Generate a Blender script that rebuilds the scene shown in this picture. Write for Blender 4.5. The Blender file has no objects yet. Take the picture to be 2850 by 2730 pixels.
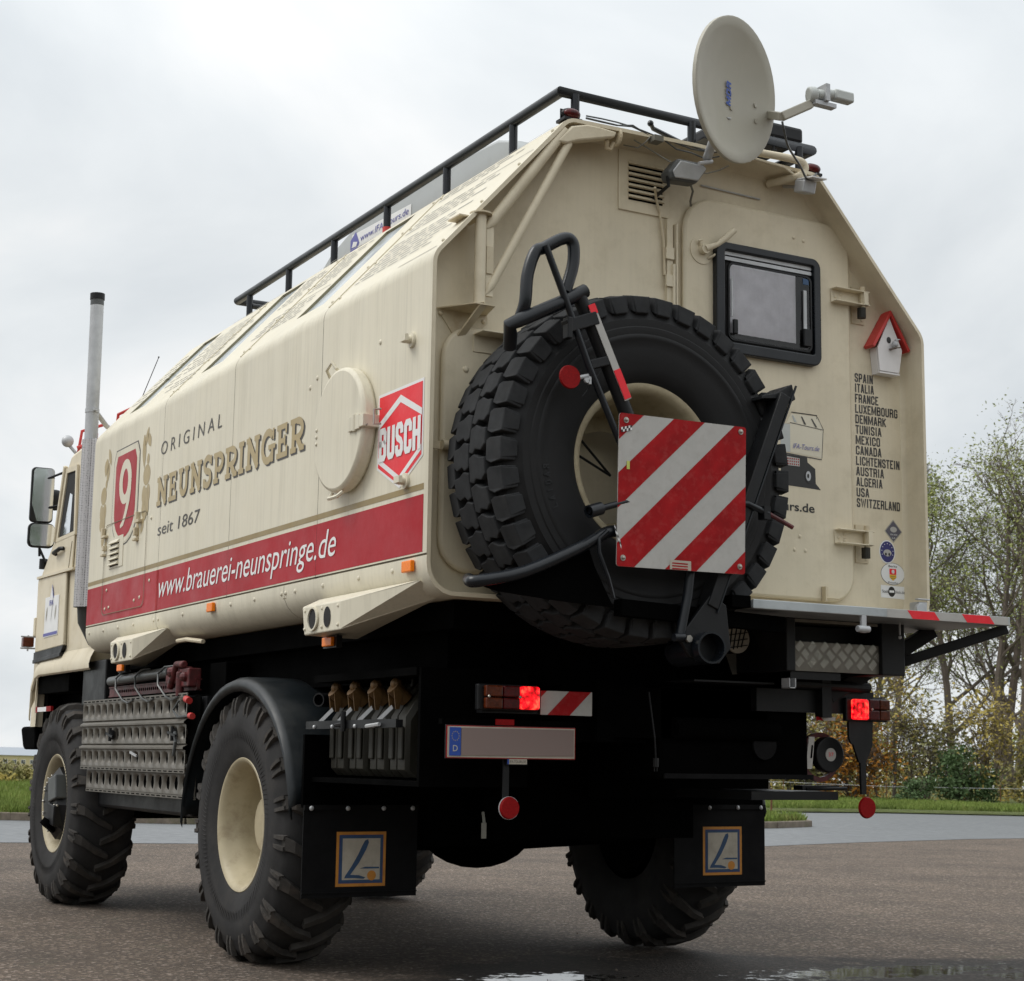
import bpy, math, random
from mathutils import Vector, Matrix
random.seed(7)
R = math.radians
C = bpy.context.scene.collection
SC = bpy.context.scene

# ------------------------------------------------------------------ camera
cam_d = bpy.data.cameras.new('camera'); cam = bpy.data.objects.new('camera', cam_d); C.objects.link(cam)
cr = Vector((0.87208714, -0.48876951, 0.02384071)); cu = Vector((-0.09919785, -0.12886612, 0.98668805)); cf = Vector((0.47919078, 0.86284291, 0.16086737))
cam.matrix_world = Matrix(((cr.x, cu.x, -cf.x, -4.07156), (cr.y, cu.y, -cf.y, -5.69381), (cr.z, cu.z, -cf.z, 0.90559), (0, 0, 0, 1)))
cam_d.sensor_fit = 'HORIZONTAL'; cam_d.sensor_width = 36.0; cam_d.lens = 59.862
cam_d.clip_start = 0.1; cam_d.clip_end = 2000
cam_d.dof.use_dof = True; cam_d.dof.focus_distance = 8.0; cam_d.dof.aperture_fstop = 11
SC.camera = cam

# ------------------------------------------------------------------ sky and sun (overcast)
SUN_EL, SUN_AZ = R(52), R(-68)          # azimuth from +Y towards +X
w = bpy.data.worlds.new('World'); SC.world = w; w.use_nodes = True
nt = w.node_tree; nt.nodes.clear()
def N(t, **k):
    n = nt.nodes.new(t)
    for a, b in k.items(): setattr(n, a, b)
    return n
out = N('ShaderNodeOutputWorld'); mixs = N('ShaderNodeMixShader'); bgs = N('ShaderNodeBackground'); bgc = N('ShaderNodeBackground')
sky = N('ShaderNodeTexSky', sky_type='NISHITA', sun_disc=False); sky.sun_elevation = SUN_EL; sky.sun_rotation = SUN_AZ
nt.links.new(sky.outputs[0], bgs.inputs[0]); bgs.inputs[1].default_value = 0.08
tc = N('ShaderNodeTexCoord'); sep = N('ShaderNodeSeparateXYZ'); nt.links.new(tc.outputs['Generated'], sep.inputs[0])
addz = N('ShaderNodeMath', operation='ADD'); nt.links.new(sep.outputs['Z'], addz.inputs[0]); addz.inputs[1].default_value = 0.35
mz = N('ShaderNodeMath', operation='MAXIMUM'); nt.links.new(addz.outputs[0], mz.inputs[0]); mz.inputs[1].default_value = 0.2
dx = N('ShaderNodeMath', operation='DIVIDE'); dy = N('ShaderNodeMath', operation='DIVIDE')
nt.links.new(sep.outputs['X'], dx.inputs[0]); nt.links.new(mz.outputs[0], dx.inputs[1])
nt.links.new(sep.outputs['Y'], dy.inputs[0]); nt.links.new(mz.outputs[0], dy.inputs[1])
cmb = N('ShaderNodeCombineXYZ'); nt.links.new(dx.outputs[0], cmb.inputs[0]); nt.links.new(dy.outputs[0], cmb.inputs[1]); nt.links.new(sep.outputs['Z'], cmb.inputs[2])
noi = N('ShaderNodeTexNoise'); noi.inputs['Scale'].default_value = 1.9; noi.inputs['Detail'].default_value = 7; noi.inputs['Roughness'].default_value = 0.5; noi.inputs['Distortion'].default_value = 0.4
nt.links.new(cmb.outputs[0], noi.inputs['Vector'])
rmp = N('ShaderNodeValToRGB'); e = rmp.color_ramp.elements
e[0].position = 0.32; e[0].color = (0.67, 0.715, 0.75, 1); e[1].position = 0.66; e[1].color = (1.0, 1.0, 0.995, 1)
m_ = e.new(0.5); m_.color = (0.83, 0.865, 0.885, 1)
nt.links.new(noi.outputs[0], rmp.inputs[0]); nt.links.new(rmp.outputs[0], bgc.inputs[0])
mr = N('ShaderNodeMapRange'); mr.inputs['From Min'].default_value = 0.3; mr.inputs['From Max'].default_value = 1.0; mr.inputs['To Min'].default_value = 1.0; mr.inputs['To Max'].default_value = 1.9
nt.links.new(sep.outputs['Z'], mr.inputs[0]); nt.links.new(mr.outputs[0], bgc.inputs[1])
mixs.inputs[0].default_value = 0.96
nt.links.new(bgs.outputs[0], mixs.inputs[1]); nt.links.new(bgc.outputs[0], mixs.inputs[2]); nt.links.new(mixs.outputs[0], out.inputs[0])

sd = bpy.data.lights.new('sun', 'SUN'); sun = bpy.data.objects.new('sun', sd); C.objects.link(sun)
sd.energy = 1.5; sd.angle = R(30); sd.color = (1.0, 0.97, 0.92)
dirv = Vector((math.sin(SUN_AZ) * math.cos(SUN_EL), math.cos(SUN_AZ) * math.cos(SUN_EL), math.sin(SUN_EL)))
sun.rotation_euler = dirv.to_track_quat('Z', 'Y').to_euler()
SC.view_settings.view_transform = 'Standard'; SC.view_settings.look = 'None'; SC.view_settings.gamma = 1; SC.view_settings.use_curve_mapping = False
SC.view_settings.exposure = 0.0
SC.cycles.max_bounces = 6; SC.cycles.transparent_max_bounces = 12; SC.cycles.use_denoising = True

# ------------------------------------------------------------------ frame of the truck: it leans 0.6 degrees on the yard
TH = math.atan(-0.011)
T = Matrix.Rotation(TH, 4, 'Y') @ Matrix.Translation((0, 0, 0.041))
OFF = {}

# ------------------------------------------------------------------ materials
def mat(name, col, rough=0.6, metal=0.0, spec=0.5, noise=None, bump=None, coat=0.0, emit=None, dirt=None, streak=None):
    """noise=(scale, amount) varies the value; bump=(scale, strength, dist); dirt=(scale, colour, amount); streak=(amount)"""
    m = bpy.data.materials.new(name); m.use_nodes = True
    t = m.node_tree; b = t.nodes['Principled BSDF']; L = t.links.new
    b.inputs['Base Color'].default_value = (*col, 1); b.inputs['Roughness'].default_value = rough
    b.inputs['Metallic'].default_value = metal; b.inputs['Specular IOR Level'].default_value = spec
    b.inputs['Coat Weight'].default_value = coat
    tcn = t.nodes.new('ShaderNodeTexCoord'); last = None
    def mixc(fac, c1, c2):
        mx = t.nodes.new('ShaderNodeMix'); mx.data_type = 'RGBA'
        L(fac, mx.inputs[0])
        for i, c in ((6, c1), (7, c2)):
            if isinstance(c, tuple): mx.inputs[i].default_value = (*c, 1)
            else: L(c, mx.inputs[i])
        return mx.outputs[2]
    def nz(scale, detail=5, vec=None, rough_=0.6):
        n = t.nodes.new('ShaderNodeTexNoise'); n.inputs['Scale'].default_value = scale; n.inputs['Detail'].default_value = detail; n.inputs['Roughness'].default_value = rough_
        L(vec if vec else tcn.outputs['Object'], n.inputs['Vector']); return n.outputs[0]
    def rng(x, a, b_, c=0.0, d=1.0):
        n = t.nodes.new('ShaderNodeMapRange'); n.inputs[1].default_value = a; n.inputs[2].default_value = b_; n.inputs[3].default_value = c; n.inputs[4].default_value = d
        L(x, n.inputs[0]); return n.outputs[0]
    cur = tuple(col)
    if noise:
        f = rng(nz(noise[0]), 0.3, 0.7); a = noise[1]
        cur = mixc(f, tuple(max(0, c * (1 - a)) for c in col), tuple(c * (1 + a) for c in col))
    if streak:
        mp = t.nodes.new('ShaderNodeMapping'); mp.inputs['Scale'].default_value = (70, 70, 2.2); L(tcn.outputs['Object'], mp.inputs[0])
        f = rng(nz(1.0, 4, mp.outputs[0]), 0.48, 0.8, 0, streak)
        cur = mixc(f, cur, tuple(c * 0.55 for c in col))
        mp2 = t.nodes.new('ShaderNodeMapping'); mp2.inputs['Scale'].default_value = (9, 9, 0.9); L(tcn.outputs['Object'], mp2.inputs[0])
        f = rng(nz(1.0, 5, mp2.outputs[0]), 0.5, 0.85, 0, streak * 1.2)
        cur = mixc(f, cur, (0.33, 0.30, 0.22))
    if dirt:
        f = rng(nz(dirt[0], 8, None, 0.7), 0.5, 0.75, 0, dirt[2])
        cur = mixc(f, cur, tuple(dirt[1]))
    if not isinstance(cur, tuple): L(cur, b.inputs['Base Color'])
    r_ = rng(nz(6.0, 4), 0.3, 0.7, max(0.03, rough - 0.08), min(1, rough + 0.1)); L(r_, b.inputs['Roughness'])
    if bump:
        bp = t.nodes.new('ShaderNodeBump'); bp.inputs['Strength'].default_value = bump[1]; bp.inputs['Distance'].default_value = bump[2]
        L(nz(bump[0], 6), bp.inputs['Height']); L(bp.outputs[0], b.inputs['Normal'])
    if emit:
        b.inputs['Emission Color'].default_value = (*emit[0], 1); b.inputs['Emission Strength'].default_value = emit[1]
    return m
M = {}
CREAM = (0.60, 0.52, 0.365)
M['cream'] = mat('cream_paint', (0.66, 0.585, 0.435), 0.45, spec=0.35, noise=(2.5, 0.06), bump=(3.0, 0.35, 0.012), dirt=(6, (0.33, 0.27, 0.16), 0.30), streak=0.10)  # the rear's warmer tone from ground bounce is in this colour
M['cream_side_lit'] = mat('cream_side_lit_paint', (0.67, 0.625, 0.50), 0.5, spec=0.35, noise=(1.7, 0.04), bump=(2.2, 0.3, 0.012), streak=0.30)  # same cream paint; the left side's brighter light is put into its colour
M['cream_slant'] = mat('cream_slant_paint', (0.66, 0.61, 0.48), 0.45, spec=0.4, noise=(1.7, 0.04), bump=(2.2, 0.3, 0.012), dirt=(5, (0.42, 0.39, 0.30), 0.18))  # same cream again, kept pale for the light on the left flank
M['cream_rust'] = mat('cream_rusty_paint', (0.57, 0.49, 0.34), 0.5, noise=(3, 0.07), dirt=(16, (0.30, 0.17, 0.07), 0.45), bump=(8, 0.3, 0.004))
M['red'] = mat('red_film', (0.36, 0.006, 0.014), 0.38, spec=0.16, noise=(2, 0.12), bump=(5, 0.3, 0.006), dirt=(40, (0.5, 0.12, 0.12), 0.10))
M['red_bright'] = mat('bright_red_film', (0.78, 0.022, 0.035), 0.4, spec=0.3, noise=(4, 0.08), dirt=(60, (0.8, 0.3, 0.3), 0.12))
M['red_wood'] = mat('red_painted_wood', (0.50, 0.035, 0.03), 0.45, noise=(12, 0.12))
M['red_dark'] = mat('worn_red_paint', (0.085, 0.010, 0.011), 0.5, noise=(25, 0.6), dirt=(20, (0.02, 0.015, 0.012), 0.8), bump=(30, 0.4, 0.004))
M['white'] = mat('white_film', (0.75, 0.75, 0.74), 0.4, noise=(9, 0.04))
M['white_wood'] = mat('white_painted_wood', (0.72, 0.70, 0.69), 0.5, noise=(14, 0.05), bump=(20, 0.2, 0.002))
M['retro_white'] = mat('reflective_white_film', (0.42, 0.41, 0.385), 0.45, noise=(14, 0.06), dirt=(30, (0.25, 0.2, 0.17), 0.25), bump=(260, 0.3, 0.001))
M['retro_red'] = mat('reflective_red_film', (0.31, 0.008, 0.010), 0.5, spec=0.12, noise=(9, 0.25), dirt=(25, (0.45, 0.1, 0.09), 0.35), bump=(260, 0.3, 0.001))
M['gold'] = mat('gold_print', (0.40, 0.315, 0.165), 0.5, noise=(9, 0.07), dirt=(25, (0.3, 0.22, 0.12), 0.25))
M['olive'] = mat('olive_gold_line', (0.27, 0.20, 0.085), 0.45, noise=(7, 0.08))
M['ink'] = mat('dark_print', (0.065, 0.06, 0.055), 0.5, noise=(30, 0.15))
M['grey_print'] = mat('grey_print', (0.36, 0.34, 0.285), 0.55, noise=(30, 0.15))
M['black_print'] = mat('black_print', (0.018, 0.017, 0.016), 0.45)
M['black'] = mat('black_steel_paint', (0.0065, 0.007, 0.008), 0.45, spec=0.3, noise=(9, 0.3), bump=(60, 0.15, 0.002), dirt=(10, (0.022, 0.02, 0.017), 0.3))
M['black_gloss'] = mat('black_tube_paint', (0.006, 0.008, 0.011), 0.30, spec=0.4, noise=(9, 0.2), bump=(40, 0.12, 0.002))
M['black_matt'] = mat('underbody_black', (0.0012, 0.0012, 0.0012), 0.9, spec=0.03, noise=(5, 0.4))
M['flap'] = mat('rubber_flap', (0.005, 0.005, 0.0055), 0.7, spec=0.12, noise=(8, 0.3), bump=(35, 0.2, 0.003), dirt=(9, (0.014, 0.013, 0.012), 0.35))
M['fender'] = mat('fender_plastic', (0.009, 0.012, 0.014), 0.40, spec=0.4, noise=(5, 0.3), bump=(90, 0.15, 0.002), dirt=(6, (0.05, 0.05, 0.045), 0.3))
M['tyre'] = mat('worn_tyre_rubber', (0.031, 0.030, 0.030), 0.8, spec=0.2, noise=(7, 0.18), dirt=(5, (0.072, 0.064, 0.056), 0.4), bump=(30, 0.25, 0.004))
M['tyre_lug'] = mat('worn_lug_rubber', (0.048, 0.044, 0.040), 0.8, spec=0.2, noise=(11, 0.3), dirt=(14, (0.12, 0.095, 0.075), 0.5), bump=(40, 0.3, 0.004))
M['spare'] = mat('dark_tyre_rubber', (0.0115, 0.0115, 0.012), 0.6, spec=0.25, noise=(6, 0.22), dirt=(4, (0.022, 0.021, 0.020), 0.4), bump=(60, 0.15, 0.003))
M['spare_lug'] = mat('dusty_tread_rubber', (0.032, 0.033, 0.0345), 0.85, spec=0.12, noise=(16, 0.22), dirt=(12, (0.048, 0.047, 0.045), 0.45), bump=(50, 0.2, 0.003))
M['rim'] = mat('rim_cream_paint', (0.44, 0.38, 0.255), 0.45, spec=0.3, noise=(6, 0.10), dirt=(9, (0.20, 0.145, 0.085), 0.65), bump=(14, 0.15, 0.003))
M['alu'] = mat('dull_aluminium', (0.42, 0.45, 0.46), 0.45, 0.6, noise=(6, 0.12), dirt=(8, (0.18, 0.19, 0.19), 0.4), bump=(30, 0.15, 0.002))
M['galv'] = mat('grey_galvanised_steel', (0.46, 0.47, 0.48), 0.5, 0.3, noise=(14, 0.1), dirt=(4, (0.22, 0.22, 0.22), 0.4))
M['chequer'] = mat('chequer_plate', (0.17, 0.155, 0.13), 0.4, 0.6, noise=(20, 0.2), dirt=(15, (0.08, 0.07, 0.055), 0.4)); M['chequer_bar'] = mat('chequer_plate_ribs', (0.62, 0.60, 0.54), 0.3, 0.7, noise=(30, 0.15))
M['board'] = mat('sand_board_paint', (0.130, 0.118, 0.098), 0.5, 0.15, noise=(9, 0.1), dirt=(7, (0.09, 0.075, 0.06), 0.55), bump=(25, 0.2, 0.003))
M['steel_bolt'] = mat('bolt_steel', (0.4, 0.38, 0.34), 0.4, 0.8)
M['dish'] = mat('dish_paint', (0.40, 0.38, 0.315), 0.5, noise=(3.5, 0.05), dirt=(5, (0.36, 0.35, 0.27), 0.4))
M['lnb'] = mat('grey_plastic', (0.46, 0.48, 0.46), 0.45, noise=(8, 0.06))
M['greybox'] = mat('grey_roof_box', (0.40, 0.42, 0.42), 0.35, noise=(3, 0.06), dirt=(5, (0.28, 0.29, 0.28), 0.3))
M['blue'] = mat('blue_film', (0.012, 0.06, 0.33), 0.4)
M['blue_grey'] = mat('blue_emblem_film', (0.015, 0.055, 0.13), 0.45, noise=(14, 0.2))
M['diamond_grey'] = mat('dark_grey_violet_print', (0.10, 0.095, 0.12), 0.5)
M['violet'] = mat('violet_blue_print', (0.10, 0.10, 0.34), 0.5)
M['navy'] = mat('navy_print', (0.03, 0.03, 0.14), 0.5)
M['orange_film'] = mat('orange_film', (0.50, 0.20, 0.02), 0.5, noise=(20, 0.25), dirt=(20, (0.15, 0.09, 0.03), 0.4))
M['dirty_white'] = mat('dirty_white_film', (0.42, 0.38, 0.31), 0.55, noise=(18, 0.1), dirt=(12, (0.20, 0.17, 0.12), 0.5))
M['yellow'] = mat('yellow_film', (0.70, 0.42, 0.02), 0.5)
M['lime'] = mat('lime_tape', (0.50, 0.55, 0.12), 0.5)
M['amber'] = mat('amber_lens', (0.90, 0.21, 0.0), 0.3, spec=0.3, noise=(60, 0.1))
M['amber_dark'] = mat('dark_amber_lens', (0.09, 0.016, 0.003), 0.3, spec=0.35, noise=(80, 0.5))
M['red_lens'] = mat('dark_red_lens', (0.07, 0.003, 0.003), 0.3, spec=0.35, noise=(80, 0.5))
M['reflector'] = mat('red_reflector', (0.24, 0.005, 0.006), 0.5, spec=0.12, noise=(140, 0.2), bump=(300, 0.4, 0.001))
M['brass'] = mat('brass_cap', (0.115, 0.060, 0.018), 0.5, 0.3, noise=(30, 0.3), dirt=(25, (0.03, 0.02, 0.01), 0.8))
M['olive_drab'] = mat('jerry_can_paint', (0.022, 0.0205, 0.0145), 0.55, spec=0.3, noise=(9, 0.15), dirt=(10, (0.055, 0.042, 0.030), 0.4))
M['webbing'] = mat('grey_webbing', (0.22, 0.225, 0.23), 0.8, noise=(90, 0.15))
M['mirror'] = mat('mirror_glass', (0.8, 0.82, 0.84), 0.03, 1.0)
M['mirror'].node_tree.nodes['Principled BSDF'].inputs['Roughness'].default_value = 0.03
M['win_dark'] = mat('dark_glass', (0.03, 0.035, 0.04), 0.08, spec=1.0, coat=0.5)
M['skylight'] = mat('roof_window_sky_tone', (0.50, 0.54, 0.56), 0.18, spec=0.8, noise=(3, 0.05))  # pale base colour carries the sky's reflection in the pane
M['curtain'] = mat('grey_curtain', (0.80, 0.79, 0.82), 0.9, noise=(12, 0.12))
M['hose'] = mat('grey_hose', (0.07, 0.075, 0.075), 0.4)
M['cable'] = mat('thin_grey_cable', (0.16, 0.155, 0.13), 0.5)
M['plate_smudge'] = mat('plate_field', (0.24, 0.185, 0.168), 0.7, spec=0.1)
M['sealant'] = mat('seam_shadow_gap', (0.20, 0.17, 0.11), 0.8)
M['interior'] = mat('dark_interior', (0.02, 0.02, 0.02), 0.9)

# lit tail lamp: emissive with a fresnel-lens pattern
def lit_mat():
    m = bpy.data.materials.new('lit_red_lens'); m.use_nodes = True; t = m.node_tree; b = t.nodes['Principled BSDF']; L = t.links.new
    b.inputs['Base Color'].default_value = (0.5, 0.01, 0.01, 1); b.inputs['Roughness'].default_value = 0.2
    tcn = t.nodes.new('ShaderNodeTexCoord'); v = t.nodes.new('ShaderNodeTexNoise'); v.inputs['Scale'].default_value = 45; v.inputs['Detail'].default_value = 3
    L(tcn.outputs['Object'], v.inputs['Vector'])
    cr_ = t.nodes.new('ShaderNodeValToRGB'); el = cr_.color_ramp.elements
    el[0].position = 0.36; el[0].color = (0.10, 0.0, 0.0, 1); el[1].position = 0.72; el[1].color = (1.0, 0.10, 0.05, 1)
    mm = el.new(0.52); mm.color = (0.85, 0.004, 0.012, 1)
    L(v.outputs[0], cr_.inputs[0]); L(cr_.outputs[0], b.inputs['Emission Color']); b.inputs['Emission Strength'].default_value = 1.6
    return m
M['lit'] = lit_mat()

def glass_mat():
    m = bpy.data.materials.new('window_glass'); m.use_nodes = True; t = m.node_tree; t.nodes.clear(); L = t.links.new
    o = t.nodes.new('ShaderNodeOutputMaterial'); mx = t.nodes.new('ShaderNodeMixShader'); tr = t.nodes.new('ShaderNodeBsdfTransparent'); gl = t.nodes.new('ShaderNodeBsdfGlossy'); fr = t.nodes.new('ShaderNodeFresnel')
    tr.inputs[0].default_value = (0.97, 0.97, 0.98, 1); gl.inputs['Roughness'].default_value = 0.03; fr.inputs[0].default_value = 1.5
    L(fr.outputs[0], mx.inputs[0]); L(tr.outputs[0], mx.inputs[1]); L(gl.outputs[0], mx.inputs[2]); L(mx.outputs[0], o.inputs[0]); return m
M['glass'] = glass_mat()

def mesh_mat():      # perforated heat shield: fine hole pattern
    m = mat('perforated_shield', (0.30, 0.30, 0.31), 0.45, 0.5)
    t = m.node_tree; b = t.nodes['Principled BSDF']; L = t.links.new
    tcn = t.nodes.new('ShaderNodeTexCoord'); v = t.nodes.new('ShaderNodeTexVoronoi'); v.inputs['Scale'].default_value = 95; v.inputs['Randomness'].default_value = 0.15
    L(tcn.outputs['Object'], v.inputs['Vector'])
    r_ = t.nodes.new('ShaderNodeMapRange'); r_.inputs[1].default_value = 0.28; r_.inputs[2].default_value = 0.40; r_.inputs[3].default_value = 0; r_.inputs[4].default_value = 1
    L(v.outputs['Distance'], r_.inputs[0]); mx = t.nodes.new('ShaderNodeMix'); mx.data_type = 'RGBA'; L(r_.outputs[0], mx.inputs[0])
    mx.inputs[6].default_value = (0.06, 0.06, 0.06, 1); mx.inputs[7].default_value = (0.50, 0.485, 0.485, 1); L(mx.outputs[2], b.inputs['Base Color'])
    return m
M['perf'] = mesh_mat()

# ------------------------------------------------------------------ mesh builder
class MB:
    def __init__(s): s.v = []; s.f = []
    def add(s, vs, fs):
        n = len(s.v); s.v += [tuple(v) for v in vs]; s.f += [tuple(i + n for i in f) for f in fs]; return s
    def box(s, a, b, rot=None, piv=None):
        (x0, y0, z0), (x1, y1, z1) = a, b
        vs = [Vector(p) for p in ((x0, y0, z0), (x1, y0, z0), (x1, y1, z0), (x0, y1, z0), (x0, y0, z1), (x1, y0, z1), (x1, y1, z1), (x0, y1, z1))]
        if rot is not None:
            pv = Vector(piv) if piv is not None else sum(vs, Vector()) / 8
            vs = [rot @ (v - pv) + pv for v in vs]
        return s.add(vs, [(0, 3, 2, 1), (4, 5, 6, 7), (0, 1, 5, 4), (1, 2, 6, 5), (2, 3, 7, 6), (3, 0, 4, 7)])
    def bar(s, p, q, w, h, up=(0, 0, 1)):            # rectangular bar from p to q
        p, q = Vector(p), Vector(q); d = (q - p).normalized(); u = Vector(up)
        if abs(d.dot(u)) > 0.98: u = Vector((1, 0, 0))
        a = d.cross(u).normalized(); u = a.cross(d)
        vs = [c + a * (w / 2 * i) + u * (h / 2 * j) for c in (p, q) for i, j in ((-1, -1), (1, -1), (1, 1), (-1, 1))]
        return s.add(vs, [(0, 3, 2, 1), (4, 5, 6, 7), (0, 1, 5, 4), (1, 2, 6, 5), (2, 3, 7, 6), (3, 0, 4, 7)])
    def tube(s, pts, r, n=10, caps=True, rs=None, sm=0):
        pts = [Vector(p) for p in pts]
        if sm:
            o = []; q = [2 * pts[0] - pts[1]] + pts + [2 * pts[-1] - pts[-2]]
            for i in range(1, len(q) - 2):
                for k in range(sm):
                    t = k / sm; a, b, c, d = q[i - 1], q[i], q[i + 1], q[i + 2]
                    o.append(0.5 * ((2 * b) + (c - a) * t + (2 * a - 5 * b + 4 * c - d) * t * t + (3 * b - a - 3 * c + d) * t ** 3))
            pts = o + [pts[-1]]
        m = len(pts)
        ds = [(pts[min(i + 1, m - 1)] - pts[max(i - 1, 0)]).normalized() for i in range(m)]
        a = ds[0].orthogonal().normalized(); rings = []
        for i in range(m):
            a = (a - ds[i] * a.dot(ds[i])).normalized(); b = ds[i].cross(a)
            rr = rs[i] if rs else r
            if 0 < i < m - 1:
                c_ = (pts[i] - pts[i - 1]).normalized().dot((pts[i + 1] - pts[i]).normalized()); k = 1 / max(0.5, math.sqrt((1 + c_) / 2))
            else: k = 1
            rings.append([pts[i] + (a * math.cos(6.28318 * j / n) + b * math.sin(6.28318 * j / n)) * rr for j in range(n)])
        vs = [v for g in rings for v in g]; fs = []
        for i in range(m - 1):
            for j in range(n): fs.append((i * n + j, i * n + (j + 1) % n, (i + 1) * n + (j + 1) % n, (i + 1) * n + j))
        if caps: fs += [tuple(reversed(range(n))), tuple((m - 1) * n + j for j in range(n))]
        return s.add(vs, fs)
    def pipe(s, p, q, r, ri, n=16):                  # open tube end at q with a visible bore
        p, q = Vector(p), Vector(q); d = (q - p).normalized(); a = d.orthogonal().normalized(); b = d.cross(a)
        rings = [(p, r), (q, r), (q, ri), (q - d * min(0.12, (q - p).length * .8), ri)]
        vs = [c + (a * math.cos(6.28318 * j / n) + b * math.sin(6.28318 * j / n)) * rr for c, rr in rings for j in range(n)]
        fs = [(i * n + j, i * n + (j + 1) % n, (i + 1) * n + (j + 1) % n, (i + 1) * n + j) for i in range(3) for j in range(n)]
        fs += [tuple(reversed(range(n))), tuple(3 * n + j for j in range(n))]
        return s.add(vs, fs)
    def disc(s, c, nrm, r, t, n=24, r2=None, ry=None, up=None):
        c = Vector(c); nrm = Vector(nrm).normalized()
        b = Vector(up).normalized() if up else nrm.orthogonal().normalized(); a = b.cross(nrm).normalized(); b = nrm.cross(a)
        r2 = r if r2 is None else r2; ry = ry or r; k2 = r2 / r
        vs = [c + a * math.cos(6.28318 * j / n) * r + b * math.sin(6.28318 * j / n) * ry for j in range(n)]
        vs += [c + nrm * t + a * math.cos(6.28318 * j / n) * r * k2 + b * math.sin(6.28318 * j / n) * ry * k2 for j in range(n)]
        return s.add(vs, [tuple(reversed(range(n))), tuple(range(n, 2 * n))] + [(j, (j + 1) % n, n + (j + 1) % n, n + j) for j in range(n)])
    def ball(s, c, r, n=8, m=6, sc=(1, 1, 1)):
        vs = []; fs = []
        for i in range(m + 1):
            th = math.pi * i / m
            for j in range(n):
                ph = 6.28318 * j / n
                vs.append((c[0] + r * sc[0] * math.sin(th) * math.cos(ph), c[1] + r * sc[1] * math.sin(th) * math.sin(ph), c[2] + r * sc[2] * math.cos(th)))
        for i in range(m):
            for j in range(n): fs.append((i * n + j, i * n + (j + 1) % n, (i + 1) * n + (j + 1) % n, (i + 1) * n + j))
        return s.add(vs, fs)
    def prism(s, poly, o, ex, ey, d, both=True):      # poly in (ex, ey) axes from origin o, extruded by vector d
        o, ex, ey, d = Vector(o), Vector(ex), Vector(ey), Vector(d); n = len(poly)
        vs = [o + ex * p[0] + ey * p[1] for p in poly]; vs += [v + d for v in vs]
        return s.add(vs, [tuple(reversed(range(n))), tuple(range(n, 2 * n))] + [(j, (j + 1) % n, n + (j + 1) % n, n + j) for j in range(n)])
    def ringprism(s, outer, inner, o, ex, ey, d):     # frame with a hole, same vertex count
        o, ex, ey, d = Vector(o), Vector(ex), Vector(ey), Vector(d); n = len(outer)
        A = [o + ex * p[0] + ey * p[1] for p in outer]; B = [o + ex * p[0] + ey * p[1] for p in inner]
        vs = A + B + [v + d for v in A] + [v + d for v in B]; fs = []
        for j in range(n):
            k = (j + 1) % n
            fs += [(j, n + j, n + k, k), (2 * n + j, 2 * n + k, 3 * n + k, 3 * n + j), (j, k, 2 * n + k, 2 * n + j), (n + j, 3 * n + j, 3 * n + k, n + k)]
        return s.add(vs, fs)
    def grid(s, pts, closed=False):                   # rows of points -> quads
        n = len(pts[0]); fs = []
        for i in range(len(pts) - 1):
            for j in range(n if closed else n - 1):
                k = (j + 1) % n; fs.append((i * n + j, i * n + k, (i + 1) * n + k, (i + 1) * n + j))
        return s.add([p for r_ in pts for p in r_], fs)

def link(name, me, parent):
    o = bpy.data.objects.new(name, me); C.objects.link(o)
    if parent is not None: o.parent = parent
    return o
def root_of(p):
    while p is not None and p.parent is not None: p = p.parent
    return p
def build(mb, name, m, parent=None, smooth=False, bevel=0, angle=40):
    off = Vector(OFF.get(root_of(parent).name, (0, 0, 0))) if parent is not None else Vector()
    me = bpy.data.meshes.new(name); me.from_pydata([(v[0] - off.x, v[1] - off.y, v[2] - off.z) for v in mb.v], [], mb.f)
    me.validate(); 
    import bmesh
    bm = bmesh.new(); bm.from_mesh(me); bmesh.ops.recalc_face_normals(bm, faces=bm.faces); bm.to_mesh(me); bm.free()
    me.materials.append(M[m] if isinstance(m, str) else m)
    if smooth:
        me.polygons.foreach_set('use_smooth', [True] * len(me.polygons))
        try: me.set_sharp_from_angle(angle=R(angle))
        except Exception: pass
    o = link(name, me, parent)
    if bevel:
        b = o.modifiers.new('bevel', 'BEVEL'); b.width = bevel; b.segments = 2; b.limit_method = 'ANGLE'; b.angle_limit = R(35)
    return o
def thing(name, label, cat, loc=(0, 0, 0), group=None, truck=True):
    o = bpy.data.objects.new(name, None); C.objects.link(o); o.empty_display_size = 0.1
    L = Matrix.Translation(loc); o.matrix_world = (T @ L) if truck else L
    OFF[o.name] = tuple(loc)
    o['label'] = label; o['category'] = cat
    if group: o['group'] = group
    return o
def copy_thing(src, label, delta, group=None):        # delta in the truck's frame
    r = src.copy(); C.objects.link(r)
    l0 = Vector(OFF[src.name]); r.matrix_world = T @ Matrix.Translation(l0 + Vector(delta)); OFF[r.name] = tuple(l0 + Vector(delta))
    r['label'] = label
    if group: r['group'] = group
    for ch in list(src.children):
        c = ch.copy(); C.objects.link(c); c.parent = r
        for g in ch.children:
            d = g.copy(); C.objects.link(d); d.parent = c
    return r
def rrect(x0, z0, x1, z1, r, n=6, rr=None):           # rounded rectangle, ccw; rr = radii bl, br, tr, tl
    rr = rr or (r, r, r, r); P_ = []
    for (cx, cz, a0), q in zip(((x0, z0, 180), (x1, z0, 270), (x1, z1, 0), (x0, z1, 90)), rr):
        ccx = cx + (q if cx == x0 else -q); ccz = cz + (q if cz == z0 else -q)
        for i in range(n + 1):
            a = R(a0 + 90 * i / n); P_.append((ccx + q * math.cos(a), ccz + q * math.sin(a)))
    return P_
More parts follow.
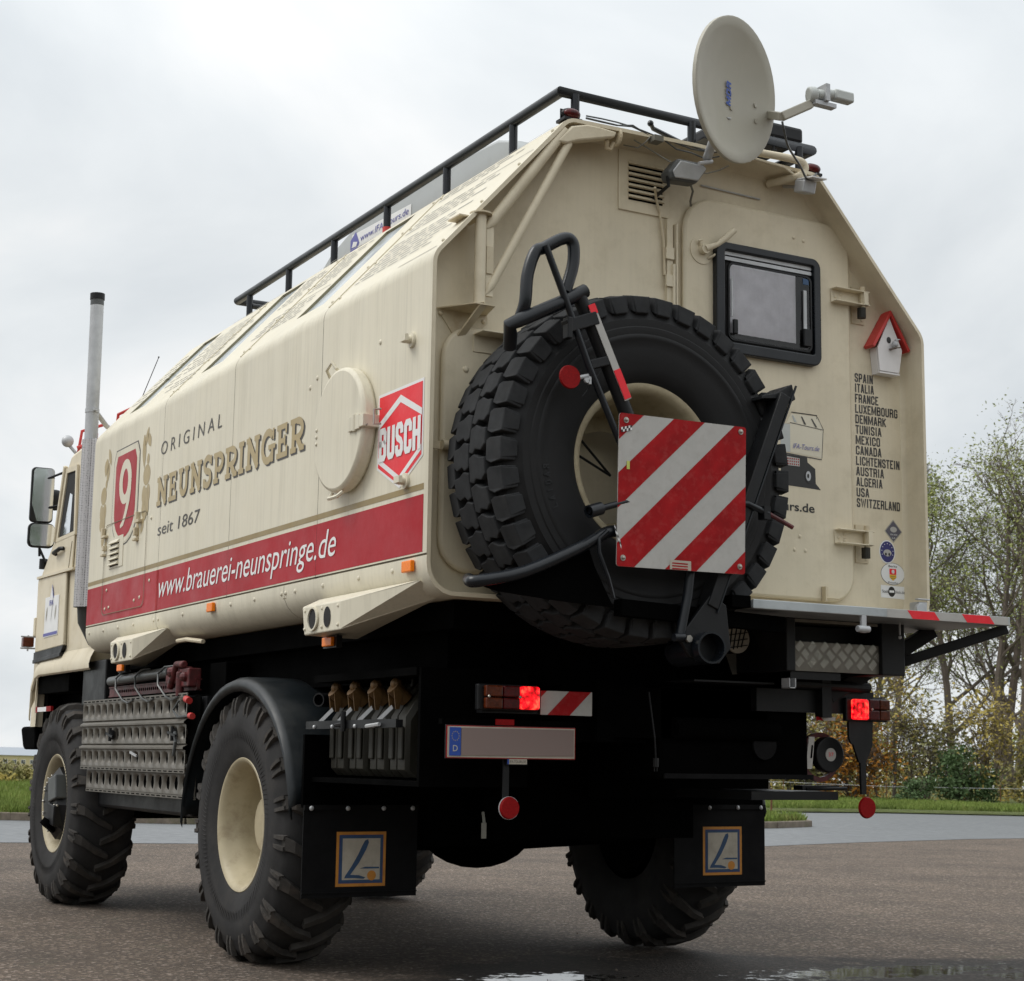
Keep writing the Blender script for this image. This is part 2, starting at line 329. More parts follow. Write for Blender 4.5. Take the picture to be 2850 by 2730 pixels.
def ell(cx, cz, rx, rz, n=24, rot=0, a0=0, a1=360):
    o = []
    for i in range(n):
        a = R(a0 + (a1 - a0) * i / (n if a1 - a0 == 360 else n - 1)); x, z = rx * math.cos(a), rz * math.sin(a)
        o.append((cx + x * math.cos(rot) - z * math.sin(rot), cz + x * math.sin(rot) + z * math.cos(rot)))
    return o

# text -> flat mesh on a plane. ext = (origin at baseline-left, right, up, normal)
_cap = None
def text_mesh(body, o, right, up, nrm, width, cap, shear=0.0, bold=0.0, name='lettering', m='ink', parent=None, t=0.0006, spacing=1.0, align='L'):
    global _cap
    def mk(b, sh=0, bo=0, sp=1.0):
        cu_ = bpy.data.curves.new('t', 'FONT'); cu_.body = b; cu_.size = 1; cu_.shear = sh; cu_.offset = bo; cu_.space_character = sp; cu_.resolution_u = 4
        ob = bpy.data.objects.new('t', cu_); C.objects.link(ob)
        dg = bpy.context.evaluated_depsgraph_get(); me = bpy.data.meshes.new_from_object(ob.evaluated_get(dg))
        bpy.data.objects.remove(ob); bpy.data.curves.remove(cu_); return me
    if _cap is None:
        q = mk('H'); ys = [v.co.y for v in q.vertices]; _cap = max(ys) - min(ys)
    me = mk(body, 0, bold, spacing)
    xs = [v.co.x for v in me.vertices]; x0, x1 = min(xs), max(xs); sy = cap / _cap; sx = width / (x1 - x0)
    right, up, nrm, o = Vector(right), Vector(up), Vector(nrm), Vector(o)
    off = Vector(OFF.get(root_of(parent).name, (0, 0, 0))) if parent is not None else Vector()
    for v in me.vertices:
        X = (v.co.x - x0) * sx + shear * v.co.y * sy; Y = v.co.y * sy
        v.co = o + right * X + up * Y + nrm * t - off
    me.materials.append(M[m]); return link(name, me, parent)

GLY = {
 'A': [[(0, 0), (.42, 1), (.58, 1), (1, 0)], [(.16, .27), (.84, .27)]], 'B': [[(.8, .53), (1, .62), (1, .9), (.8, 1), (0, 1), (0, 0), (.8, 0), (1, .1), (1, .42), (.8, .53), (0, .53)]],
 'C': [[(1, .66), (1, .9), (.8, 1), (.2, 1), (0, .9), (0, .1), (.2, 0), (.8, 0), (1, .1), (1, .36)]], 'D': [[(0, 0), (0, 1), (.78, 1), (1, .88), (1, .12), (.78, 0), (0, 0)]],
 'E': [[(1, 1), (0, 1), (0, 0), (1, 0)], [(0, .52), (.85, .52)]], 'F': [[(1, 1), (0, 1), (0, 0)], [(0, .5), (.85, .5)]],
 'G': [[(1, .68), (1, .9), (.8, 1), (.2, 1), (0, .9), (0, .1), (.2, 0), (.8, 0), (1, .1), (1, .45), (.55, .45)]], 'H': [[(0, 0), (0, 1)], [(1, 0), (1, 1)], [(0, .52), (1, .52)]],
 'I': [[(.5, 0), (.5, 1)]], 'K': [[(0, 0), (0, 1)], [(1, 1), (.12, .48)], [(.3, .58), (1, 0)]], 'L': [[(0, 1), (0, 0), (1, 0)]], 'M': [[(0, 0), (0, 1)], [(1, 0), (1, 1)], [(.06, 1), (.5, .12), (.94, 1)]],
 'N': [[(0, 0), (0, 1)], [(1, 0), (1, 1)], [(.06, 1), (.94, 0)]], 'O': [[(.5, 1), (.8, 1), (1, .9), (1, .1), (.8, 0), (.2, 0), (0, .1), (0, .9), (.2, 1), (.5, 1)]],
 'P': [[(0, 0), (0, 1), (.8, 1), (1, .9), (1, .55), (.8, .45), (0, .45)]], 'R': [[(0, 0), (0, 1), (.8, 1), (1, .9), (1, .6), (.8, .5), (0, .5)], [(.6, .5), (.95, .4), (1, 0)]],
 'S': [[(1, .70), (1, .9), (.8, 1), (.2, 1), (0, .9), (0, .68), (.2, .56), (.8, .44), (1, .32), (1, .1), (.8, 0), (.2, 0), (0, .1), (0, .30)]], 'T': [[(0, 1), (1, 1)], [(.5, 0), (.5, 1)]],
 'U': [[(0, 1), (0, .1), (.2, 0), (.8, 0), (1, .1), (1, 1)]], 'W': [[(0, 1), (.24, 0), (.5, .9), (.76, 0), (1, 1)]], 'X': [[(0, 0), (1, 1)], [(0, 1), (1, 0)]], 'Z': [[(0, 1), (1, 1), (0, 0), (1, 0)]]}
def block_text(word, o, right, up, nrm, width, H, tk, m, parent, gap=.12, name='lettering', lay=.0008, shear=0.0):
    """condensed block capitals: every glyph a set of thick mitred strokes"""
    o, right, up, nrm = Vector(o), Vector(right), Vector(up), Vector(nrm)
    adv = {'I': .5, 'M': 1.35, 'W': 1.45, 'L': .85, 'E': .88, 'F': .85, 'T': .92}
    tot = sum(adv.get(c, 1) for c in word) + gap * (len(word) - 1); u = width / tot; x = 0; g = MB()
    for c in word:
        w_ = adv.get(c, 1) * u; k = 0
        for pl in GLY[c]:
            k += 1; pts = [Vector((x + tk / 2 + p[0] * (w_ - tk), tk * .42 + p[1] * (H - tk * .84))) for p in pl]; n = len(pts); A, B = [], []
            for i in range(n):
                d0 = (pts[i] - pts[i - 1]).normalized() if i else (pts[1] - pts[0]).normalized(); d1 = (pts[i + 1] - pts[i]).normalized() if i < n - 1 else d0
                t_ = (d0 + d1); t_ = t_.normalized() if t_.length > .2 else d1; nn = Vector((-t_.y, t_.x)); mk = 1 / max(.55, nn.dot(Vector((-d0.y, d0.x))))
                e = tk * .42 if n == 2 or i in (0, n - 1) else 0; pp = pts[i] + (-d0 * e * (1 if i == 0 else -1) if i in (0, n - 1) and abs(d0.x) < .95 and (pl[i][1] in (0, 1)) else Vector((0, 0)))
                if i in (0, n - 1) and abs(d0.x) >= .95 and pl[i][0] in (0, 1): pp = pts[i] + d0 * (tk / 2) * (-1 if i == 0 else 1)
                A.append(pp + nn * tk / 2 * mk); B.append(pp - nn * tk / 2 * mk)
            P3 = [o + right * (p.x + shear * p.y) + up * p.y + nrm * (lay + .00012 * k) for p in A + B]
            g.add(P3, [(i, i + 1, n + i + 1, n + i) for i in range(n - 1)])
        x += w_ + gap * u
    return build(g, name, m, parent)

# ------------------------------------------------------------------ ground, road, grass (world frame)
def ground_mat():
    m = bpy.data.materials.new('old_gravelly_asphalt'); m.use_nodes = True; t = m.node_tree; b = t.nodes['Principled BSDF']; L = t.links.new
    tcn = t.nodes.new('ShaderNodeTexCoord')
    def nz(s, d=5, r=0.6):
        n = t.nodes.new('ShaderNodeTexNoise'); n.inputs['Scale'].default_value = s; n.inputs['Detail'].default_value = d; n.inputs['Roughness'].default_value = r; L(tcn.outputs['Object'], n.inputs['Vector']); return n.outputs[0]
    def rp(x, els):
        n = t.nodes.new('ShaderNodeValToRGB'); c = n.color_ramp.elements
        c[0].position, c[0].color = els[0]; c[1].position, c[1].color = els[-1]
        for p_, q_ in els[1:-1]: e_ = c.new(p_); e_.color = q_
        L(x, n.inputs[0]); return n.outputs[0]
    def mx(f, a, c, bt='MIX'):
        n = t.nodes.new('ShaderNodeMix'); n.data_type = 'RGBA'; n.blend_type = bt
        for i, q in ((0, f), (6, a), (7, c)):
            if isinstance(q, (tuple, float)): n.inputs[i].default_value = q
            else: L(q, n.inputs[i])
        return n.outputs[2]
    vo = t.nodes.new('ShaderNodeTexVoronoi'); vo.inputs['Scale'].default_value = 66; L(tcn.outputs['Object'], vo.inputs['Vector'])
    vs = t.nodes.new('ShaderNodeSeparateColor'); L(vo.outputs['Color'], vs.inputs[0])
    stones = rp(vs.outputs[0], [(0.0, (0.035, 0.030, 0.025, 1)), (0.5, (0.092, 0.070, 0.051, 1)), (0.8, (0.165, 0.124, 0.092, 1)), (0.93, (0.36, 0.29, 0.235, 1)), (1.0, (0.55, 0.47, 0.40, 1))])
    fine = rp(nz(260, 3), [(0.3, (0.046, 0.036, 0.027, 1)), (0.7, (0.150, 0.114, 0.086, 1))])
    big = rp(nz(0.9, 6), [(0.35, (0.75, 0.74, 0.74, 1)), (0.65, (1.15, 1.12, 1.10, 1))])
    col = mx(0.5, stones, fine); col = mx(1.0, col, big, 'MULTIPLY')
    moss = rp(nz(3.2, 7, 0.75), [(0.58, (0, 0, 0, 1)), (0.74, (1, 1, 1, 1))]); col = mx(moss, col, (0.075, 0.072, 0.045, 1))
    # wet ground and puddles behind the truck: water lies where the low spots are
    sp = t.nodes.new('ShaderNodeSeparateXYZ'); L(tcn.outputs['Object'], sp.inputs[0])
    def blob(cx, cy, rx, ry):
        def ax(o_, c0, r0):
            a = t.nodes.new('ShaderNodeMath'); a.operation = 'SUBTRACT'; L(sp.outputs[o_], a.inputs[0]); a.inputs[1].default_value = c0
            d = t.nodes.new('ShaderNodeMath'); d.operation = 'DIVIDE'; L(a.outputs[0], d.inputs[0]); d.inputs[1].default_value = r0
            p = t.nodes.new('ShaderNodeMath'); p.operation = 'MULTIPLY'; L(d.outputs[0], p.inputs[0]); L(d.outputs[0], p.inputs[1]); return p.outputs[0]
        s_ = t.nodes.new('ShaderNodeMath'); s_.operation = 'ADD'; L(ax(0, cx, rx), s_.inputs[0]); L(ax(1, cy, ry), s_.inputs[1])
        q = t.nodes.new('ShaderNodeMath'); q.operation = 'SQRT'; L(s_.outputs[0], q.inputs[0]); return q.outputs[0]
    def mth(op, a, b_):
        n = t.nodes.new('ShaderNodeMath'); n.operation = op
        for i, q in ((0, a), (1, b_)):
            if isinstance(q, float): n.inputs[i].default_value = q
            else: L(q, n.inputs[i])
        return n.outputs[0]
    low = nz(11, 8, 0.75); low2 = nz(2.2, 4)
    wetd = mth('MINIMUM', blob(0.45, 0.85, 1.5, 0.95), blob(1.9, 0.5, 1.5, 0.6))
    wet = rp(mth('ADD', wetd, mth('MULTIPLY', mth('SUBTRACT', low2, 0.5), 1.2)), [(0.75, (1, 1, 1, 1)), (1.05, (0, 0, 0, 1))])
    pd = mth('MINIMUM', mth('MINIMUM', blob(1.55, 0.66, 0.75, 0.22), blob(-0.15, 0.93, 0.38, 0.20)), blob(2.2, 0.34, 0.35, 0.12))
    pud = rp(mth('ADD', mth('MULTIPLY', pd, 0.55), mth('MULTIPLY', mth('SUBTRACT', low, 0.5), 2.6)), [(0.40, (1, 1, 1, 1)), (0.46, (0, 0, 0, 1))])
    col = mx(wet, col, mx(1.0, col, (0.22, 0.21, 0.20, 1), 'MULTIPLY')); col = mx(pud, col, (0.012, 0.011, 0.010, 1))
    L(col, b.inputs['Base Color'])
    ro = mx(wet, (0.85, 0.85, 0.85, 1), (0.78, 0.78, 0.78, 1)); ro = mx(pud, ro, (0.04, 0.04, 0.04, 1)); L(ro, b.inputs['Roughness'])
    inv = t.nodes.new('ShaderNodeMath'); inv.operation = 'SUBTRACT'; inv.inputs[0].default_value = 1.0; L(pud, inv.inputs[1])
    bp = t.nodes.new('ShaderNodeBump'); bp.inputs['Distance'].default_value = 0.006; L(mth('MULTIPLY', inv.outputs[0], 0.9), bp.inputs['Strength'])
    L(mth('ADD', vo.outputs['Distance'], nz(180, 3)), bp.inputs['Height']); L(bp.outputs[0], b.inputs['Normal'])
    b.inputs['Specular IOR Level'].default_value = 0.4
    return m
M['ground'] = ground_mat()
M['road'] = mat('smooth_damp_road', (0.115, 0.122, 0.128), 0.5, noise=(0.7, 0.10), dirt=(3, (0.10, 0.10, 0.10), 0.3), bump=(120, 0.2, 0.003))
M['grass_soil'] = mat('grass_soil', (0.085, 0.105, 0.022), 0.95, noise=(1.2, 0.35), dirt=(0.8, (0.10, 0.095, 0.03), 0.7), bump=(6, 0.6, 0.05))
M['blade'] = mat('grass_blades', (0.15, 0.205, 0.045), 0.7, noise=(0.7, 0.35), dirt=(1.5, (0.30, 0.27, 0.10), 0.7))
M['kerb'] = mat('old_kerb_stone', (0.16, 0.13, 0.10), 0.85, noise=(7, 0.3), dirt=(4, (0.07, 0.08, 0.03), 0.8))
M['forest_floor'] = mat('forest_floor', (0.055, 0.050, 0.022), 0.95, noise=(0.6, 0.4), dirt=(1.5, (0.12, 0.08, 0.02), 0.6))

def sheet(name, pts, z, m, kind='structure'):
    mb = MB(); mb.add([(x, y, z) for x, y in pts], [tuple(range(len(pts)))])
    o = build(mb, name, m); 
    if o.data.polygons[0].normal.z < 0: o.data.flip_normals()
    o['kind'] = kind; return o
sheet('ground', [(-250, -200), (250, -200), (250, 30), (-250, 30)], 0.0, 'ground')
near = [(-60, 17.5), (-10, 14.4), (0.3, 12.9), (2.3, 12.66), (5.5, 12.0), (9.6, 12.0), (12.0, 13.0), (15.0, 14.0), (18, 14.6), (26, 14.3), (60, 8)]
farl = [(-60, 27), (-10, 21.2), (1.8, 19.35), (4.0, 18.2), (9, 17.75), (13.2, 17.6), (14.3, 17.9), (15.6, 18.6), (16.4, 19.8), (17.2, 22.5), (19.0, 26.3), (21.6, 27.5), (25.5, 27.75), (30, 26.0), (60, 17)]
sheet('road', near + farl[::-1], 0.004, 'road')
# grass ground sheet with a raised kerb on its near edge
mb = MB(); n_ = len(farl)
back = [(-500, 640), (-300, 690), (-100, 700), (-40, 700), (60, 700), (120, 700), (160, 690), (220, 680), (270, 660), (320, 640), (370, 600), (420, 560), (470, 510), (520, 450), (700, 300)]
rows = [[(x, y, 0.10 if x < 17 else 0.03) for x, y in farl]]
for k, zz in ((0.004, 0.11), (0.03, 0.13), (0.06, 0.16), (0.12, 0.15), (0.2, -0.8), (0.5, -4.2), (1.0, -8.0)):
    rows.append([(a[0] + (b_[0] - a[0]) * k, a[1] + (b_[1] - a[1]) * k, zz) for a, b_ in zip(farl, back)])
mb.grid(rows); o = build(mb, 'grass_ground', 'grass_soil', smooth=True); o['kind'] = 'structure'
kerb = MB()
for (x0, y0), (x1, y1) in zip(farl[:-1], farl[1:]):
    L_ = math.hypot(x1 - x0, y1 - y0); k = max(1, int(L_ / 1.0))
    for i in range(k):
        if x0 < -12 or x0 > 16.2: continue
        a = (x0 + (x1 - x0) * i / k, y0 + (y1 - y0) * i / k); c = (x0 + (x1 - x0) * (i + .985) / k, y0 + (y1 - y0) * (i + .985) / k)
        kerb.bar((a[0], a[1], 0.055), (c[0], c[1], 0.055), 0.14, 0.115)
o = build(kerb, 'kerb', 'kerb', bevel=0.012); o['kind'] = 'structure'

def grass_patch(name, poly_fn, n, hmin, hmax, wd, m):
    mb = MB()
    for _ in range(n):
        x, y = poly_fn(); z = 0.11; a = random.uniform(0, 6.28); h = random.uniform(hmin, hmax); ln = random.uniform(0.1, 0.6) * h; wv = wd * random.uniform(.6, 1.4)
        cx_, sx_ = math.cos(a), math.sin(a); b2 = random.uniform(0, 6.28)
        mb.add([(x - cx_ * wv, y - sx_ * wv, z), (x + cx_ * wv, y + sx_ * wv, z), (x + math.cos(b2) * ln, y + math.sin(b2) * ln, z + h)], [(0, 1, 2)])
    me = bpy.data.meshes.new(name); me.from_pydata(mb.v, [], mb.f); me.materials.append(M[m]); o = link(name, me, None); o['kind'] = 'stuff'; return o
def between(x0, x1, depth):
    def f():
        while True:
            x = random.uniform(x0, x1)
            for (a, b_), (c, d_) in zip(farl[:-1], farl[1:]):
                if a <= x <= c: y = b_ + (d_ - b_) * (x - a) / (c - a); break
            dd = random.random() ** 1.7 * depth
            if x < 20: return x + dd * 0.15, y + dd + 0.06
            return x + dd * 0.25, y + dd + 0.06
    return f
grass_patch('grass', between(0.5, 8.5, 34), 45000, 0.05, 0.16, 0.016, 'blade')
grass_patch('grass_verge', between(13.2, 34, 34), 80000, 0.04, 0.15, 0.018, 'blade')

lt_ = MB()
for _ in range(900):
    x, y = random.uniform(-6, 12), random.uniform(-1, 12.5); sz = random.uniform(.003, .009)
    lt_.add([(x - sz, y, .001), (x, y - sz, .001), (x + sz, y + sz * .3, .001), (x + sz * .2, y + sz, .001 + sz), (x, y, sz * .9)], [(0, 1, 4), (1, 2, 4), (2, 3, 4), (3, 0, 4)])
o = build(lt_, 'loose_gravel', mat('pale_gravel', (0.17, 0.135, 0.11), 0.9, noise=(3, 0.4))); o['kind'] = 'stuff'
# ------------------------------------------------------------------ trees and bushes
M['bark'] = mat('grey_brown_bark', (0.15, 0.12, 0.10), 0.9, noise=(2, 0.2), bump=(6, 0.6, 0.03))
M['leaf_green'] = mat('autumn_green_leaves', (0.25, 0.28, 0.095), 0.7, noise=(0.45, 0.3), dirt=(0.7, (0.30, 0.27, 0.10), 0.6))
M['leaf_olive'] = mat('olive_leaves', (0.22, 0.21, 0.085), 0.7, noise=(0.5, 0.3), dirt=(0.8, (0.33, 0.25, 0.08), 0.7))
M['leaf_yellow'] = mat('yellow_autumn_leaves', (0.33, 0.26, 0.07), 0.7, noise=(0.6, 0.3), dirt=(0.9, (0.24, 0.22, 0.07), 0.6))
M['leaf_orange'] = mat('orange_autumn_leaves', (0.44, 0.19, 0.035), 0.7, noise=(0.7, 0.3))
M['leaf_dark'] = mat('dark_green_leaves', (0.09, 0.14, 0.06), 0.7, noise=(0.6, 0.3))
for k_ in ('leaf_green', 'leaf_olive', 'leaf_yellow', 'leaf_orange', 'leaf_dark', 'blade'):
    M[k_].node_tree.nodes['Principled BSDF'].inputs['Specular IOR Level'].default_value = 0.15
    M[k_].node_tree.nodes['Principled BSDF'].inputs['Subsurface Weight'].default_value = 0.0
def tree(label, x, y, h, seed, spread=0.3, stems=1, leaf='leaf_green', nleaf=4500, lsize=0.16, name='deciduous_tree', group=None, base_r=None, first=0.22, z=0.2, lean=(0, 0), clump=0.5, lowleaf=0.2, twiggy=False):
    rnd = random.Random(seed); tr = MB(); tips = []
    def grow(p, d, length, r, depth):
        segs = 5 if depth == 0 else 4; pts = [p.copy()]; rs = [r]; q = p.copy(); dd = d.copy()
        for i in range(segs):
            dd = (dd + Vector((rnd.gauss(0, .10), rnd.gauss(0, .10), rnd.gauss(0, .05) + (0.10 if depth else 0.06)))).normalized()
            q = q + dd * length / segs; pts.append(q.copy()); rs.append(r * (1 - 0.62 * (i + 1) / segs))
        tr.tube(pts, r, 6 if depth < 2 else 4, False, rs)
        if depth >= 2: tips.extend((pts[i], depth) for i in range(1, len(pts)))
        if depth >= 4: return
        nb = (10 if depth == 0 else 6 if depth == 1 else 5 if depth == 2 else 4) if twiggy else (9 if depth == 0 else 6 if depth == 1 else 4 if depth == 2 else 3)
        for k in range(nb):
            f = first + (1 - first) * (k + rnd.random()) / nb if depth == 0 else 0.25 + 0.75 * (k + rnd.random()) / nb
            f = min(f, 0.999); i = int(f * segs); u = f * segs - i; bp = pts[i].lerp(pts[i + 1], u)
            base = (pts[i + 1] - pts[i]).normalized(); side = base.orthogonal().normalized(); side.rotate(Matrix.Rotation(rnd.uniform(0, 6.28), 3, base))
            nd = (base * rnd.uniform(.5, 1.0) + side * rnd.uniform(.5, .95) * (1 + spread)).normalized()
            ll = length * (0.52 if depth == 0 else 0.58) * (1.1 - 0.55 * f) * rnd.uniform(.7, 1.15)
            grow(bp, nd, ll, max(0.010, rs[i] * rnd.uniform(.40, .6)), depth + 1)
    br = base_r or h * 0.017
    for s_ in range(stems):
        a = 6.28 * s_ / max(1, stems) + rnd.random(); sp_ = 0.0 if stems == 1 else rnd.uniform(.10, .24)
        grow(Vector((x + (0.35 * math.cos(a) if stems > 1 else 0), y + (0.35 * math.sin(a) if stems > 1 else 0), z - 0.3)), Vector((sp_ * math.cos(a) + lean[0], sp_ * math.sin(a) + lean[1], 1)).normalized(), h * rnd.uniform(.78, .98), br * rnd.uniform(.75, 1), 0)
    root = thing(name, label, 'tree', (x, y, z), group, truck=False)
    build(tr, 'trunk', 'bark', root, smooth=True)
    lf = MB()
    for _ in range(nleaf):
        p, dp = rnd.choice(tips)
        if p.z - z < lowleaf * h and rnd.random() < 0.7: continue
        c = p + Vector((rnd.gauss(0, clump), rnd.gauss(0, clump), rnd.gauss(0, clump * .6))); sz = lsize * rnd.uniform(.5, 1.3)
        a = Vector((rnd.gauss(0, 1), rnd.gauss(0, 1), rnd.gauss(0, .6))).normalized(); b_ = a.orthogonal().normalized(); b_.rotate(Matrix.Rotation(rnd.uniform(0, 6.28), 3, a))
        lf.add([c - a * sz, c + b_ * sz * .45, c + a * sz, c - b_ * sz * .45], [(0, 1, 2, 3)])
    me = bpy.data.meshes.new('crown'); me.from_pydata([(v[0] - x, v[1] - y, v[2] - z) for v in lf.v], [], lf.f); me.materials.append(M[leaf]); link('crown', me, root)
    return root
GT = 'tall trees behind the verge'
tree('tall half-bare tree with three leaning trunks, tallest at the right edge of the photo', 52.8, 50.6, 15.2, 11, stems=3, twiggy=True, nleaf=12500, lsize=0.085, group=GT, clump=0.55, base_r=0.30)
tree('tall thin-crowned tree with light green leaves, just right of the truck body', 49.0, 54.6, 13.0, 5, stems=2, twiggy=True, nleaf=9000, lsize=0.085, group=GT, clump=0.5, lean=(0.04, 0.0), base_r=0.20)
tree('leaning tree between the tall tree and the one beside the truck', 51.6, 52.6, 13.2, 23, stems=1, twiggy=True, nleaf=9000, lsize=0.085, group=GT, clump=0.5, lean=(-0.10, 0.05), base_r=0.24)
tree('slim pale green tree behind the steps of the truck', 46.6, 56.2, 7.2, 31, stems=2, twiggy=True, nleaf=6500, lsize=0.075, leaf='leaf_olive', group=GT, clump=0.6, base_r=0.12)
tree('tree cut by the right edge of the photo, thick crown', 56.4, 47.2, 14.5, 47, stems=2, nleaf=8000, lsize=0.09, group=GT, clump=0.6)
tree('slender bare-topped tree half hidden behind the tall three-trunked tree', 60.5, 58.0, 15.5, 91, stems=2, nleaf=5500, lsize=0.085, group=GT, clump=0.6, base_r=0.20, twiggy=True)
tree('pale airy tree farther back, just beside the rear wall edge of the truck', 57.0, 66.0, 13.5, 92, stems=2, nleaf=5500, lsize=0.085, leaf='leaf_olive', group=GT, clump=0.6, base_r=0.17, twiggy=True)
GY = 'young yellow-leaved trees along the verge'
for i, (x, y, h, lf, lb) in enumerate((
        (34.2, 43.0, 2.7, 'leaf_yellow', 'small yellow tree nearest the rear wheel, behind the rusty post'),
        (35.4, 42.2, 3.3, 'leaf_olive', 'small olive-yellow tree behind the hanging round reflector'),
        (36.4, 41.5, 2.8, 'leaf_orange', 'small orange-leaved tree right of the hanging round reflector'),
        (37.3, 40.9, 3.9, 'leaf_yellow', 'young yellow tree with a thin dark stem, between reflector and tall trees'),
        (38.4, 40.6, 3.4, 'leaf_olive', 'olive young tree in front of the leaning tall trunk'),
        (40.2, 39.4, 3.5, 'leaf_yellow', 'yellow young tree at the foot of the tall right-hand trees'))):
    tree(lb, x, y, h, 60 + i, nleaf=2300, lsize=0.085, leaf=lf, group=GY, clump=0.38, base_r=0.045, first=0.08, lowleaf=0.05, stems=3, name='young_tree')
def bush(label, x, y, rx, h, seed, leaf, n, ls, group, name='bush', z=0.12, kind=None):
    rnd = random.Random(seed); root = None
    root = thing(name, label, 'bush', (x, y, z), group, truck=False)
    st = MB()
    for _ in range(16):
        a = rnd.uniform(0, 6.28); q = rnd.uniform(.3, 1)
        st.tube([(x + .1 * math.cos(a), y + .1 * math.sin(a), z - .05), (x + rx * .4 * q * math.cos(a), y + rx * .4 * q * math.sin(a), z + h * .5), (x + rx * .75 * q * math.cos(a + .3), y + rx * .75 * q * math.sin(a + .3), z + h * rnd.uniform(.75, 1.05))], .02, 4, False, [.02, .014, .006])
    build(st, 'stem', 'bark', root)
    lf = MB(); cl = [(rnd.uniform(-1, 1) * rx * .8, rnd.uniform(-1, 1) * rx * .5, rnd.uniform(.15, .9) * h) for _ in range(22)]
    for _ in range(n):
        c0 = rnd.choice(cl); k = 1 - 0.5 * (c0[2] / h)
        c = Vector((x + c0[0] * k + rnd.gauss(0, rx * .14), y + c0[1] * k + rnd.gauss(0, rx * .14), z + max(0.02, c0[2] + rnd.gauss(0, h * .12)))); s_ = ls * rnd.uniform(.5, 1.3)
        a = Vector((rnd.gauss(0, 1), rnd.gauss(0, 1), rnd.gauss(0, .7))).normalized(); b_ = a.orthogonal().normalized(); b_.rotate(Matrix.Rotation(rnd.uniform(0, 6.28), 3, a))
        lf.add([c - a * s_, c + b_ * s_ * .5, c + a * s_, c - b_ * s_ * .5], [(0, 1, 2, 3)])
    me = bpy.data.meshes.new('foliage'); me.from_pydata([(v[0] - x, v[1] - y, v[2] - z) for v in lf.v], [], lf.f); me.materials.append(M[leaf]); link('foliage', me, root)
GB = 'bushes along the edge of the verge'
bush('orange-brown bush low on the verge behind the round reflector', 36.0, 41.4, 1.5, 1.9, 3, 'leaf_orange', 2600, 0.07, GB)
bush('dark green bush at the foot of the right-hand trees', 38.9, 39.0, 1.5, 1.8, 4, 'leaf_dark', 3400, 0.08, GB)
bush('low dark green bush standing forward on the grass', 36.6, 38.6, 0.8, 0.8, 5, 'leaf_dark', 1500, 0.06, GB)
bush('brownish bush between the rusty post and the round reflector', 34.6, 42.4, 1.6, 2.1, 6, 'leaf_olive', 2600, 0.07, GB)
bush('dense olive bush at the right edge of the photo', 41.6, 37.4, 1.9, 2.4, 8, 'leaf_olive', 3600, 0.08, GB)
bush('low yellow-green weeds bush at the left edge of the photo', 6.6, 46.5, 1.8, 0.36, 9, 'leaf_yellow', 2600, 0.06, 'low bushes beyond the left lawn')
bush('low ochre bush beside the front wheel, beyond the left lawn', 8.6, 48.0, 2.2, 0.62, 10, 'leaf_olive', 3400, 0.06, 'low bushes beyond the left lawn')
bush('yellow bush seen between the front and rear wheels', 11.5, 46.0, 2.0, 0.5, 12, 'leaf_yellow', 2000, 0.06, 'low bushes beyond the left lawn')
# far thicket behind the young trees: nobody could count it
def thicket(name, pts, n, h, ls, m, dep, z0=0.1, seed=1, stems=0):
    rnd = random.Random(seed); lf = MB()
    for _ in range(n):
        i = rnd.randrange(len(pts) - 1); u = rnd.random(); p0, p1 = pts[i], pts[i + 1]; q = rnd.random() * dep
        bx = p0[0] + (p1[0] - p0[0]) * u; by = p0[1] + (p1[1] - p0[1]) * u
        hh = h * (0.55 + 0.45 * math.sin(bx * .83 + 1.3 * math.sin(by * .37)) * math.sin(bx * .31 + by * .21)) * (0.7 + .3 * rnd.random())
        c = Vector((bx + q * .7, by + q * .7, z0 + hh * rnd.random() ** 0.8)); s_ = ls * rnd.uniform(.5, 1.3)
        a = Vector((rnd.gauss(0, 1), rnd.gauss(0, 1), rnd.gauss(0, .7))).normalized(); b_ = a.orthogonal().normalized(); b_.rotate(Matrix.Rotation(rnd.uniform(0, 6.28), 3, a))
        lf.add([c - a * s_, c + b_ * s_ * .5, c + a * s_, c - b_ * s_ * .5], [(0, 1, 2, 3)])
    for _ in range(stems):
        i = rnd.randrange(len(pts) - 1); u = rnd.random(); p0, p1 = pts[i], pts[i + 1]; bx = p0[0] + (p1[0] - p0[0]) * u; by = p0[1] + (p1[1] - p0[1]) * u
        lf.tube([(bx, by, z0), (bx + rnd.uniform(-.3, .3), by + rnd.uniform(-.3, .3), z0 + h * rnd.uniform(.5, 1.0))], .03, 4, False, [.035, .01])
    me = bpy.data.meshes.new(name); me.from_pydata(lf.v, [], lf.f); me.materials.append(M[m]); o = link(name, me, None); o['kind'] = 'stuff'
thicket('undergrowth', [(20, 58), (32, 50), (40, 45), (44, 41), (52, 36)], 8500, 2.6, 0.085, 'leaf_olive', 6, seed=2, stems=60)
thicket('undergrowth_yellow', [(28, 49), (36, 44.5), (41, 41), (48, 36)], 5000, 2.2, 0.08, 'leaf_yellow', 3, seed=5)
thicket('woodland', [(30, 95), (60, 82), (78, 70), (95, 55)], 20000, 8.0, 0.16, 'leaf_green', 14, z0=-0.5, seed=3)
thicket('weeds', [(-10, 56), (6, 47), (12, 49), (30, 54)], 9000, 0.45, 0.05, 'leaf_yellow', 5, seed=4)
thicket('woodland_opposite', [(-90, -60), (-40, -70), (20, -66), (80, -50)], 30000, 14.0, 0.6, 'leaf_dark', 14, z0=0.0, seed=9)
thicket('far_tree_line', [(60, 640), (130, 630), (220, 620)], 3000, 13.0, 1.2, 'forest_floor', 25, z0=-8, seed=6)

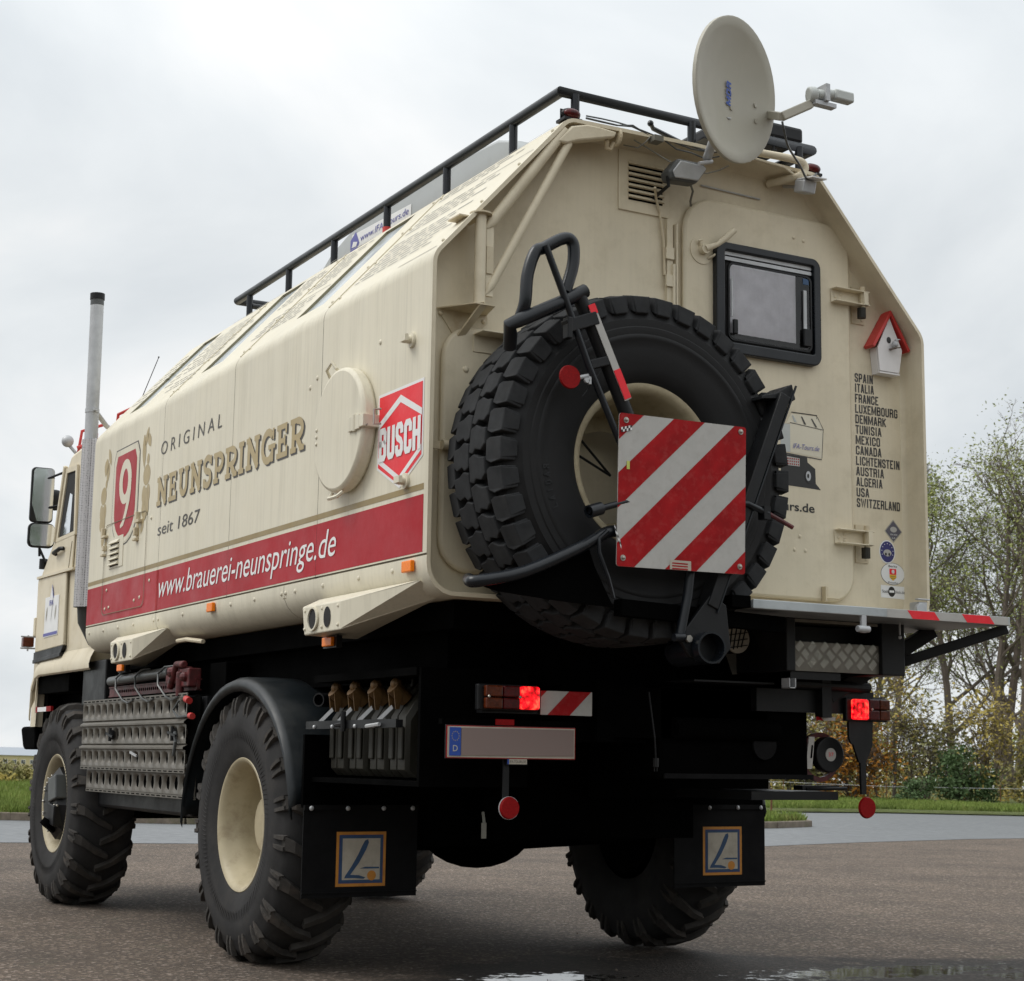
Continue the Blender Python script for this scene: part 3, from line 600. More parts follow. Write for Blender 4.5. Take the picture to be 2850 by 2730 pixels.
# thin poplar at the left and the apartment block far behind it
tree('thin bare poplar far behind the bumper, left edge of the photo', 23.0, 121.0, 5.0, 77, nleaf=260, lsize=0.08, leaf='leaf_olive', spread=-0.6, name='poplar_tree', clump=0.2, base_r=0.10, z=-0.6)
M['plaster'] = mat('pale_yellow_plaster', (0.55, 0.47, 0.27), 0.8, noise=(0.1, 0.06))
M['roof_grey'] = mat('grey_roof_sheet', (0.33, 0.36, 0.40), 0.6)
ab = thing('apartment_building', 'long pale yellow apartment block with a grey roof, far off at the left edge', 'building', (125, 590, -8), None, truck=False)
bx0, bx1, by0 = 96.0, 205.0, 586.0
build(MB().box((bx0, by0, -9), (bx1, by0 + 12, 1.2)), 'wall', 'plaster', ab)
build(MB().prism([(-0.6, 1.2), (12.6, 1.2), (6, 3.9)], (bx0 - 1, by0, 0), (0, 1, 0), (0, 0, 1), (bx1 - bx0 + 2, 0, 0)), 'roof', 'roof_grey', ab)
wp = None
for i in range(36):
    for zf in (-0.9, -3.6, -6.3):
        x0 = bx0 + 1.6 + i * 3.0; ww = 1.9 if i % 2 else 1.1
        if wp is None:
            wf = build(MB().box((x0, by0 - 0.06, zf - 0.7), (x0 + 1.5, by0 - 0.01, zf + 0.7)), 'window', 'white', ab)
            wg = build(MB().box((x0 + .12, by0 - 0.10, zf - 0.58), (x0 + .7, by0 - 0.07, zf + 0.58)).box((x0 + .8, by0 - 0.10, zf - 0.58), (x0 + 1.38, by0 - 0.07, zf + 0.58)), 'pane', 'win_dark', wf); wp = (x0, zf)
        else:
            c = wf.copy(); C.objects.link(c); c.parent = ab; c.location = (x0 - wp[0], 0, zf - wp[1]); d = wg.copy(); C.objects.link(d); d.parent = c
rp_ = MB().tube([(19.2, 24.3, 0.05), (19.22, 24.3, 0.62)], 0.022, 8)
M['rust'] = mat('rusty_steel', (0.12, 0.05, 0.02), 0.85, noise=(30, 0.3))
o = build(rp_, 'post', 'rust'); o['label'] = 'thin rusty post in the grass behind the right rear mud flap'; o['category'] = 'post'
wf_ = thing('wire_fence', 'thin wire fence in front of the young trees on the verge', 'fence', (36, 39.5, 0.1), None, truck=False)
fp = [(29.5, 44.0), (33.0, 41.4), (36.0, 39.6), (39.3, 37.6), (42.5, 35.4)]
wr = MB()
for zz in (0.62,): wr.tube([(a, b_, zz + .04 * math.sin(i * 2)) for i, (a, b_) in enumerate(fp)], 0.008, 5)
build(wr, 'wire', 'galv', wf_)
for a, b_ in fp: build(MB().tube([(a, b_, 0), (a, b_, .72)], 0.018, 6), 'post', 'rust', wf_)

# ================================================================== THE TRUCK
TRUCK = thing('expedition_truck', 'cream off-road truck with a camper box body, red stripe and brewery lettering on its side', 'truck', (0, 2.6, 0))
def P(mb, name, m, parent=None, **k): return build(mb, name, m, parent or TRUCK, **k)
L_ = 4.68
# outline of the box in section (x, z): right half mirrored
def arc(cx, cz, r, a0, a1, n=6): return [(cx + r * math.cos(R(a0 + (a1 - a0) * i / n)), cz + r * math.sin(R(a0 + (a1 - a0) * i / n))) for i in range(n + 1)]
SL = Vector((0.58, 0.66)).normalized()           # direction up the slanted flank (left side: +x, +z)
left = [(-1.10, 1.512)] + arc(-1.13, 1.632, 0.12, 262, 180, 5) + [(-1.25, 1.66)] + arc(-1.15, 2.795, 0.10, 180, 180 - 41.3, 5) + arc(-0.610, 3.418, 0.085, 138.7, 94, 5) + [(0.0, 3.515)]
prof = left + [(-x, z) for x, z in reversed(left[:-1])]
def offset(pr_, d):
    o = []; n = len(pr_)
    for i, (x, z) in enumerate(pr_):
        a, b_ = pr_[i - 1], pr_[(i + 1) % n]
        e1 = Vector((x - a[0], z - a[1])); e2 = Vector((b_[0] - x, b_[1] - z)); e1 = e1.normalized() if e1.length > 1e-6 else e2.normalized(); e2 = e2.normalized() if e2.length > 1e-6 else e1
        t_ = (e1 + e2).normalized(); nn = Vector((t_.y, -t_.x)); k = 1 / max(.5, nn.dot(Vector((e1.y, -e1.x)))); o.append((x + nn.x * d * k, z + nn.y * d * k))
    return o
in3 = offset(prof, 0.028)
if abs(in3[10][0]) > abs(prof[10][0]): sgn = -1
else: sgn = 1
ins = lambda d: offset(prof, sgn * d)
# outer skin: roof and right flank and floor in one shell; left side built of panels below
iS = 13      # index where the slant starts on the left (end of shoulder arc)
n_p = len(prof); 
sh = MB(); rp0 = [i for i in range(14, n_p)] + [0]      # from left roof arc round the right side and the floor
sh.grid([[(prof[i][0], y, prof[i][1]) for i in rp0] for y in (0.0, L_)])
P(sh, 'roof_and_right_side', 'cream', smooth=True)
# left panels: lower rail + four side skins, each wraps the shoulder
seams = [0.0, 1.07, 2.18, 3.29, L_]
lowp = prof[0:8]                       # floor edge curve up to z 1.66
for y0, y1 in ((0.0, 1.43), (1.434, 3.29), (3.294, L_)):
    g = MB(); g.grid([[(x, y, z) for x, z in lowp] for y in (y0, y1)]); P(g, 'lower_rail', 'cream_side_lit', smooth=True)
SV = lambda s, y, h=0.0: (-1.2162 + SL.x * s - SL.y * h, y, 2.8607 + SL.y * s + SL.x * h)      # point on the slanted flank, s up the slope
# slanted flank limits
s0 = 0.0; shoulder_end = prof[13]; roof_start = prof[14]
SB = Vector((shoulder_end[0], shoulder_end[1])); SE = Vector((roof_start[0], roof_start[1])); SLn = (SE - SB); SLEN = SLn.length; SLn = SLn.normalized(); SNn = Vector((-SLn.y, SLn.x))
def SV(s, y, h=0.0): q = SB + SLn * s + SNn * h; return (q.x, y, q.y)
for y0, y1 in zip(seams[:-1], seams[1:]):
    a = y0 + (0.002 if y0 else 0); b_ = y1 - (0.002 if y1 < L_ else 0)
    g = MB(); pp = [(-1.2505, 1.668)] + [(-1.2505, 1.95), (-1.2505, 2.3)] + [prof[i] for i in range(8, 14)]
    g.grid([[(x, y, z) for x, z in pp] for y in (a, (a + b_) / 2, b_)]); P(g, 'side_panel', 'cream_side_lit', smooth=True)
back_ = MB()
for y in seams[1:-1]: back_.box((-1.246, y - 0.02, 1.64), (-1.236, y + 0.02, 2.80))
back_.box((-1.246, 0.01, 1.63), (-1.24, L_ - .01, 1.69)); back_.box((-1.246, 1.41, 1.60), (-1.24, 1.45, 1.66))
P(back_, 'seam_backing', 'sealant')
# slanted flank with three sunk windows
wins = [(1.33, 1.66), (2.68, 3.02), (4.02, 4.34)]; ws0, ws1 = 0.12, 0.80
sp_ = MB(); M['window_reveal'] = mat('olive_window_reveal', (0.24, 0.215, 0.13), 0.7, noise=(9, .2))  # window reveals are olive, darker than the panels round them
def q4(s_a, s_b, ya, yb): sp_.add([SV(s_a, ya), SV(s_b, ya), SV(s_b, yb), SV(s_a, yb)], [(0, 1, 2, 3)])
q4(0, ws0, 0, L_); q4(ws1, SLEN, 0, L_)
edges = [0.0] + [v for w_ in wins for v in w_] + [L_]
for i in range(0, len(edges), 2): q4(ws0, ws1, edges[i], edges[i + 1])
P(sp_, 'slanted_panel', 'cream_slant')
for (ya, yb) in wins:
    wn = MB(); d = -0.013
    for (p, q) in (((ws0, ya), (ws1, ya)), ((ws1, ya), (ws1, yb)), ((ws1, yb), (ws0, yb)), ((ws0, yb), (ws0, ya))):
        wn.add([SV(p[0], p[1]), SV(q[0], q[1]), SV(q[0], q[1], d), SV(p[0], p[1], d)], [(0, 1, 2, 3)])
    wo = P(wn, 'roof_window', 'olive_drab'); wo.data.materials[0] = M['window_reveal']
    P(MB().add([SV(ws0, ya, d), SV(ws1, ya, d), SV(ws1, yb, d), SV(ws0, yb, d)], [(0, 1, 2, 3)]), 'pane', 'skylight', wo)
# panel joints on the slant: thin raised strips with screws
for y in seams[1:-1]: P(MB().bar(SV(0, y, .002), SV(SLEN, y, .002), .012, .006, up=(-SLn.y, 0, SLn.x)), 'joint_strip', 'cream_slant')
# front wall
P(MB().add([(x, L_, z) for x, z in prof], [tuple(range(n_p))]), 'front_wall', 'cream')
# rear rim and wall: loft of inset outlines
rim_ = MB(); rows_ = []
for d, y in ((0.0, 0.0), (0.016, -0.001), (0.018, 0.012), (0.019, 0.05), (0.020, 0.10), (0.024, 0.122), (0.033, 0.13)):
    rows_.append([(x, y, z) for x, z in ins(d)])
rim_.grid(rows_, closed=True)
P(rim_, 'rear_rim', 'cream', smooth=True, angle=60)
P(MB().add([(x, 0.13, z) for x, z in ins(0.033)], [tuple(range(n_p))]), 'rear_wall', 'cream')
WY = 0.13
# rivets
def studs(name, pts, r, nrm, m='cream', parent=None):
    g = MB()
    for p in pts: g.ball(p, r, 8, 5, (0.55 if abs(nrm[0]) else 1, 0.55 if abs(nrm[1]) else 1, 1))
    return P(g, name, m, parent, smooth=True)
studs('rivet', [(-1.25, y, 1.625) for y in (0.30, 0.62, 0.99, 1.30, 1.41, 1.46, 1.80, 2.12, 2.46, 2.84, 3.25, 3.33, 3.7, 4.0, 4.3, 4.6)], 0.010, (1, 0, 0), 'cream_side_lit')
# ---- print on the left side
LX = -1.2506
def dec(poly, m, name, lay=1, par=None, t=0.0006):      # poly in (y, z) on the left side
    g = MB(); x = LX - 0.0009 * lay; g.add([(x, y, z) for y, z in poly], [tuple(range(len(poly)))]); return P(g, name, m, par)
RD, UP, NL = (0, -1, 0), (0, 0, 1), (-1, 0, 0)
def seamed(z0, z1, m, name, lay=1):
    for y0, y1 in zip(seams[:-1], seams[1:]): dec([(max(y0, .034) + .001, z0), (y1 - .001, z0), (y1 - .001, z1), (max(y0, .034) + .001, z1)], m, name, lay)
seamed(1.675, 1.896, 'red', 'red_stripe'); seamed(1.914, 1.938, 'olive', 'gold_line')
dec([(3.275, 1.675), (3.305, 1.675), (3.305, 1.896), (3.275, 1.896)], 'retro_red', 'faded_stripe_joint', 2)
text_mesh('www.brauerei-neunspringe.de', (LX, 3.275, 1.742), RD, UP, NL, 2.41, 0.118, shear=0.28, name='lettering', m='white', parent=TRUCK, t=0.003)
text_mesh('O R I G I N A L', (LX, 3.33, 2.533), RD, UP, NL, 0.985, 0.072, shear=0.12, bold=-0.006, name='lettering', m='ink', parent=TRUCK, t=0.002)
text_mesh('seit 1867', (LX, 3.325, 2.086), RD, UP, NL, 0.69, 0.066, shear=0.18, name='lettering', m='ink', parent=TRUCK, t=0.002)
# slab-serif lettering built from strokes
def stroke(g, pts, wd, o, k):
    pts = [Vector(p) for p in pts]; m_ = len(pts); Lf, Rt = [], []
    for i in range(m_):
        d = (pts[min(i + 1, m_ - 1)] - pts[max(i - 1, 0)]).normalized(); nn = Vector((-d.y, d.x)); Lf.append(pts[i] + nn * wd / 2); Rt.append(pts[i] - nn * wd / 2)
    z_ = o[0] - 0.00012 * k; g.add([(z_, o[1] - p.x, o[2] + p.y) for p in Lf + Rt], [(i, i + 1, m_ + i + 1, m_ + i) for i in range(m_ - 1)])
def slab_word(word, y0, z0, total, H, lay, m):
    SW, TW = 0.036, 0.026; adv = {'N': 1.12, 'E': .90, 'U': 1.05, 'S': .86, 'P': .95, 'R': 1.02, 'I': .56, 'G': 1.06}
    tot = sum(adv[c] for c in word); u = total / tot; y = y0
    for c in word:
        g = MB(); W_ = (adv[c] - .17) * u; o = (LX - 0.0009 * lay, y, z0); k = [0]
        def S(pts, wd): k[0] += 1; stroke(g, pts, wd, o, k[0])
        a = SW / 2 + .018; b_ = W_ - SW / 2 - .012; tp = H - TW / 2; bt = TW / 2
        vert = lambda x, z_a=0, z_b=None: S([(x, z_a), (x, H if z_b is None else z_b)], SW)
        ser = lambda x, z_, w2=.036: S([(x - w2, z_), (x + w2, z_)], TW)
        if c == 'N':
            vert(a); vert(b_); S([(a - .012, H - .004), (b_ + .012, .004)], SW * 1.1); ser(a, bt); ser(a - .008, tp, .026); ser(b_, tp)
        elif c == 'E':
            vert(a); S([(a - .036, tp), (W_ - .01, tp)], TW); S([(a, H / 2), (W_ * .74, H / 2)], TW * .9); S([(a - .036, bt), (W_, bt)], TW); S([(W_ - .02, H), (W_ - .02, H - .048)], .02); S([(W_ - .011, 0), (W_ - .011, .052)], .02); S([(W_ * .74, H / 2 - .024), (W_ * .74, H / 2 + .024)], .018)
        elif c == 'U':
            r_ = (b_ - a) / 2; cx_ = (a + b_) / 2; S([(a, H), (a, r_)] + [(cx_ - r_ * math.cos(R(t_)), r_ + .018 - r_ * math.sin(R(t_))) for t_ in range(0, 181, 20)] + [(b_, H)], SW); ser(a, tp); ser(b_, tp, .032)
        elif c == 'I': vert(W_ / 2); ser(W_ / 2, bt); ser(W_ / 2, tp)
        elif c in 'PR':
            vert(a); ser(a, bt); S([(a - .036, tp), (W_ * .55, tp)], TW); r_ = H * .25; cx_ = W_ * .52
            S([(cx_ + (W_ * .40) * math.sin(R(t_)), H - .014 - r_ + r_ * .98 * math.cos(R(t_))) for t_ in range(0, 181, 20)], SW * .92); S([(a, H - .014 - 2 * r_ + .004), (cx_, H - .014 - 2 * r_ + .004)], TW)
            if c == 'R': S([(W_ * .50, H * .46), (W_ * .86, .012)], SW); S([(W_ * .70, bt), (W_ + .012, bt)], TW)
        elif c == 'S':
            cx_ = W_ / 2; r_ = W_ * .38; p_ = [(cx_ + r_ * math.cos(R(t_)), H * .735 + H * .22 * math.sin(R(t_))) for t_ in range(15, 271, 25)] + [(cx_ + r_ * math.cos(R(t_)), H * .285 + H * .23 * math.sin(R(t_))) for t_ in range(75, -176, -25)]
            S(p_, SW * .95); S([(W_ - .010, H), (W_ - .010, H * .70)], .018); S([(.012, 0), (.012, H * .30)], .018)
        elif c == 'G':
            cx_ = W_ / 2; r_ = W_ * .42; S([(cx_ + r_ * math.cos(R(t_)), H / 2 + H * .43 * math.sin(R(t_))) for t_ in range(38, 341, 22)], SW); S([(W_ - .014, H), (W_ - .014, H * .66)], .018); S([(W_ * .86, 0.0), (W_ * .86, H * .46)], SW * .8); S([(W_ * .55, H * .46), (W_ + .014, H * .46)], TW * .9)
        P(g, 'letter', m); y -= adv[c] * u
slab_word('NEUNSPRINGER', 3.352, 2.243, 2.14, 0.158, 1.0, 'ink')
slab_word('NEUNSPRINGER', 3.366, 2.252, 2.14, 0.158, 2.6, 'gold')
# crest with the nine and hop vines
crest = [(4.195, 2.688), (3.765, 2.688), (3.715, 2.62), (3.715, 2.30)] + [(3.975 - .26 * math.cos(R(a)), 2.30 - .20 * math.sin(R(a))) for a in range(10, 171, 16)] + [(4.235, 2.30), (4.235, 2.62)]
def shrink(p, k, c=(3.975, 2.40)): return [(c[0] + (a - c[0]) * k, c[1] + (b_ - c[1]) * (k + (1 - k) * .25)) for a, b_ in p]
dec(crest, 'ink', 'crest_outline', 1); dec(shrink(crest, .965), 'cream_side_lit', 'crest_border', 2); dec(shrink(crest, .93), 'cream_side_lit', 'crest_border', 3); dec(shrink(crest, .80), 'red', 'crest_field', 4)
nine = MB(); k_ = LX - .0009 * 5.2
pts_ = [(3.975 - .088 * math.cos(R(t_)), 2.475 + .105 * math.sin(R(t_))) for t_ in range(0, 361, 15)]
def strip_(g, pts, ws, x):
    pts = [Vector(p) for p in pts]; m_ = len(pts); A, B = [], []
    for i in range(m_):
        d = (pts[min(i + 1, m_ - 1)] - pts[max(i - 1, 0)]).normalized(); nn = Vector((-d.y, d.x)); A.append(pts[i] + nn * ws[i] / 2); B.append(pts[i] - nn * ws[i] / 2)
    g.add([(x, p.x, p.y) for p in A + B], [(i, i + 1, m_ + i + 1, m_ + i) for i in range(m_ - 1)])
strip_(nine, pts_, [.055 + .012 * abs(math.cos(R(t_))) for t_ in range(0, 361, 15)], k_)
strip_(nine, [(3.888, 2.49), (3.885, 2.42), (3.90, 2.36), (3.94, 2.29), (3.99, 2.23), (4.04, 2.215)], [.058, .060, .055, .045, .036, .02], k_ - .0003)
P(nine, 'numeral_nine', 'cream_side_lit')
def leafshape(cx, cz, ln, wd, rot): return [(cx + x * math.cos(rot) - z * math.sin(rot), cz + x * math.sin(rot) + z * math.cos(rot)) for x, z in [(0, -ln / 2), (wd * .35, -ln * .25), (wd * .5, 0), (wd * .42, ln * .25), (wd * .12, ln * .5), (-wd * .12, ln * .5), (-wd * .42, ln * .25), (-wd * .5, 0), (-wd * .35, -ln * .25)]]
for (cy, cz, ln, wd, rt) in ((4.40, 2.615, .11, .09, .3), (4.33, 2.67, .12, .05, -.5), (4.36, 2.575, .13, .06, .2), (4.385, 2.51, .055, .04, 0), (3.60, 2.68, .12, .05, .5), (3.64, 2.60, .20, .07, -.1), (3.55, 2.655, .10, .06, -.6), (3.56, 2.545, .07, .05, 0), (4.41, 2.17, .09, .06, .1), (4.34, 2.14, .12, .045, .5), (3.70, 2.145, .13, .07, -.25), (3.62, 2.175, .10, .06, .4), (3.60, 2.27, .06, .035, 0)):
    dec(leafshape(cy, cz, ln, wd, rt), 'gold', 'hop_leaf', 1)
for cy, cz, sc_ in ((4.43, 2.40, 1.0), (3.575, 2.41, 1.1)):
    dec(ell(cy, cz + .045 * sc_, .06 * sc_, .055 * sc_, 16), 'gold', 'hop_cone', 1)
    for q, (dy_, dz_, w_, h_) in enumerate(((-.035, -.055, .032, .05), (.035, -.055, .032, .05), (0, -.07, .038, .05), (-.03, -.125, .028, .045), (.03, -.125, .028, .045), (0, -.15, .022, .04))):
        dec(ell(cy + dy_ * sc_, cz + dz_ * sc_, w_ * sc_, h_ * sc_, 12), 'gold', 'hop_cone', 1.3 + q * .35)
# red and white hexagonal sign on the side
bs = P(MB().prism([(0.462, 2.046), (0.462, 2.350), (0.048, 2.350), (0.048, 2.046), (0.250, 1.945)], (LX - .0005, 0, 0), (0, 1, 0), (0, 0, 1), (-.0015, 0, 0)), 'company_sign', 'white')
def sgn_(poly, m, lay): 
    g = MB(); g.add([(LX - .0025 - .0008 * lay, y, z) for y, z in poly], [tuple(range(len(poly)))]); return P(g, 'sign_print', m, bs)
sgn_([(0.450, 2.052), (0.450, 2.338), (0.058, 2.338), (0.058, 2.052), (0.250, 1.958)], 'red_bright', 1)
sgn_([(0.452, 2.232), (0.250, 2.318), (0.250, 2.288), (0.452, 2.205)], 'white', 2); sgn_([(0.250, 2.318), (0.058, 2.232), (0.058, 2.205), (0.250, 2.288)], 'white', 2.2)
sgn_([(0.450, 2.070), (0.250, 1.972), (0.250, 1.994), (0.450, 2.093)], 'white', 2); sgn_([(0.250, 1.972), (0.058, 2.070), (0.058, 2.093), (0.250, 1.994)], 'white', 2.2)
block_text('BUSCH', (LX - .005, 0.441, 2.074), RD, UP, NL, 0.378, 0.132, .0265, 'white', bs, gap=.10)
# drum-shaped round hatch
ht = P(MB().disc((-1.25, 0.735, 2.25), (-1, 0, 0), 0.262, 0.066, 48), 'round_hatch', 'cream_side_lit', smooth=True, bevel=0.016)
def loopy(c, w_, h_, ax): return [(c[0], c[1] + u * w_, c[2] + v * h_) for u, v in ax]
P(MB().tube([(-1.26, 0.80, 2.51), (-1.30, 0.80, 2.525), (-1.31, 0.82, 2.555), (-1.30, 0.90, 2.535), (-1.27, 0.92, 2.50)], 0.007, 6), 'handle', 'cream_side_lit', ht, smooth=True)
P(MB().tube([(-1.30, 0.80, 1.99), (-1.32, 0.79, 1.965), (-1.32, 0.70, 1.965), (-1.30, 0.69, 1.985)], 0.008, 6), 'handle', 'cream_side_lit', ht, smooth=True)
P(MB().box((-1.326, 0.49, 2.215), (-1.317, 0.60, 2.275)).box((-1.325, 0.45, 2.22), (-1.25, 0.492, 2.27)).tube([(-1.32, .54, 2.21), (-1.32, .54, 2.28)], .012, 8), 'hinge', 'cream_side_lit', ht, bevel=.002)
P(MB().tube([(-1.27, .40, 2.225), (-1.30, .40, 2.22), (-1.30, .40, 2.28), (-1.27, .40, 2.285)], .005, 6).tube([(-1.31, .44, 2.225), (-1.30, .62, 2.21)], .004, 6), 'latch_wire', 'steel_bolt', ht)
studs('stud', [(-1.318, .95, z) for z in (2.22, 2.25, 2.28)], .008, (1, 0, 0), 'cream_side_lit', ht)
for (y, z) in ((0.165, 2.52), (0.19, 1.965)):
    c = P(MB().disc((-1.25, y, z), (-1, 0, 0), .032, .012, 16).disc((-1.262, y, z), (-1, 0, 0), .016, .03, 12).box((-1.30, y - .035, z - .012), (-1.285, y + .012, z + .014)), 'lashing_stud', 'cream_side_lit', smooth=True)
studs('bolt_head', [(-1.25, .465, 2.575), (-1.25, 1.12, 2.55), (-1.25, 1.2, 2.52)], .012, (1, 0, 0), 'cream_side_lit')
# front locker door outline, latches, louvres
ld = rrect(3.515, 1.715, 4.345, 2.255, .05); ldi = [(3.93 + (a - 3.93) * .990, 1.985 + (b_ - 1.985) * .985) for a, b_ in ld]
P(MB().ringprism(ld, ldi, (LX - .0050, 0, 0), (0, 1, 0), (0, 0, 1), (-.0012, 0, 0)), 'locker_door_gap', 'sealant')
lt = MB()
for y, z, h_, w_ in ((3.68, 2.235, .05, .035), (3.66, 2.205, .018, .075), (3.70, 2.15, .045, .03), (3.70, 2.105, .016, .05), (4.36, 2.215, .05, .03), (4.33, 2.185, .015, .08), (4.32, 2.115, .03, .03), (4.34, 2.075, .014, .05)): lt.box((LX - .024, y - w_ / 2, z - h_ / 2), (LX, y + w_ / 2, z + h_ / 2))
P(lt, 'latch', 'cream_rust', bevel=.003)
lv = MB().box((LX - .004, 3.965, 1.982), (LX, 4.237, 2.165))
for i in range(5): lv.prism([(0, 0), (-.018, .0), (0, .022)], (LX - .004, 4.04, 1.999 + i * .032), (1, 0, 0), (0, 0, 1), (0, .18, 0))
P(lv, 'louvre', 'cream_side_lit')
dk = MB()
for i in range(5): dk.box((LX - .0052, 4.045, 1.993 + i * .032), (LX - .004, 4.215, 1.999 + i * .032))
P(dk, 'louvre_gap', 'black_matt')
studs('bolt_head', [(LX - .002, y, z) for y, z in ((4.26, 1.86), (4.28, 1.75), (4.2, 1.755), (3.6, 1.77), (3.7, 1.76), (3.43, 1.85), (3.45, 2.2))], .010, (1, 0, 0), 'cream_side_lit')
# faded poem printed on the slanted flank: rows of short grey strokes
pm = MB(); rnd = random.Random(12)
def para(ya, yb, sa, sb, dn=0.034):
    s_ = sb
    while s_ > sa:
        y = yb; end = ya + rnd.random() * (yb - ya) * .35
        while y > end:
            ln = rnd.uniform(.04, .15)
            if y - ln < ya: break
            pm.add([SV(s_, y, .0012), SV(s_ + .0135, y, .0012), SV(s_ + .0135, y - ln, .0012), SV(s_, y - ln, .0012)], [(0, 1, 2, 3)]); y -= ln + .025
        s_ -= dn
para(.12, 1.0, .10, .40); para(.14, 1.0, .47, .62); para(.2, 1.0, .70, .80); para(1.75, 2.12, .45, .78); para(1.78, 2.4, .16, .36); para(3.1, 3.75, .3, .72, .04); para(3.2, 3.7, .12, .22, .04); para(2.25, 2.6, .5, .75); para(4.3, 4.6, .2, .7, .05); para(3.75, 3.95, .2, .7, .05)
for ya, yb, s_ in ((.05, .40, .02), (.05, .5, .66), (.1, .6, .84), (1.8, 2.6, .86), (1.7, 2.3, .40), (3.1, 3.9, .84)): pm.add([SV(s_, yb, .0014), SV(s_ + .006, yb, .0014), SV(s_ + .006, ya, .0014), SV(s_, ya, .0014)], [(0, 1, 2, 3)])
P(pm, 'faded_print', 'grey_print')['kind'] = 'stuff'
studs('screw', [SV(s_, y, .002) for y in (.03, 1.03, 1.11, 2.14, 2.22, 3.25, 3.33) for s_ in (.05, .3, .55, .78)], .008, (0, 0, 0), 'cream_slant')
# hopper-shaped light housings under the side
def housing(y0, y1, f0, f1):
    A = [(-1.245, y1, 1.568), (-1.245, y0, 1.572), (-1.13, y0 + .06, 1.515), (-1.10, y1 - .08, 1.40)]
    B = [(-1.375, f1, 1.518), (-1.375, f0, 1.520), (-1.372, f0 + .01, 1.402), (-1.372, f1 - .02, 1.400)]
    g = MB(); g.add(A + B, [(0, 1, 2, 3), (4, 7, 6, 5), (0, 4, 5, 1), (1, 5, 6, 2), (2, 6, 7, 3), (3, 7, 4, 0)])
    h = P(g, 'light_housing', 'cream_side_lit', bevel=.006)
    w_ = f1 - f0
    for cy, rx, rz, ring in ((f1 - w_ * .30, w_ * .11, .043, True), (f0 + w_ * .34, w_ * .085, .042, False)):
        P(MB().add([(-1.3765, y, z) for y, z in ell(cy, 1.462, rx, rz)], [tuple(range(24))]), 'port', 'interior', h)
        if ring: P(MB().ringprism(ell(cy, 1.462, rx + .012, rz + .006), ell(cy, 1.462, rx, rz), (-1.375, 0, 0), (0, 1, 0), (0, 0, 1), (-.008, 0, 0)), 'port_ring', 'cream_side_lit', h)
    studs('screw', [(-1.376, y, z) for y in (f1 - .03, f1 - w_ * .52, f0 + .03) for z in (1.425, 1.50)], .007, (1, 0, 0), 'cream_side_lit', h)
housing(0.06, 1.03, 0.50, 0.90); housing(3.10, 4.02, 3.28, 3.70)
for y, z, x in ((0.137, 1.627, -1.252), (2.372, 1.627, -1.252)):
    P(MB().box((x - .018, y - .042, z - .022), (x, y + .042, z + .022)), 'side_marker', 'amber', bevel=.004)
for y, z, x in ((0.88, 1.380, -1.25), (3.86, 1.388, -1.25)):
    mk_ = P(MB().box((x - .006, y - .07, z - .026), (x + .02, y + .07, z + .024)), 'side_marker', 'black'); P(MB().box((x - .022, y - .05, z - .020), (x - .006, y + .05, z + .018)), 'lens', 'amber', mk_, bevel=.004)
P(MB().tube([(-1.18, 2.7, 1.48), (-1.2, 2.9, 1.50), (-1.2, 3.05, 1.50)], .012, 8), 'pipe_stub', 'cream')
# ---- rear wall fittings (x to the right, z up, wall plane y = WY)
XE, ZE, NB = (1, 0, 0), (0, 0, 1), (0, -1, 0)
def plate(poly, y, d, name, m, par=None, bevel=0.0, **k): return P(MB().prism(poly, (0, y, 0), XE, ZE, (0, -d, 0)), name, m, par, bevel=bevel, **k)
def wdec(poly, y, name, m, par=None, lay=1): return P(MB().add([(x, y - .0007 * lay, z) for x, z in poly], [tuple(range(len(poly)))]), name, m, par)
cover = plate(rrect(-1.150, 1.615, -0.22, 2.590, .13), WY, .035, 'left_door', 'cream', bevel=.014, smooth=True)
studs('rivet', [(x, WY - .035, z) for x, z in ((-1.05, 2.415), (-.965, 2.405), (-1.06, 1.9), (-.9, 1.7), (-.6, 1.70))], .014, (0, 1, 0), 'cream', cover)
P(MB().box((-1.02, WY - .12, 2.557), (-.60, WY - .035, 2.562)).box((-1.02, WY - .040, 2.49), (-.60, WY - .034, 2.562)), 'angle_bracket', 'cream', cover, bevel=.002)
P(MB().box((-1.0, WY - .05, 1.65), (-.88, WY - .035, 1.78)), 'hinge_plate', 'cream_rust', cover, bevel=.003)
studs('bolt_head', [(x, WY - .05, z) for x, z in ((-.975, 1.755), (-.905, 1.76), (-.94, 1.70))], .011, (0, 1, 0), 'cream', cover)
P(MB().box((-1.21, WY - .045, 2.085), (-1.03, WY - .036, 2.115)).tube([(-1.16, WY - .06, 2.10), (-1.10, WY - .06, 2.10)], .02, 10), 'strap_latch', 'cream_rust', cover, smooth=True)
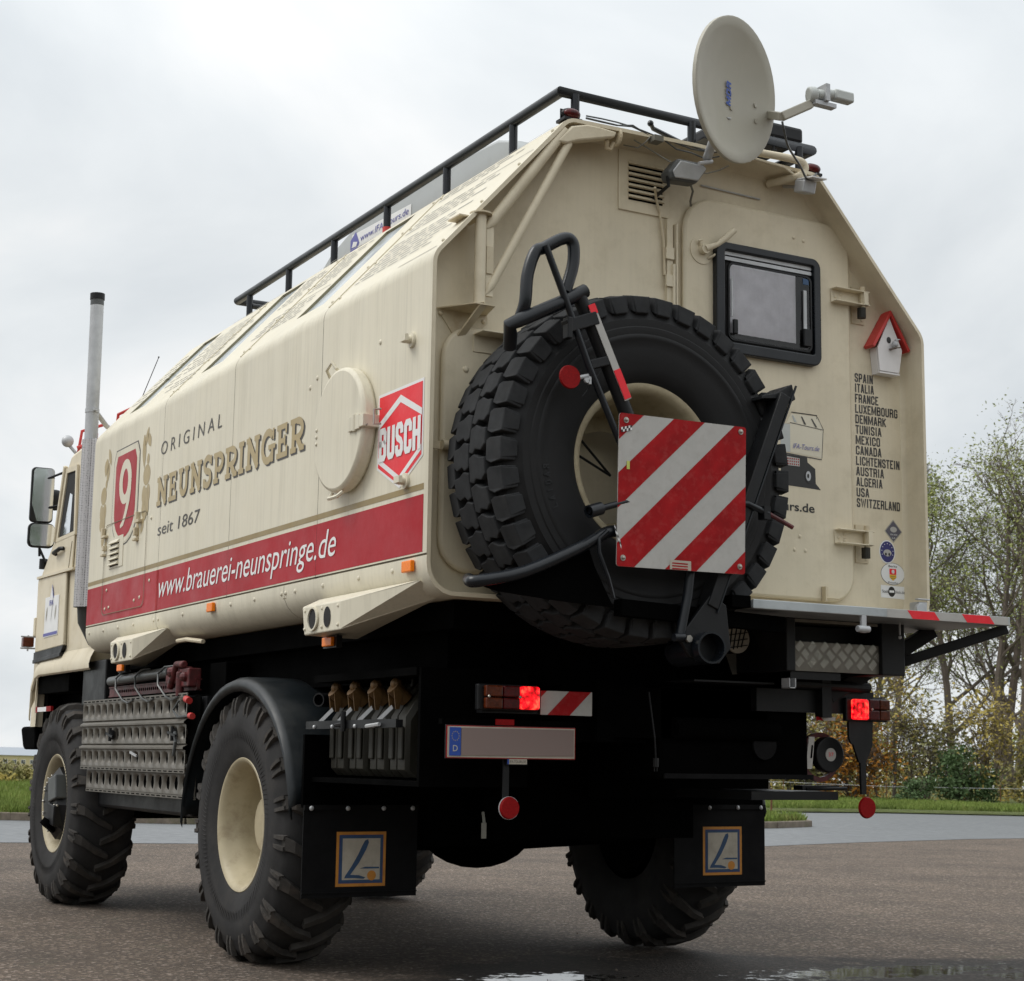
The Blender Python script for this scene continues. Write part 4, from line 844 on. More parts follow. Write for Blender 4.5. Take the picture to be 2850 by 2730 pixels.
# door with window
door = plate(rrect(-0.005, 1.605, 0.907, 3.322, .15, rr=(.05, .12, .15, .15)), WY, .032, 'rear_door', 'cream', bevel=.014, smooth=True)
DY = WY - .032
studs('stud', [(.64, DY, 3.215), (.585, DY, 3.222), (.60, DY, 1.88), (.57, DY, 1.82), (.63, DY, 1.82)], .009, (0, 1, 0), 'cream', door)
wo_ = rrect(0.140, 2.640, 0.710, 3.130, .045); wi_ = rrect(0.185, 2.690, 0.672, 3.095, .012)
wfr = P(MB().ringprism(wo_, wi_, (0, DY, 0), XE, ZE, (0, -.034, 0)), 'window_frame', 'black_gloss', door, bevel=.006)
P(MB().add([(x, DY - .003, z) for x, z in wi_], [tuple(range(len(wi_)))]), 'window_recess', 'interior', door)
cg = MB(); rws = []
for j in range(2): rws.append([(0.225 + .36 * i / 60, DY - .010 - .0012 * math.sin(i * .9) - .0006 * math.sin(i * 2.3), (2.735, 3.045)[j]) for i in range(61)])
cg.grid(rws); P(cg, 'curtain', 'curtain', door, smooth=True)
P(MB().box((.188, DY - .018, 3.078), (.668, DY - .010, 3.094)).box((.188, DY - .018, 3.055), (.668, DY - .010, 3.071)), 'blind_rail', 'galv', door)
gi_ = rrect(0.203, 2.698, 0.660, 3.045, .03); g2 = [(.4315 + (a - .4315) * .965, 2.87 + (b_ - 2.87) * .955) for a, b_ in gi_]
P(MB().ringprism(gi_, g2, (0, DY - .022, 0), XE, ZE, (0, -.008, 0)), 'sash', 'black', door)
P(MB().add([(x, DY - .026, z) for x, z in g2], [tuple(range(len(g2)))]), 'pane', 'glass', door)
P(MB().box((.610, DY - .036, 2.80), (.626, DY - .030, 2.975)).box((.215, DY - .036, 2.80), (.222, DY - .030, 2.97)), 'window_stay', 'galv', door)
P(MB().box((.605, DY - .044, 2.72), (.645, DY - .030, 2.80)).box((.222, DY - .044, 2.725), (.245, DY - .030, 2.79)), 'window_catch', 'black', door, bevel=.004)
wdec([(.612, 3.005), (.645, 3.005), (.645, 3.032), (.612, 3.032)], DY - .027, 'blue_tag', 'blue_grey', door)
# door handle
P(MB().disc((.085, DY, 3.083), (0, -1, 0), .062, .004, 28), 'handle_plate', 'cream', door)
P(MB().disc((.085, DY, 3.083), (0, -1, 0), .022, .035, 16).tube([(.085, DY - .03, 3.083), (.135, DY - .045, 3.105), (.175, DY - .055, 3.140), (.215, DY - .06, 3.178)], .012, 10, True, [.016, .011, .015, .013]).tube([(.07, DY - .003, 3.10), (.058, DY - .02, 3.118), (.072, DY - .02, 3.122)], .006, 6).tube([(.115, DY - .003, 3.05), (.13, DY - .02, 3.06), (.14, DY - .02, 3.068)], .006, 6), 'door_handle', 'cream', door, smooth=True)
for zb in (2.955, 1.862):
    hg = P(MB().box((.790, DY - .006, zb), (.985, DY, zb + .066)).box((.790, DY - .045, zb + .060), (.985, DY - .004, zb + .065)).box((.790, DY - .045, zb), (.985, DY - .004, zb + .005)).box((.950, DY - .045, zb), (.975, DY - .006, zb + .066)), 'hinge', 'cream', door, bevel=.002)
    studs('bolt_head', [(.812, DY - .006, zb + .03), (.845, DY - .006, zb + .045), (.845, DY - .006, zb + .018)], .010, (0, 1, 0), 'cream', door)
    hp = P(MB().tube([(.958, WY - .055, zb - .045), (.958, WY - .055, zb + .09)], .013, 10).box((.935, WY - .006, zb - .07), (1.008, WY, zb + .10)), 'hinge_pin', 'cream_rust', door)
    P(MB().tube([(.955, WY - .05, zb - .055), (.955, WY - .05, zb - .008)], .020, 10), 'hinge_spring', 'olive_drab', door)
    studs('bolt_head', [(.993, WY - .006, zb - .05), (.993, WY - .006, zb + .075)], .009, (0, 1, 0), 'cream', door)
P(MB().box((.715, DY - .004, 1.605), (.750, DY, 1.668)).box((.715, DY - .03, 1.605), (.720, DY, 1.668)).tube([(.73, DY - .01, 1.62), (.785, DY - .03, 1.617)], .004, 6), 'door_stop', 'cream_rust', door)
# drip rail and cable cover strip left of the door
P(MB().tube([(0.10, WY - .006, 3.385), (0.42, WY - .006, 3.378)], .004, 6), 'drip_rail', 'galv')
P(MB().box((-.085, WY - .018, 2.30), (-.055, WY, 3.20)).box((-.045, WY - .03, 2.30), (-.038, WY, 3.18)).box((-.095, WY - .028, 3.02), (-.055, WY - .018, 3.07)).box((-.095, WY - .028, 2.90), (-.055, WY - .018, 2.95)).box((-.062, WY - .03, 2.45), (-.050, WY, 3.0)), 'cover_strip', 'cream')
P(MB().tube([(-.19, WY - .08, 3.30), (-.15, WY - .03, 3.27), (-.12, WY - .012, 3.22), (-.10, WY - .012, 3.10), (-.095, WY - .012, 2.95)], .006, 6), 'cable', 'cream_rust')
# ventilation panel
vp = P(MB().box((-.325, WY - .008, 3.205), (-.070, WY, 3.470)), 'vent_panel', 'cream', bevel=.002)
for i in range(7):
    z = 3.262 + i * .0245
    P(MB().prism([(0, 0), (-.014, .002), (-.002, .016)], (-.280, WY - .008, z), (0, 1, 0), (0, 0, 1), (.180, 0, 0)), 'louvre', 'cream', vp)
g = MB()
for i in range(7): g.box((-.276, WY - .0102, 3.2545 + i * .0245), (-.104, WY - .0082, 3.2620 + i * .0245))
P(g, 'louvre_gap', 'black_matt', vp)
# country list
names = ['SPAIN', 'ITALIA', 'FRANCE', 'LUXEMBOURG', 'DENMARK', 'TUNISIA', 'MEXICO', 'CANADA', 'LICHTENSTEIN', 'AUSTRIA', 'ALGERIA', 'USA', 'SWITZERLAND']
wds = [.107, .112, .137, .250, .180, .152, .143, .150, .256, .162, .152, .073, .254]
for i, (nm, wd_) in enumerate(zip(names, wds)):
    block_text(nm, (.950, WY, 2.616 - i * .0477), XE, ZE, NB, wd_, .0400, .0072, 'ink', TRUCK, gap=.16)
# picture of a truck and web address on the door
pic = wdec([(.50, 2.247), (.50, 2.372), (.553, 2.372), (.5535, 2.247)], DY, 'truck_picture', 'lnb', door)
for poly, m_, ly in (([(.553, 2.247), (.553, 2.378), (.738, 2.364), (.728, 2.237)], 'cream_slant', 1), ([(.53, 2.372), (.56, 2.42), (.703, 2.420), (.738, 2.365), (.553, 2.378)], 'cream_slant', 1.5),
        ([(.50, 2.245), (.728, 2.232), (.728, 2.228), (.50, 2.238)], 'ink', 2), ([(.736, 2.366), (.739, 2.366), (.7295, 2.236), (.7265, 2.236)], 'ink', 2), ([(.553, 2.380), (.738, 2.366), (.738, 2.363), (.553, 2.377)], 'ink', 2.5), ([(.703, 2.42), (.706, 2.42), (.740, 2.365), (.737, 2.365)], 'ink', 3),
        ([(.612, 2.412), (.620, 2.412), (.642, 2.378), (.630, 2.378)], 'ink', 3), ([(.668, 2.408), (.676, 2.408), (.704, 2.372), (.692, 2.372)], 'ink', 3), ([(.563, 2.412), (.571, 2.412), (.59, 2.383), (.576, 2.383)], 'lnb', 3),
        ([(.50, 2.10), (.50, 2.236), (.645, 2.233), (.648, 2.21), (.690, 2.185), (.692, 2.12), (.72, 2.094), (.60, 2.098)], 'black_print', 1.2), ([(.53, 2.188), (.53, 2.228), (.603, 2.224), (.603, 2.188)], 'retro_white', 3), ([(.56, 2.428), (.703, 2.428), (.703, 2.424), (.56, 2.424)], 'black_print', 2), ([(.70, 2.428), (.703, 2.428), (.703, 2.41), (.70, 2.41)], 'black_print', 2.2)):
    wdec(poly, DY, 'picture_part', m_, door, ly)
for cx_, cz_ in [(.538 + .0115 * i, 2.196 + .0125 * j) for i in range(6) for j in range(3)]: pass
g = MB()
for i in range(6):
    for j in range(3): g.add([(x, DY - .003, z) for x, z in ell(.538 + .0115 * i, 2.195 + .0118 * j, .0035, .004, 6)], [tuple(range(6))])
P(g, 'picture_part', 'retro_red', door)
wdec(ell(.655, 2.15, .024, .032, 20), DY, 'picture_part', 'black_print', door, 3.2); wdec(ell(.650, 2.15, .014, .022, 16), DY, 'picture_part', 'galv', door, 4); wdec(ell(.648, 2.15, .006, .010, 12), DY, 'picture_part', 'black_print', door, 5)
text_mesh('IFA-Tours.de', (.565, DY, 2.266), XE, ZE, NB, .145, .022, shear=.3, name='lettering', m='violet', parent=door, t=.004)
text_mesh('www.IFA-Tours.de', (.135, DY, 1.990), XE, ZE, NB, .548, .037, bold=.018, name='lettering', m='black_print', parent=door, t=.0012)
# stickers
sk = wdec([(1.108, 1.948), (1.160, 1.896), (1.213, 1.949), (1.161, 2.003)], WY, 'diamond_sticker', 'grey_print', None, 1); wdec([(1.114, 1.948), (1.160, 1.903), (1.207, 1.949), (1.161, 1.996)], WY, 'sticker_print', 'diamond_grey', sk, 2)
wdec(ell(1.161, 1.957, .020, .013, 12), WY, 'sticker_print', 'retro_white', sk, 3); text_mesh('IFA W50', (1.142, WY, 1.930), XE, ZE, NB, .04, .007, name='lettering', m='white', parent=sk, t=.0025); text_mesh('LA', (1.152, WY, 1.915), XE, ZE, NB, .018, .007, name='lettering', m='white', parent=sk, t=.0025)
sk = wdec(ell(1.122, 1.853, .047, .053, 28), WY, 'round_sticker', 'white', None, 1.5); wdec(ell(1.122, 1.853, .042, .048, 28), WY, 'sticker_print', 'navy', sk, 2.5); wdec(ell(1.122, 1.848, .024, .016, 12), WY, 'sticker_print', 'retro_white', sk, 3.5)
wdec(ell(1.112, 1.842, .006, .007, 10), WY, 'sticker_print', 'black_print', sk, 4.5); wdec(ell(1.132, 1.842, .006, .007, 10), WY, 'sticker_print', 'black_print', sk, 4.5)
for i in range(9): a = R(200 - i * 27.5); wdec(ell(1.122 + .033 * math.cos(a), 1.853 + .037 * math.sin(a), .0025, .0025, 5), WY, 'sticker_print', 'white', sk, 3.5)
sk = wdec(ell(1.152, 1.755, .070, .050, 32), WY, 'oval_sticker', 'ink', None, 1); wdec(ell(1.152, 1.755, .068, .048, 32), WY, 'sticker_print', 'white', sk, 2)
wdec([(1.132, 1.778), (1.132, 1.752), (1.172, 1.752), (1.172, 1.778)], WY, 'sticker_print', 'red_bright', sk, 3); wdec([(1.132, 1.751), (1.132, 1.738), (1.152, 1.724), (1.172, 1.738), (1.172, 1.751)], WY, 'sticker_print', 'yellow', sk, 3)
for a in range(6): q = R(a * 30); g_ = [(1.152 + .010 * math.cos(q + .12), 1.765 + .010 * math.sin(q + .12)), (1.152 + .010 * math.cos(q - .12), 1.765 + .010 * math.sin(q - .12)), (1.152 - .010 * math.cos(q + .12), 1.765 - .010 * math.sin(q + .12)), (1.152 - .010 * math.cos(q - .12), 1.765 - .010 * math.sin(q - .12))]; wdec(g_, WY, 'sticker_print', 'white', sk, 4 + a * .3)
for zz in (1.745, 1.737): wdec([(1.138, zz), (1.166, zz), (1.166, zz - .003), (1.138, zz - .003)], WY, 'sticker_print', 'olive', sk, 4)
text_mesh('Berka', (1.127, WY, 1.785), XE, ZE, NB, .05, .010, name='lettering', m='ink', parent=sk, t=.0025); text_mesh('Pritsche', (1.124, WY, 1.711), XE, ZE, NB, .055, .009, name='lettering', m='ink', parent=sk, t=.0025)
sk = wdec([(1.081, 1.646), (1.229, 1.643), (1.229, 1.700), (1.081, 1.702)], WY, 'web_sticker', 'white', None, 1); text_mesh('Stadt', (1.088, WY, 1.668), XE, ZE, NB, .036, .013, name='lettering', m='ink', parent=sk, t=.002); text_mesh('blick.de', (1.162, WY, 1.668), XE, ZE, NB, .058, .013, name='lettering', m='ink', parent=sk, t=.002)
wdec(ell(1.143, 1.674, .020, .023, 20), WY, 'sticker_print', 'black_print', sk, 2.6); wdec([(1.129, 1.670), (1.157, 1.670), (1.157, 1.680), (1.129, 1.680)], WY, 'sticker_print', 'white', sk, 3.6)
# crane arm and braces of the old antenna mount, cream painted
ca = P(MB().tube([(-1.035, .02, 2.655), (-1.035, .02, 3.03)], .023, 14), 'mount_post', 'cream', smooth=True)
P(MB().disc((-1.035, .02, 3.026), (0, 0, 1), .045, .006, 20).box((-1.13, .02, 3.010), (-1.03, .12, 3.016)).ball((-1.035, .02, 3.042), .012), 'post_cap', 'cream_rust', ca)
P(MB().box((-1.010, .015, 2.70), (-.978, .028, 2.99)), 'post_web', 'cream', ca); P(MB().box((-1.012, .008, 2.79), (-.984, .016, 2.90)), 'web_cover', 'cream_rust', ca)
P(MB().tube([(-1.010, .02, 2.975), (-.985, .02, 3.005), (-.69, .02, 3.405), (-.655, .02, 3.45)], .023, 14, True, [.008, .023, .023, .023]), 'brace', 'cream', ca, smooth=True)
P(MB().tube([(-1.010, .02, 2.705), (-.985, .02, 2.745), (-.635, .02, 3.40)], .018, 14, True, [.006, .018, .018]), 'brace', 'cream', ca, smooth=True)
P(MB().prism([(-.705, 3.388), (-.655, 3.388), (-.600, 3.410), (-.425, 3.458), (-.415, 3.484), (-.500, 3.490), (-.560, 3.489), (-.632, 3.468)], (0, .045, 0), XE, ZE, (0, -.05, 0)), 'gusset', 'cream', ca, bevel=.008, smooth=True)
P(MB().disc((-.405, .03, 3.475), (1, 0, -.05), .040, .012, 18, ry=.045).tube([(-.45, .02, 3.45), (-.44, .04, 3.425), (-.42, .04, 3.42), (-.41, .03, 3.45)], .010, 8), 'flange', 'cream_rust', ca)
P(MB().add([(-1.167, WY - .002, 2.655), (-1.035, -.02, 2.662), (-.945, WY - .002, 2.672), (-1.058, WY - .002, 2.50)], [(0, 1, 2)]).prism([(-1.167, 2.652), (-.945, 2.668), (-.94, 2.62), (-1.058, 2.51)], (0, WY - .001, 0), XE, ZE, (0, -.004, 0)).bar((-1.035, -.015, 2.655), (-1.08, WY - .01, 2.53), .035, .008), 'base_bracket', 'cream_rust', ca)
P(MB().prism([(-1.167, WY), (-1.075, -.02), (-.985, -.02), (-.945, WY)], (0, 0, 2.652), XE, (0, 1, 0), (0, 0, .005)), 'base_plate', 'cream_rust', ca)
studs('bolt_head', [(x, WY - .006, z) for x, z in ((-1.15, 2.635), (-.96, 2.625), (-1.02, 2.55))], .010, (0, 1, 0), 'cream_rust', ca)
# roof marker lamps
for x in (-.615, .645):
    rl = P(MB().box((x - .04, .02, 3.503), (x + .045, .09, 3.515)).box((x - .042, .05, 3.515), (x + .045, .055, 3.555)), 'roof_lamp', 'black'); P(MB().ball((x, .03, 3.533), .036, 14, 8, (1.1, .7, .6)), 'lens', 'red_lens', rl, smooth=True); P(MB().ball((x, .038, 3.533), .040, 14, 8, (1.15, .5, .66)), 'housing', 'black', rl, smooth=True)
# little security lamp, cream hand rail at the roof edge
lp = P(MB().box((.515, -.065, 3.385), (.585, .005, 3.440), Matrix.Rotation(R(14), 3, 'X')), 'work_lamp', 'galv', bevel=.006); P(MB().box((.520, -.12, 3.440), (.600, .02, 3.446), Matrix.Rotation(R(10), 3, 'X')), 'visor', 'white', lp); P(MB().tube([(.55, .0, 3.42), (.55, .12, 3.46)], .008, 6), 'bracket', 'galv', lp)
P(MB().tube([(.18, .03, 3.545), (.33, .0, 3.537), (.50, -.03, 3.529), (.545, -.03, 3.515), (.552, -.025, 3.490), (.53, -.01, 3.465), (.46, .12, 3.455)], .017, 12, sm=4), 'hand_rail', 'cream', smooth=True)
P(MB().tube([(.20, -.01, 3.505), (.45, -.01, 3.492), (.5, -.01, 3.47)], .006, 6), 'cable_tube', 'cream')
# wires along the roof edge
rnd = random.Random(5)
for q in range(3):
    pts = [(-.56 + .075 * i, .0 + .01 * rnd.random(), 3.522 - .0035 * i * (i > 3) + rnd.uniform(-.008, .010) - (.03 if 5 < i < 9 else 0) * q * .5) for i in range(10)]
    P(MB().tube(pts, .0035, 5), 'wire', 'hose')
P(MB().tube([(-.33, .08, 3.47), (-.29, .03, 3.45), (-.27, .0, 3.47), (-.245, .0, 3.50)], .003, 5), 'wire', 'cable')
P(MB().tube([(-.31, .03, 3.48), (-.25, .02, 3.455), (-.20, .01, 3.43), (-.15, -.01, 3.40)], .003, 5).tube([(-.01, -.01, 3.38), (.06, .02, 3.40), (.13, .03, 3.43), (.18, .03, 3.46)], .003, 5).tube([(-.03, .02, 3.34), (.005, .05, 3.32), (.02, .09, 3.29), (.045, .12, 3.27)], .005, 5).box((-.245, -.03, 3.475), (-.20, .02, 3.50)), 'wire', 'cable')
P(MB().tube([(-.245, .0, 3.555), (-.22, .02, 3.545), (-.02, .08, 3.535), (.10, .09, 3.53)], .010, 8).ball((-.247, 0, 3.556), .014), 'antenna_folded', 'black_gloss')
# floodlight
fl = P(MB().prism([(-.155, 3.322), (-.020, 3.330), (.034, 3.402), (.010, 3.425), (-.115, 3.425), (-.168, 3.36)], (0, .05, 0), XE, ZE, (0, -.07, 0)), 'floodlight', 'black', bevel=.012); fl.data.materials[0] = M['hose']
P(MB().prism([(-.138, 3.332), (-.022, 3.338), (.022, 3.398), (.004, 3.410), (-.110, 3.412), (-.150, 3.36)], (0, -.02, 0), XE, ZE, (0, -.008, 0)), 'glass', 'galv', fl, bevel=.004)
P(MB().tube([(-.16, .0, 3.34), (-.155, .0, 3.30), (-.15, .12, 3.28)], .008, 6), 'bracket', 'black', fl)

# ---- roof rail
RZ = 3.672; rr_ = P(MB().tube([(-.60, 4.02, 3.665), (-.60, .145, RZ), (.735, .145, RZ), (.735, 4.02, RZ), (-.60, 4.02, 3.665)], .024, 12), 'roof_rail', 'black_gloss', smooth=True)
for x, y in [(-.60, v) for v in (.55, 1.19, 1.85, 2.52, 3.17, 3.80)] + [(.735, v) for v in (.75, 1.6, 2.5, 3.4, 4.0)] + [(-.53, .145), (.066, .145), (.66, .145)]:
    P(MB().tube([(x, y, 3.50), (x, y, RZ)], .019, 10), 'rail_post', 'black_gloss', rr_, smooth=True)
P(MB().tube([(-.60, 1.85, 3.49), (-.60, 1.85, 3.545)], .023, 10), 'red_clamp', 'red_wood', rr_)
P(MB().tube([(-.585, 3.80, 3.585), (.735, 3.80, 3.585)], .017, 8), 'cross_tube', 'black_gloss', rr_, smooth=True)
P(MB().box((.10, .10, 3.592), (.26, .16, 3.600)), 'rail_foot', 'black', rr_)

# grey roof box and its web address
rb = thing('roof_box', 'grey moulded roof box lying behind the black roof rail, with a white web address strip', 'roof box', (-.1, 1.9, 3.52))
pr_ = [(.72, 3.52), (.74, 3.62), (.80, 3.70), (.95, 3.75), (1.2, 3.77), (2.1, 3.795), (2.55, 3.785), (2.9, 3.70), (3.25, 3.52)]
g = MB(); secs = []
for k, x in ((0.93, -.46), (0.98, -.455), (1.0, -.42), (1.04, -.1), (1.04, .3), (1.0, .5), (.9, .55)): secs.append([(x, y, 3.52 + (z - 3.52) * k) for y, z in pr_])
g.grid(secs); g.add(secs[0], [tuple(range(len(pr_)))]); g.add(secs[-1], [tuple(range(len(pr_)))])
build(g, 'shell', 'greybox', rb, smooth=True)
st_ = build(MB().add([(-.4625, 2.60, 3.640), (-.4625, 1.86, 3.632), (-.4625, 1.86, 3.698), (-.4625, 2.60, 3.728)], [(0, 1, 2, 3)]), 'address_strip', 'white', rb)
text_mesh('www.IFA-Tours.de', (-.4625, 2.49, 3.664), (0, -1, -.02), ZE, NL, .60, .036, shear=.2, name='lettering', m='violet', parent=st_, t=.002)
build(MB().add([(-.4635, 2.62, 3.615), (-.4635, 2.55, 3.62), (-.4635, 2.50, 3.66), (-.4635, 2.55, 3.735), (-.4635, 2.62, 3.70)], [(0, 1, 2, 3, 4)]), 'emblem', 'violet', st_)
build(MB().add([(-.4645, 2.60, 3.655), (-.4645, 2.54, 3.65), (-.4645, 2.525, 3.672), (-.4645, 2.58, 3.685)], [(0, 1, 2, 3)]), 'emblem_band', 'white', st_)
bx = thing('luggage_case', 'low black case on the roof rail corner, right of the dish', 'case', (.52, .45, 3.64))
build(MB().box((.30, .16, 3.700), (.70, .80, 3.775)), 'case_body', 'black', bx, bevel=.015); build(MB().ball((.345, .17, 3.80), .030, 10, 8, (1.2, 1, 1)).tube([(.36, .17, 3.80), (.345, .16, 3.83)], .006, 6), 'handle', 'black', bx, smooth=True)
build(MB().tube([(.52, .15, 3.70), (.52, .15, 3.635)], .006, 6).disc((.52, .15, 3.630), (0, 0, 1), .014, .006, 10), 'case_bolt', 'black', bx)

# ---- satellite dish
sd_ = thing('satellite_dish', 'round beige satellite dish on the rear roof edge, its receiver arm pointing right', 'satellite dish', (-.02, -.28, 3.645))
Nn = (Vector((-.481, -.863, -.156)) * .66 + Vector((.872, -.489, .014)) * .75).normalized(); Ax = Vector((.99 * -.088 - .872 * .13, .99 * -.129 + .489 * .13, .99 * .988)).normalized(); Ax = (Ax - Nn * Ax.dot(Nn)).normalized(); Bx = Ax.cross(Nn).normalized()
if Bx.x < 0: Bx = -Bx
dc = Vector((-.030, -.28, 3.650)); RDsh = .295
def dp(a, b_, h): return dc + Ax * a + Bx * b_ + Nn * h
g = MB(); rws = []
for k in range(9):
    r_ = RDsh * k / 8; rws.append([dp(r_ * math.cos(t_ * .1309) * (1.0), r_ * .97 * math.sin(t_ * .1309), .055 * (k / 8) ** 2 - .03) for t_ in range(48)])
rws.append([dp((RDsh + .006) * math.cos(t_ * .1309), (RDsh + .006) * .97 * math.sin(t_ * .1309), .022) for t_ in range(48)])
rws.append([dp((RDsh + .006) * math.cos(t_ * .1309), (RDsh + .006) * .97 * math.sin(t_ * .1309), .006) for t_ in range(48)])
for k in range(7, -1, -1):
    r_ = RDsh * k / 8; rws.append([dp(r_ * math.cos(t_ * .1309), r_ * .97 * math.sin(t_ * .1309), .055 * (k / 8) ** 2 - .036) for t_ in range(48)])
g.grid(rws, closed=True); refl = build(g, 'reflector', 'dish', sd_, smooth=True, angle=60)
rd_ = -(Ax) ; txu = -Bx
tdir = (Ax + Bx * .12).normalized(); tup = Nn.cross(tdir).normalized()
block_text('MDR', dp(-.062, .020, -.026), tdir, tup, Nn, .098, .034, .0085, 'blue', refl, gap=.16, lay=.003, shear=.2)
g = MB()
for a, b_ in ((.005, .030), (-.065, .025), (-.045, .18), (-.112, .17)): g.disc(dp(a, b_, -.03 + .055 * ((a * a + b_ * b_) / RDsh ** 2) + .001), Nn, .011, .005, 12)
build(g, 'bolt', 'dish', refl)
e0 = dp(-.08, .27, -.02); 
arm = [e0, e0 + Bx * .05 + Nn * .02, Vector((.085, -.36, 3.565)), Vector((.225, -.42, 3.640))]
a0 = dp(-.075, .285, -.01)
armp = [a0, Vector((.118, -.42, 3.520)), Vector((.118, -.42, 3.520)), Vector((.245, -.45, 3.590))]
build(MB().bar(armp[0], armp[1], .030, .034).bar(armp[1], armp[3], .028, .036), 'receiver_arm', 'dish', sd_, bevel=.004)
lc = Vector((.245, -.45, 3.590))
lnb = build(MB().tube([lc + Vector((-.015, 0, .035)), lc + Vector((.02, -.01, .040))], .036, 14, True, [.036, .034]).tube([lc + Vector((.02, -.01, .040)), lc + Vector((.10, -.02, .055))], .022, 12).box(tuple(lc + Vector((.095, -.045, .03))), tuple(lc + Vector((.195, 0.0, .075)))), 'receiver', 'lnb', sd_, smooth=True, bevel=.008)
build(MB().box(tuple(lc + Vector((.045, -.045, .012))), tuple(lc + Vector((.065, .02, .085)))).box(tuple(lc + Vector((.0, -.03, -.005))), tuple(lc + Vector((.11, 0.005, .012)))), 'clamp', 'galv', sd_)
build(MB().tube([armp[1] + Vector((.0, 0, -.02)), (.135, -.41, 3.47), (.22, -.33, 3.44), (.40, -.18, 3.44), (.55, -.05, 3.44), (.64, 0.0, 3.50)], .005, 6, sm=5), 'coax_cable', 'hose', sd_, smooth=True)
build(MB().tube([dc - Nn * .03 - Ax * .1, dc - Nn * .10 - Ax * .18, (.03, -.02, 3.45)], .020, 10).tube([(-.04, -.06, 3.40), (.04, -.04, 3.43)], .009, 10), 'mast', 'galv', sd_, smooth=True)

# ---- birdhouse and bird
bh = thing('birdhouse', 'small white birdhouse with a steep red roof, screwed to the right of the rear wall', 'birdhouse', (1.11, WY, 2.66))
fy, by_ = .075, WY - .001
build(MB().prism([(1.054, 2.670), (1.168, 2.670), (1.188, 2.778), (1.115, 2.925), (1.042, 2.778)], (0, fy, 0), XE, ZE, (0, .008, 0)), 'front_board', 'white_wood', bh, bevel=.002)
for sg in (-1, 1):
    xa, xb = (1.052, 1.041) if sg < 0 else (1.160, 1.180)
    build(MB().prism([(xa, 2.666), (xa + .010, 2.666), (xb + .010, 2.778), (xb, 2.778)], (0, fy + .009, 0), XE, ZE, (0, by_ - fy - .01, 0)), 'side_board', 'white_wood', bh)
    build(MB().prism([(1.115, 2.958), (1.115 + sg * .112, 2.782), (1.115 + sg * .100, 2.772), (1.115, 2.932)], (0, fy - .012, 0), XE, ZE, (0, by_ - fy + .011, 0)), 'roof_board', 'red_wood', bh, bevel=.002)
build(MB().box((1.052, fy, 2.660), (1.170, by_, 2.667)), 'floor_board', 'white_wood', bh)
build(MB().add([(x, fy - .001, z) for x, z in ell(1.108, 2.818, .013, .015, 16)], [tuple(range(16))]), 'entrance_hole', 'black_print', bh)
bd = thing('toy_bird', 'tiny grey metal bird figure perched at the hole of the birdhouse', 'bird figure', (1.12, fy, 2.79))
build(MB().ball((1.124, fy - .022, 2.795), .014, 10, 8, (1, 1.2, 1.25)).ball((1.130, fy - .026, 2.814), .009, 8, 6).tube([(1.136, fy - .028, 2.817), (1.150, fy - .032, 2.820)], .003, 5, True, [.004, .001]).tube([(1.118, fy - .01, 2.786), (1.114, fy + .0, 2.770)], .006, 6), 'bird_body', 'galv', bd, smooth=True)
build(MB().tube([(1.110, fy, 2.775), (1.116, fy - .045, 2.773)], .004, 6).tube([(1.11, fy - .036, 2.775), (1.146, fy - .036, 2.781)], .003, 6), 'perch', 'bark', bd)

# ================================================================== wheels
def lathe(mp, prof_, n): 
    return [[mp(a, r, 6.2831853 * j / n) for a, r in prof_] for j in range(n)]
def gz(x): return -0.041 - 0.011 * x
def wheel_map(cx, cy, cz, side, clamp=True, rot=0.0):     # axial a grows outward
    def mp(a, r, th):
        x = cx + side * a; y = cy + r * math.cos(th + rot); z = cz + r * math.sin(th + rot)
        if clamp and z < gz(x): z = gz(x) + .0005
        return (x, y, z)
    return mp
def tyre_prof(Rr, w, rr): 
    h = w / 2
    half = [(h * .80, rr - .012), (h * .88, rr + .008), (h * .97, rr + .06), (h * 1.03, rr + (Rr - rr) * .42), (h * 1.02, rr + (Rr - rr) * .62), (h * .985, Rr - .115), (h * .92, Rr - .078), (h * .80, Rr - .048), (h * .5, Rr - .032), (0, Rr - .026)]
    return half + [(-a, r) for a, r in reversed(half[:-1])]
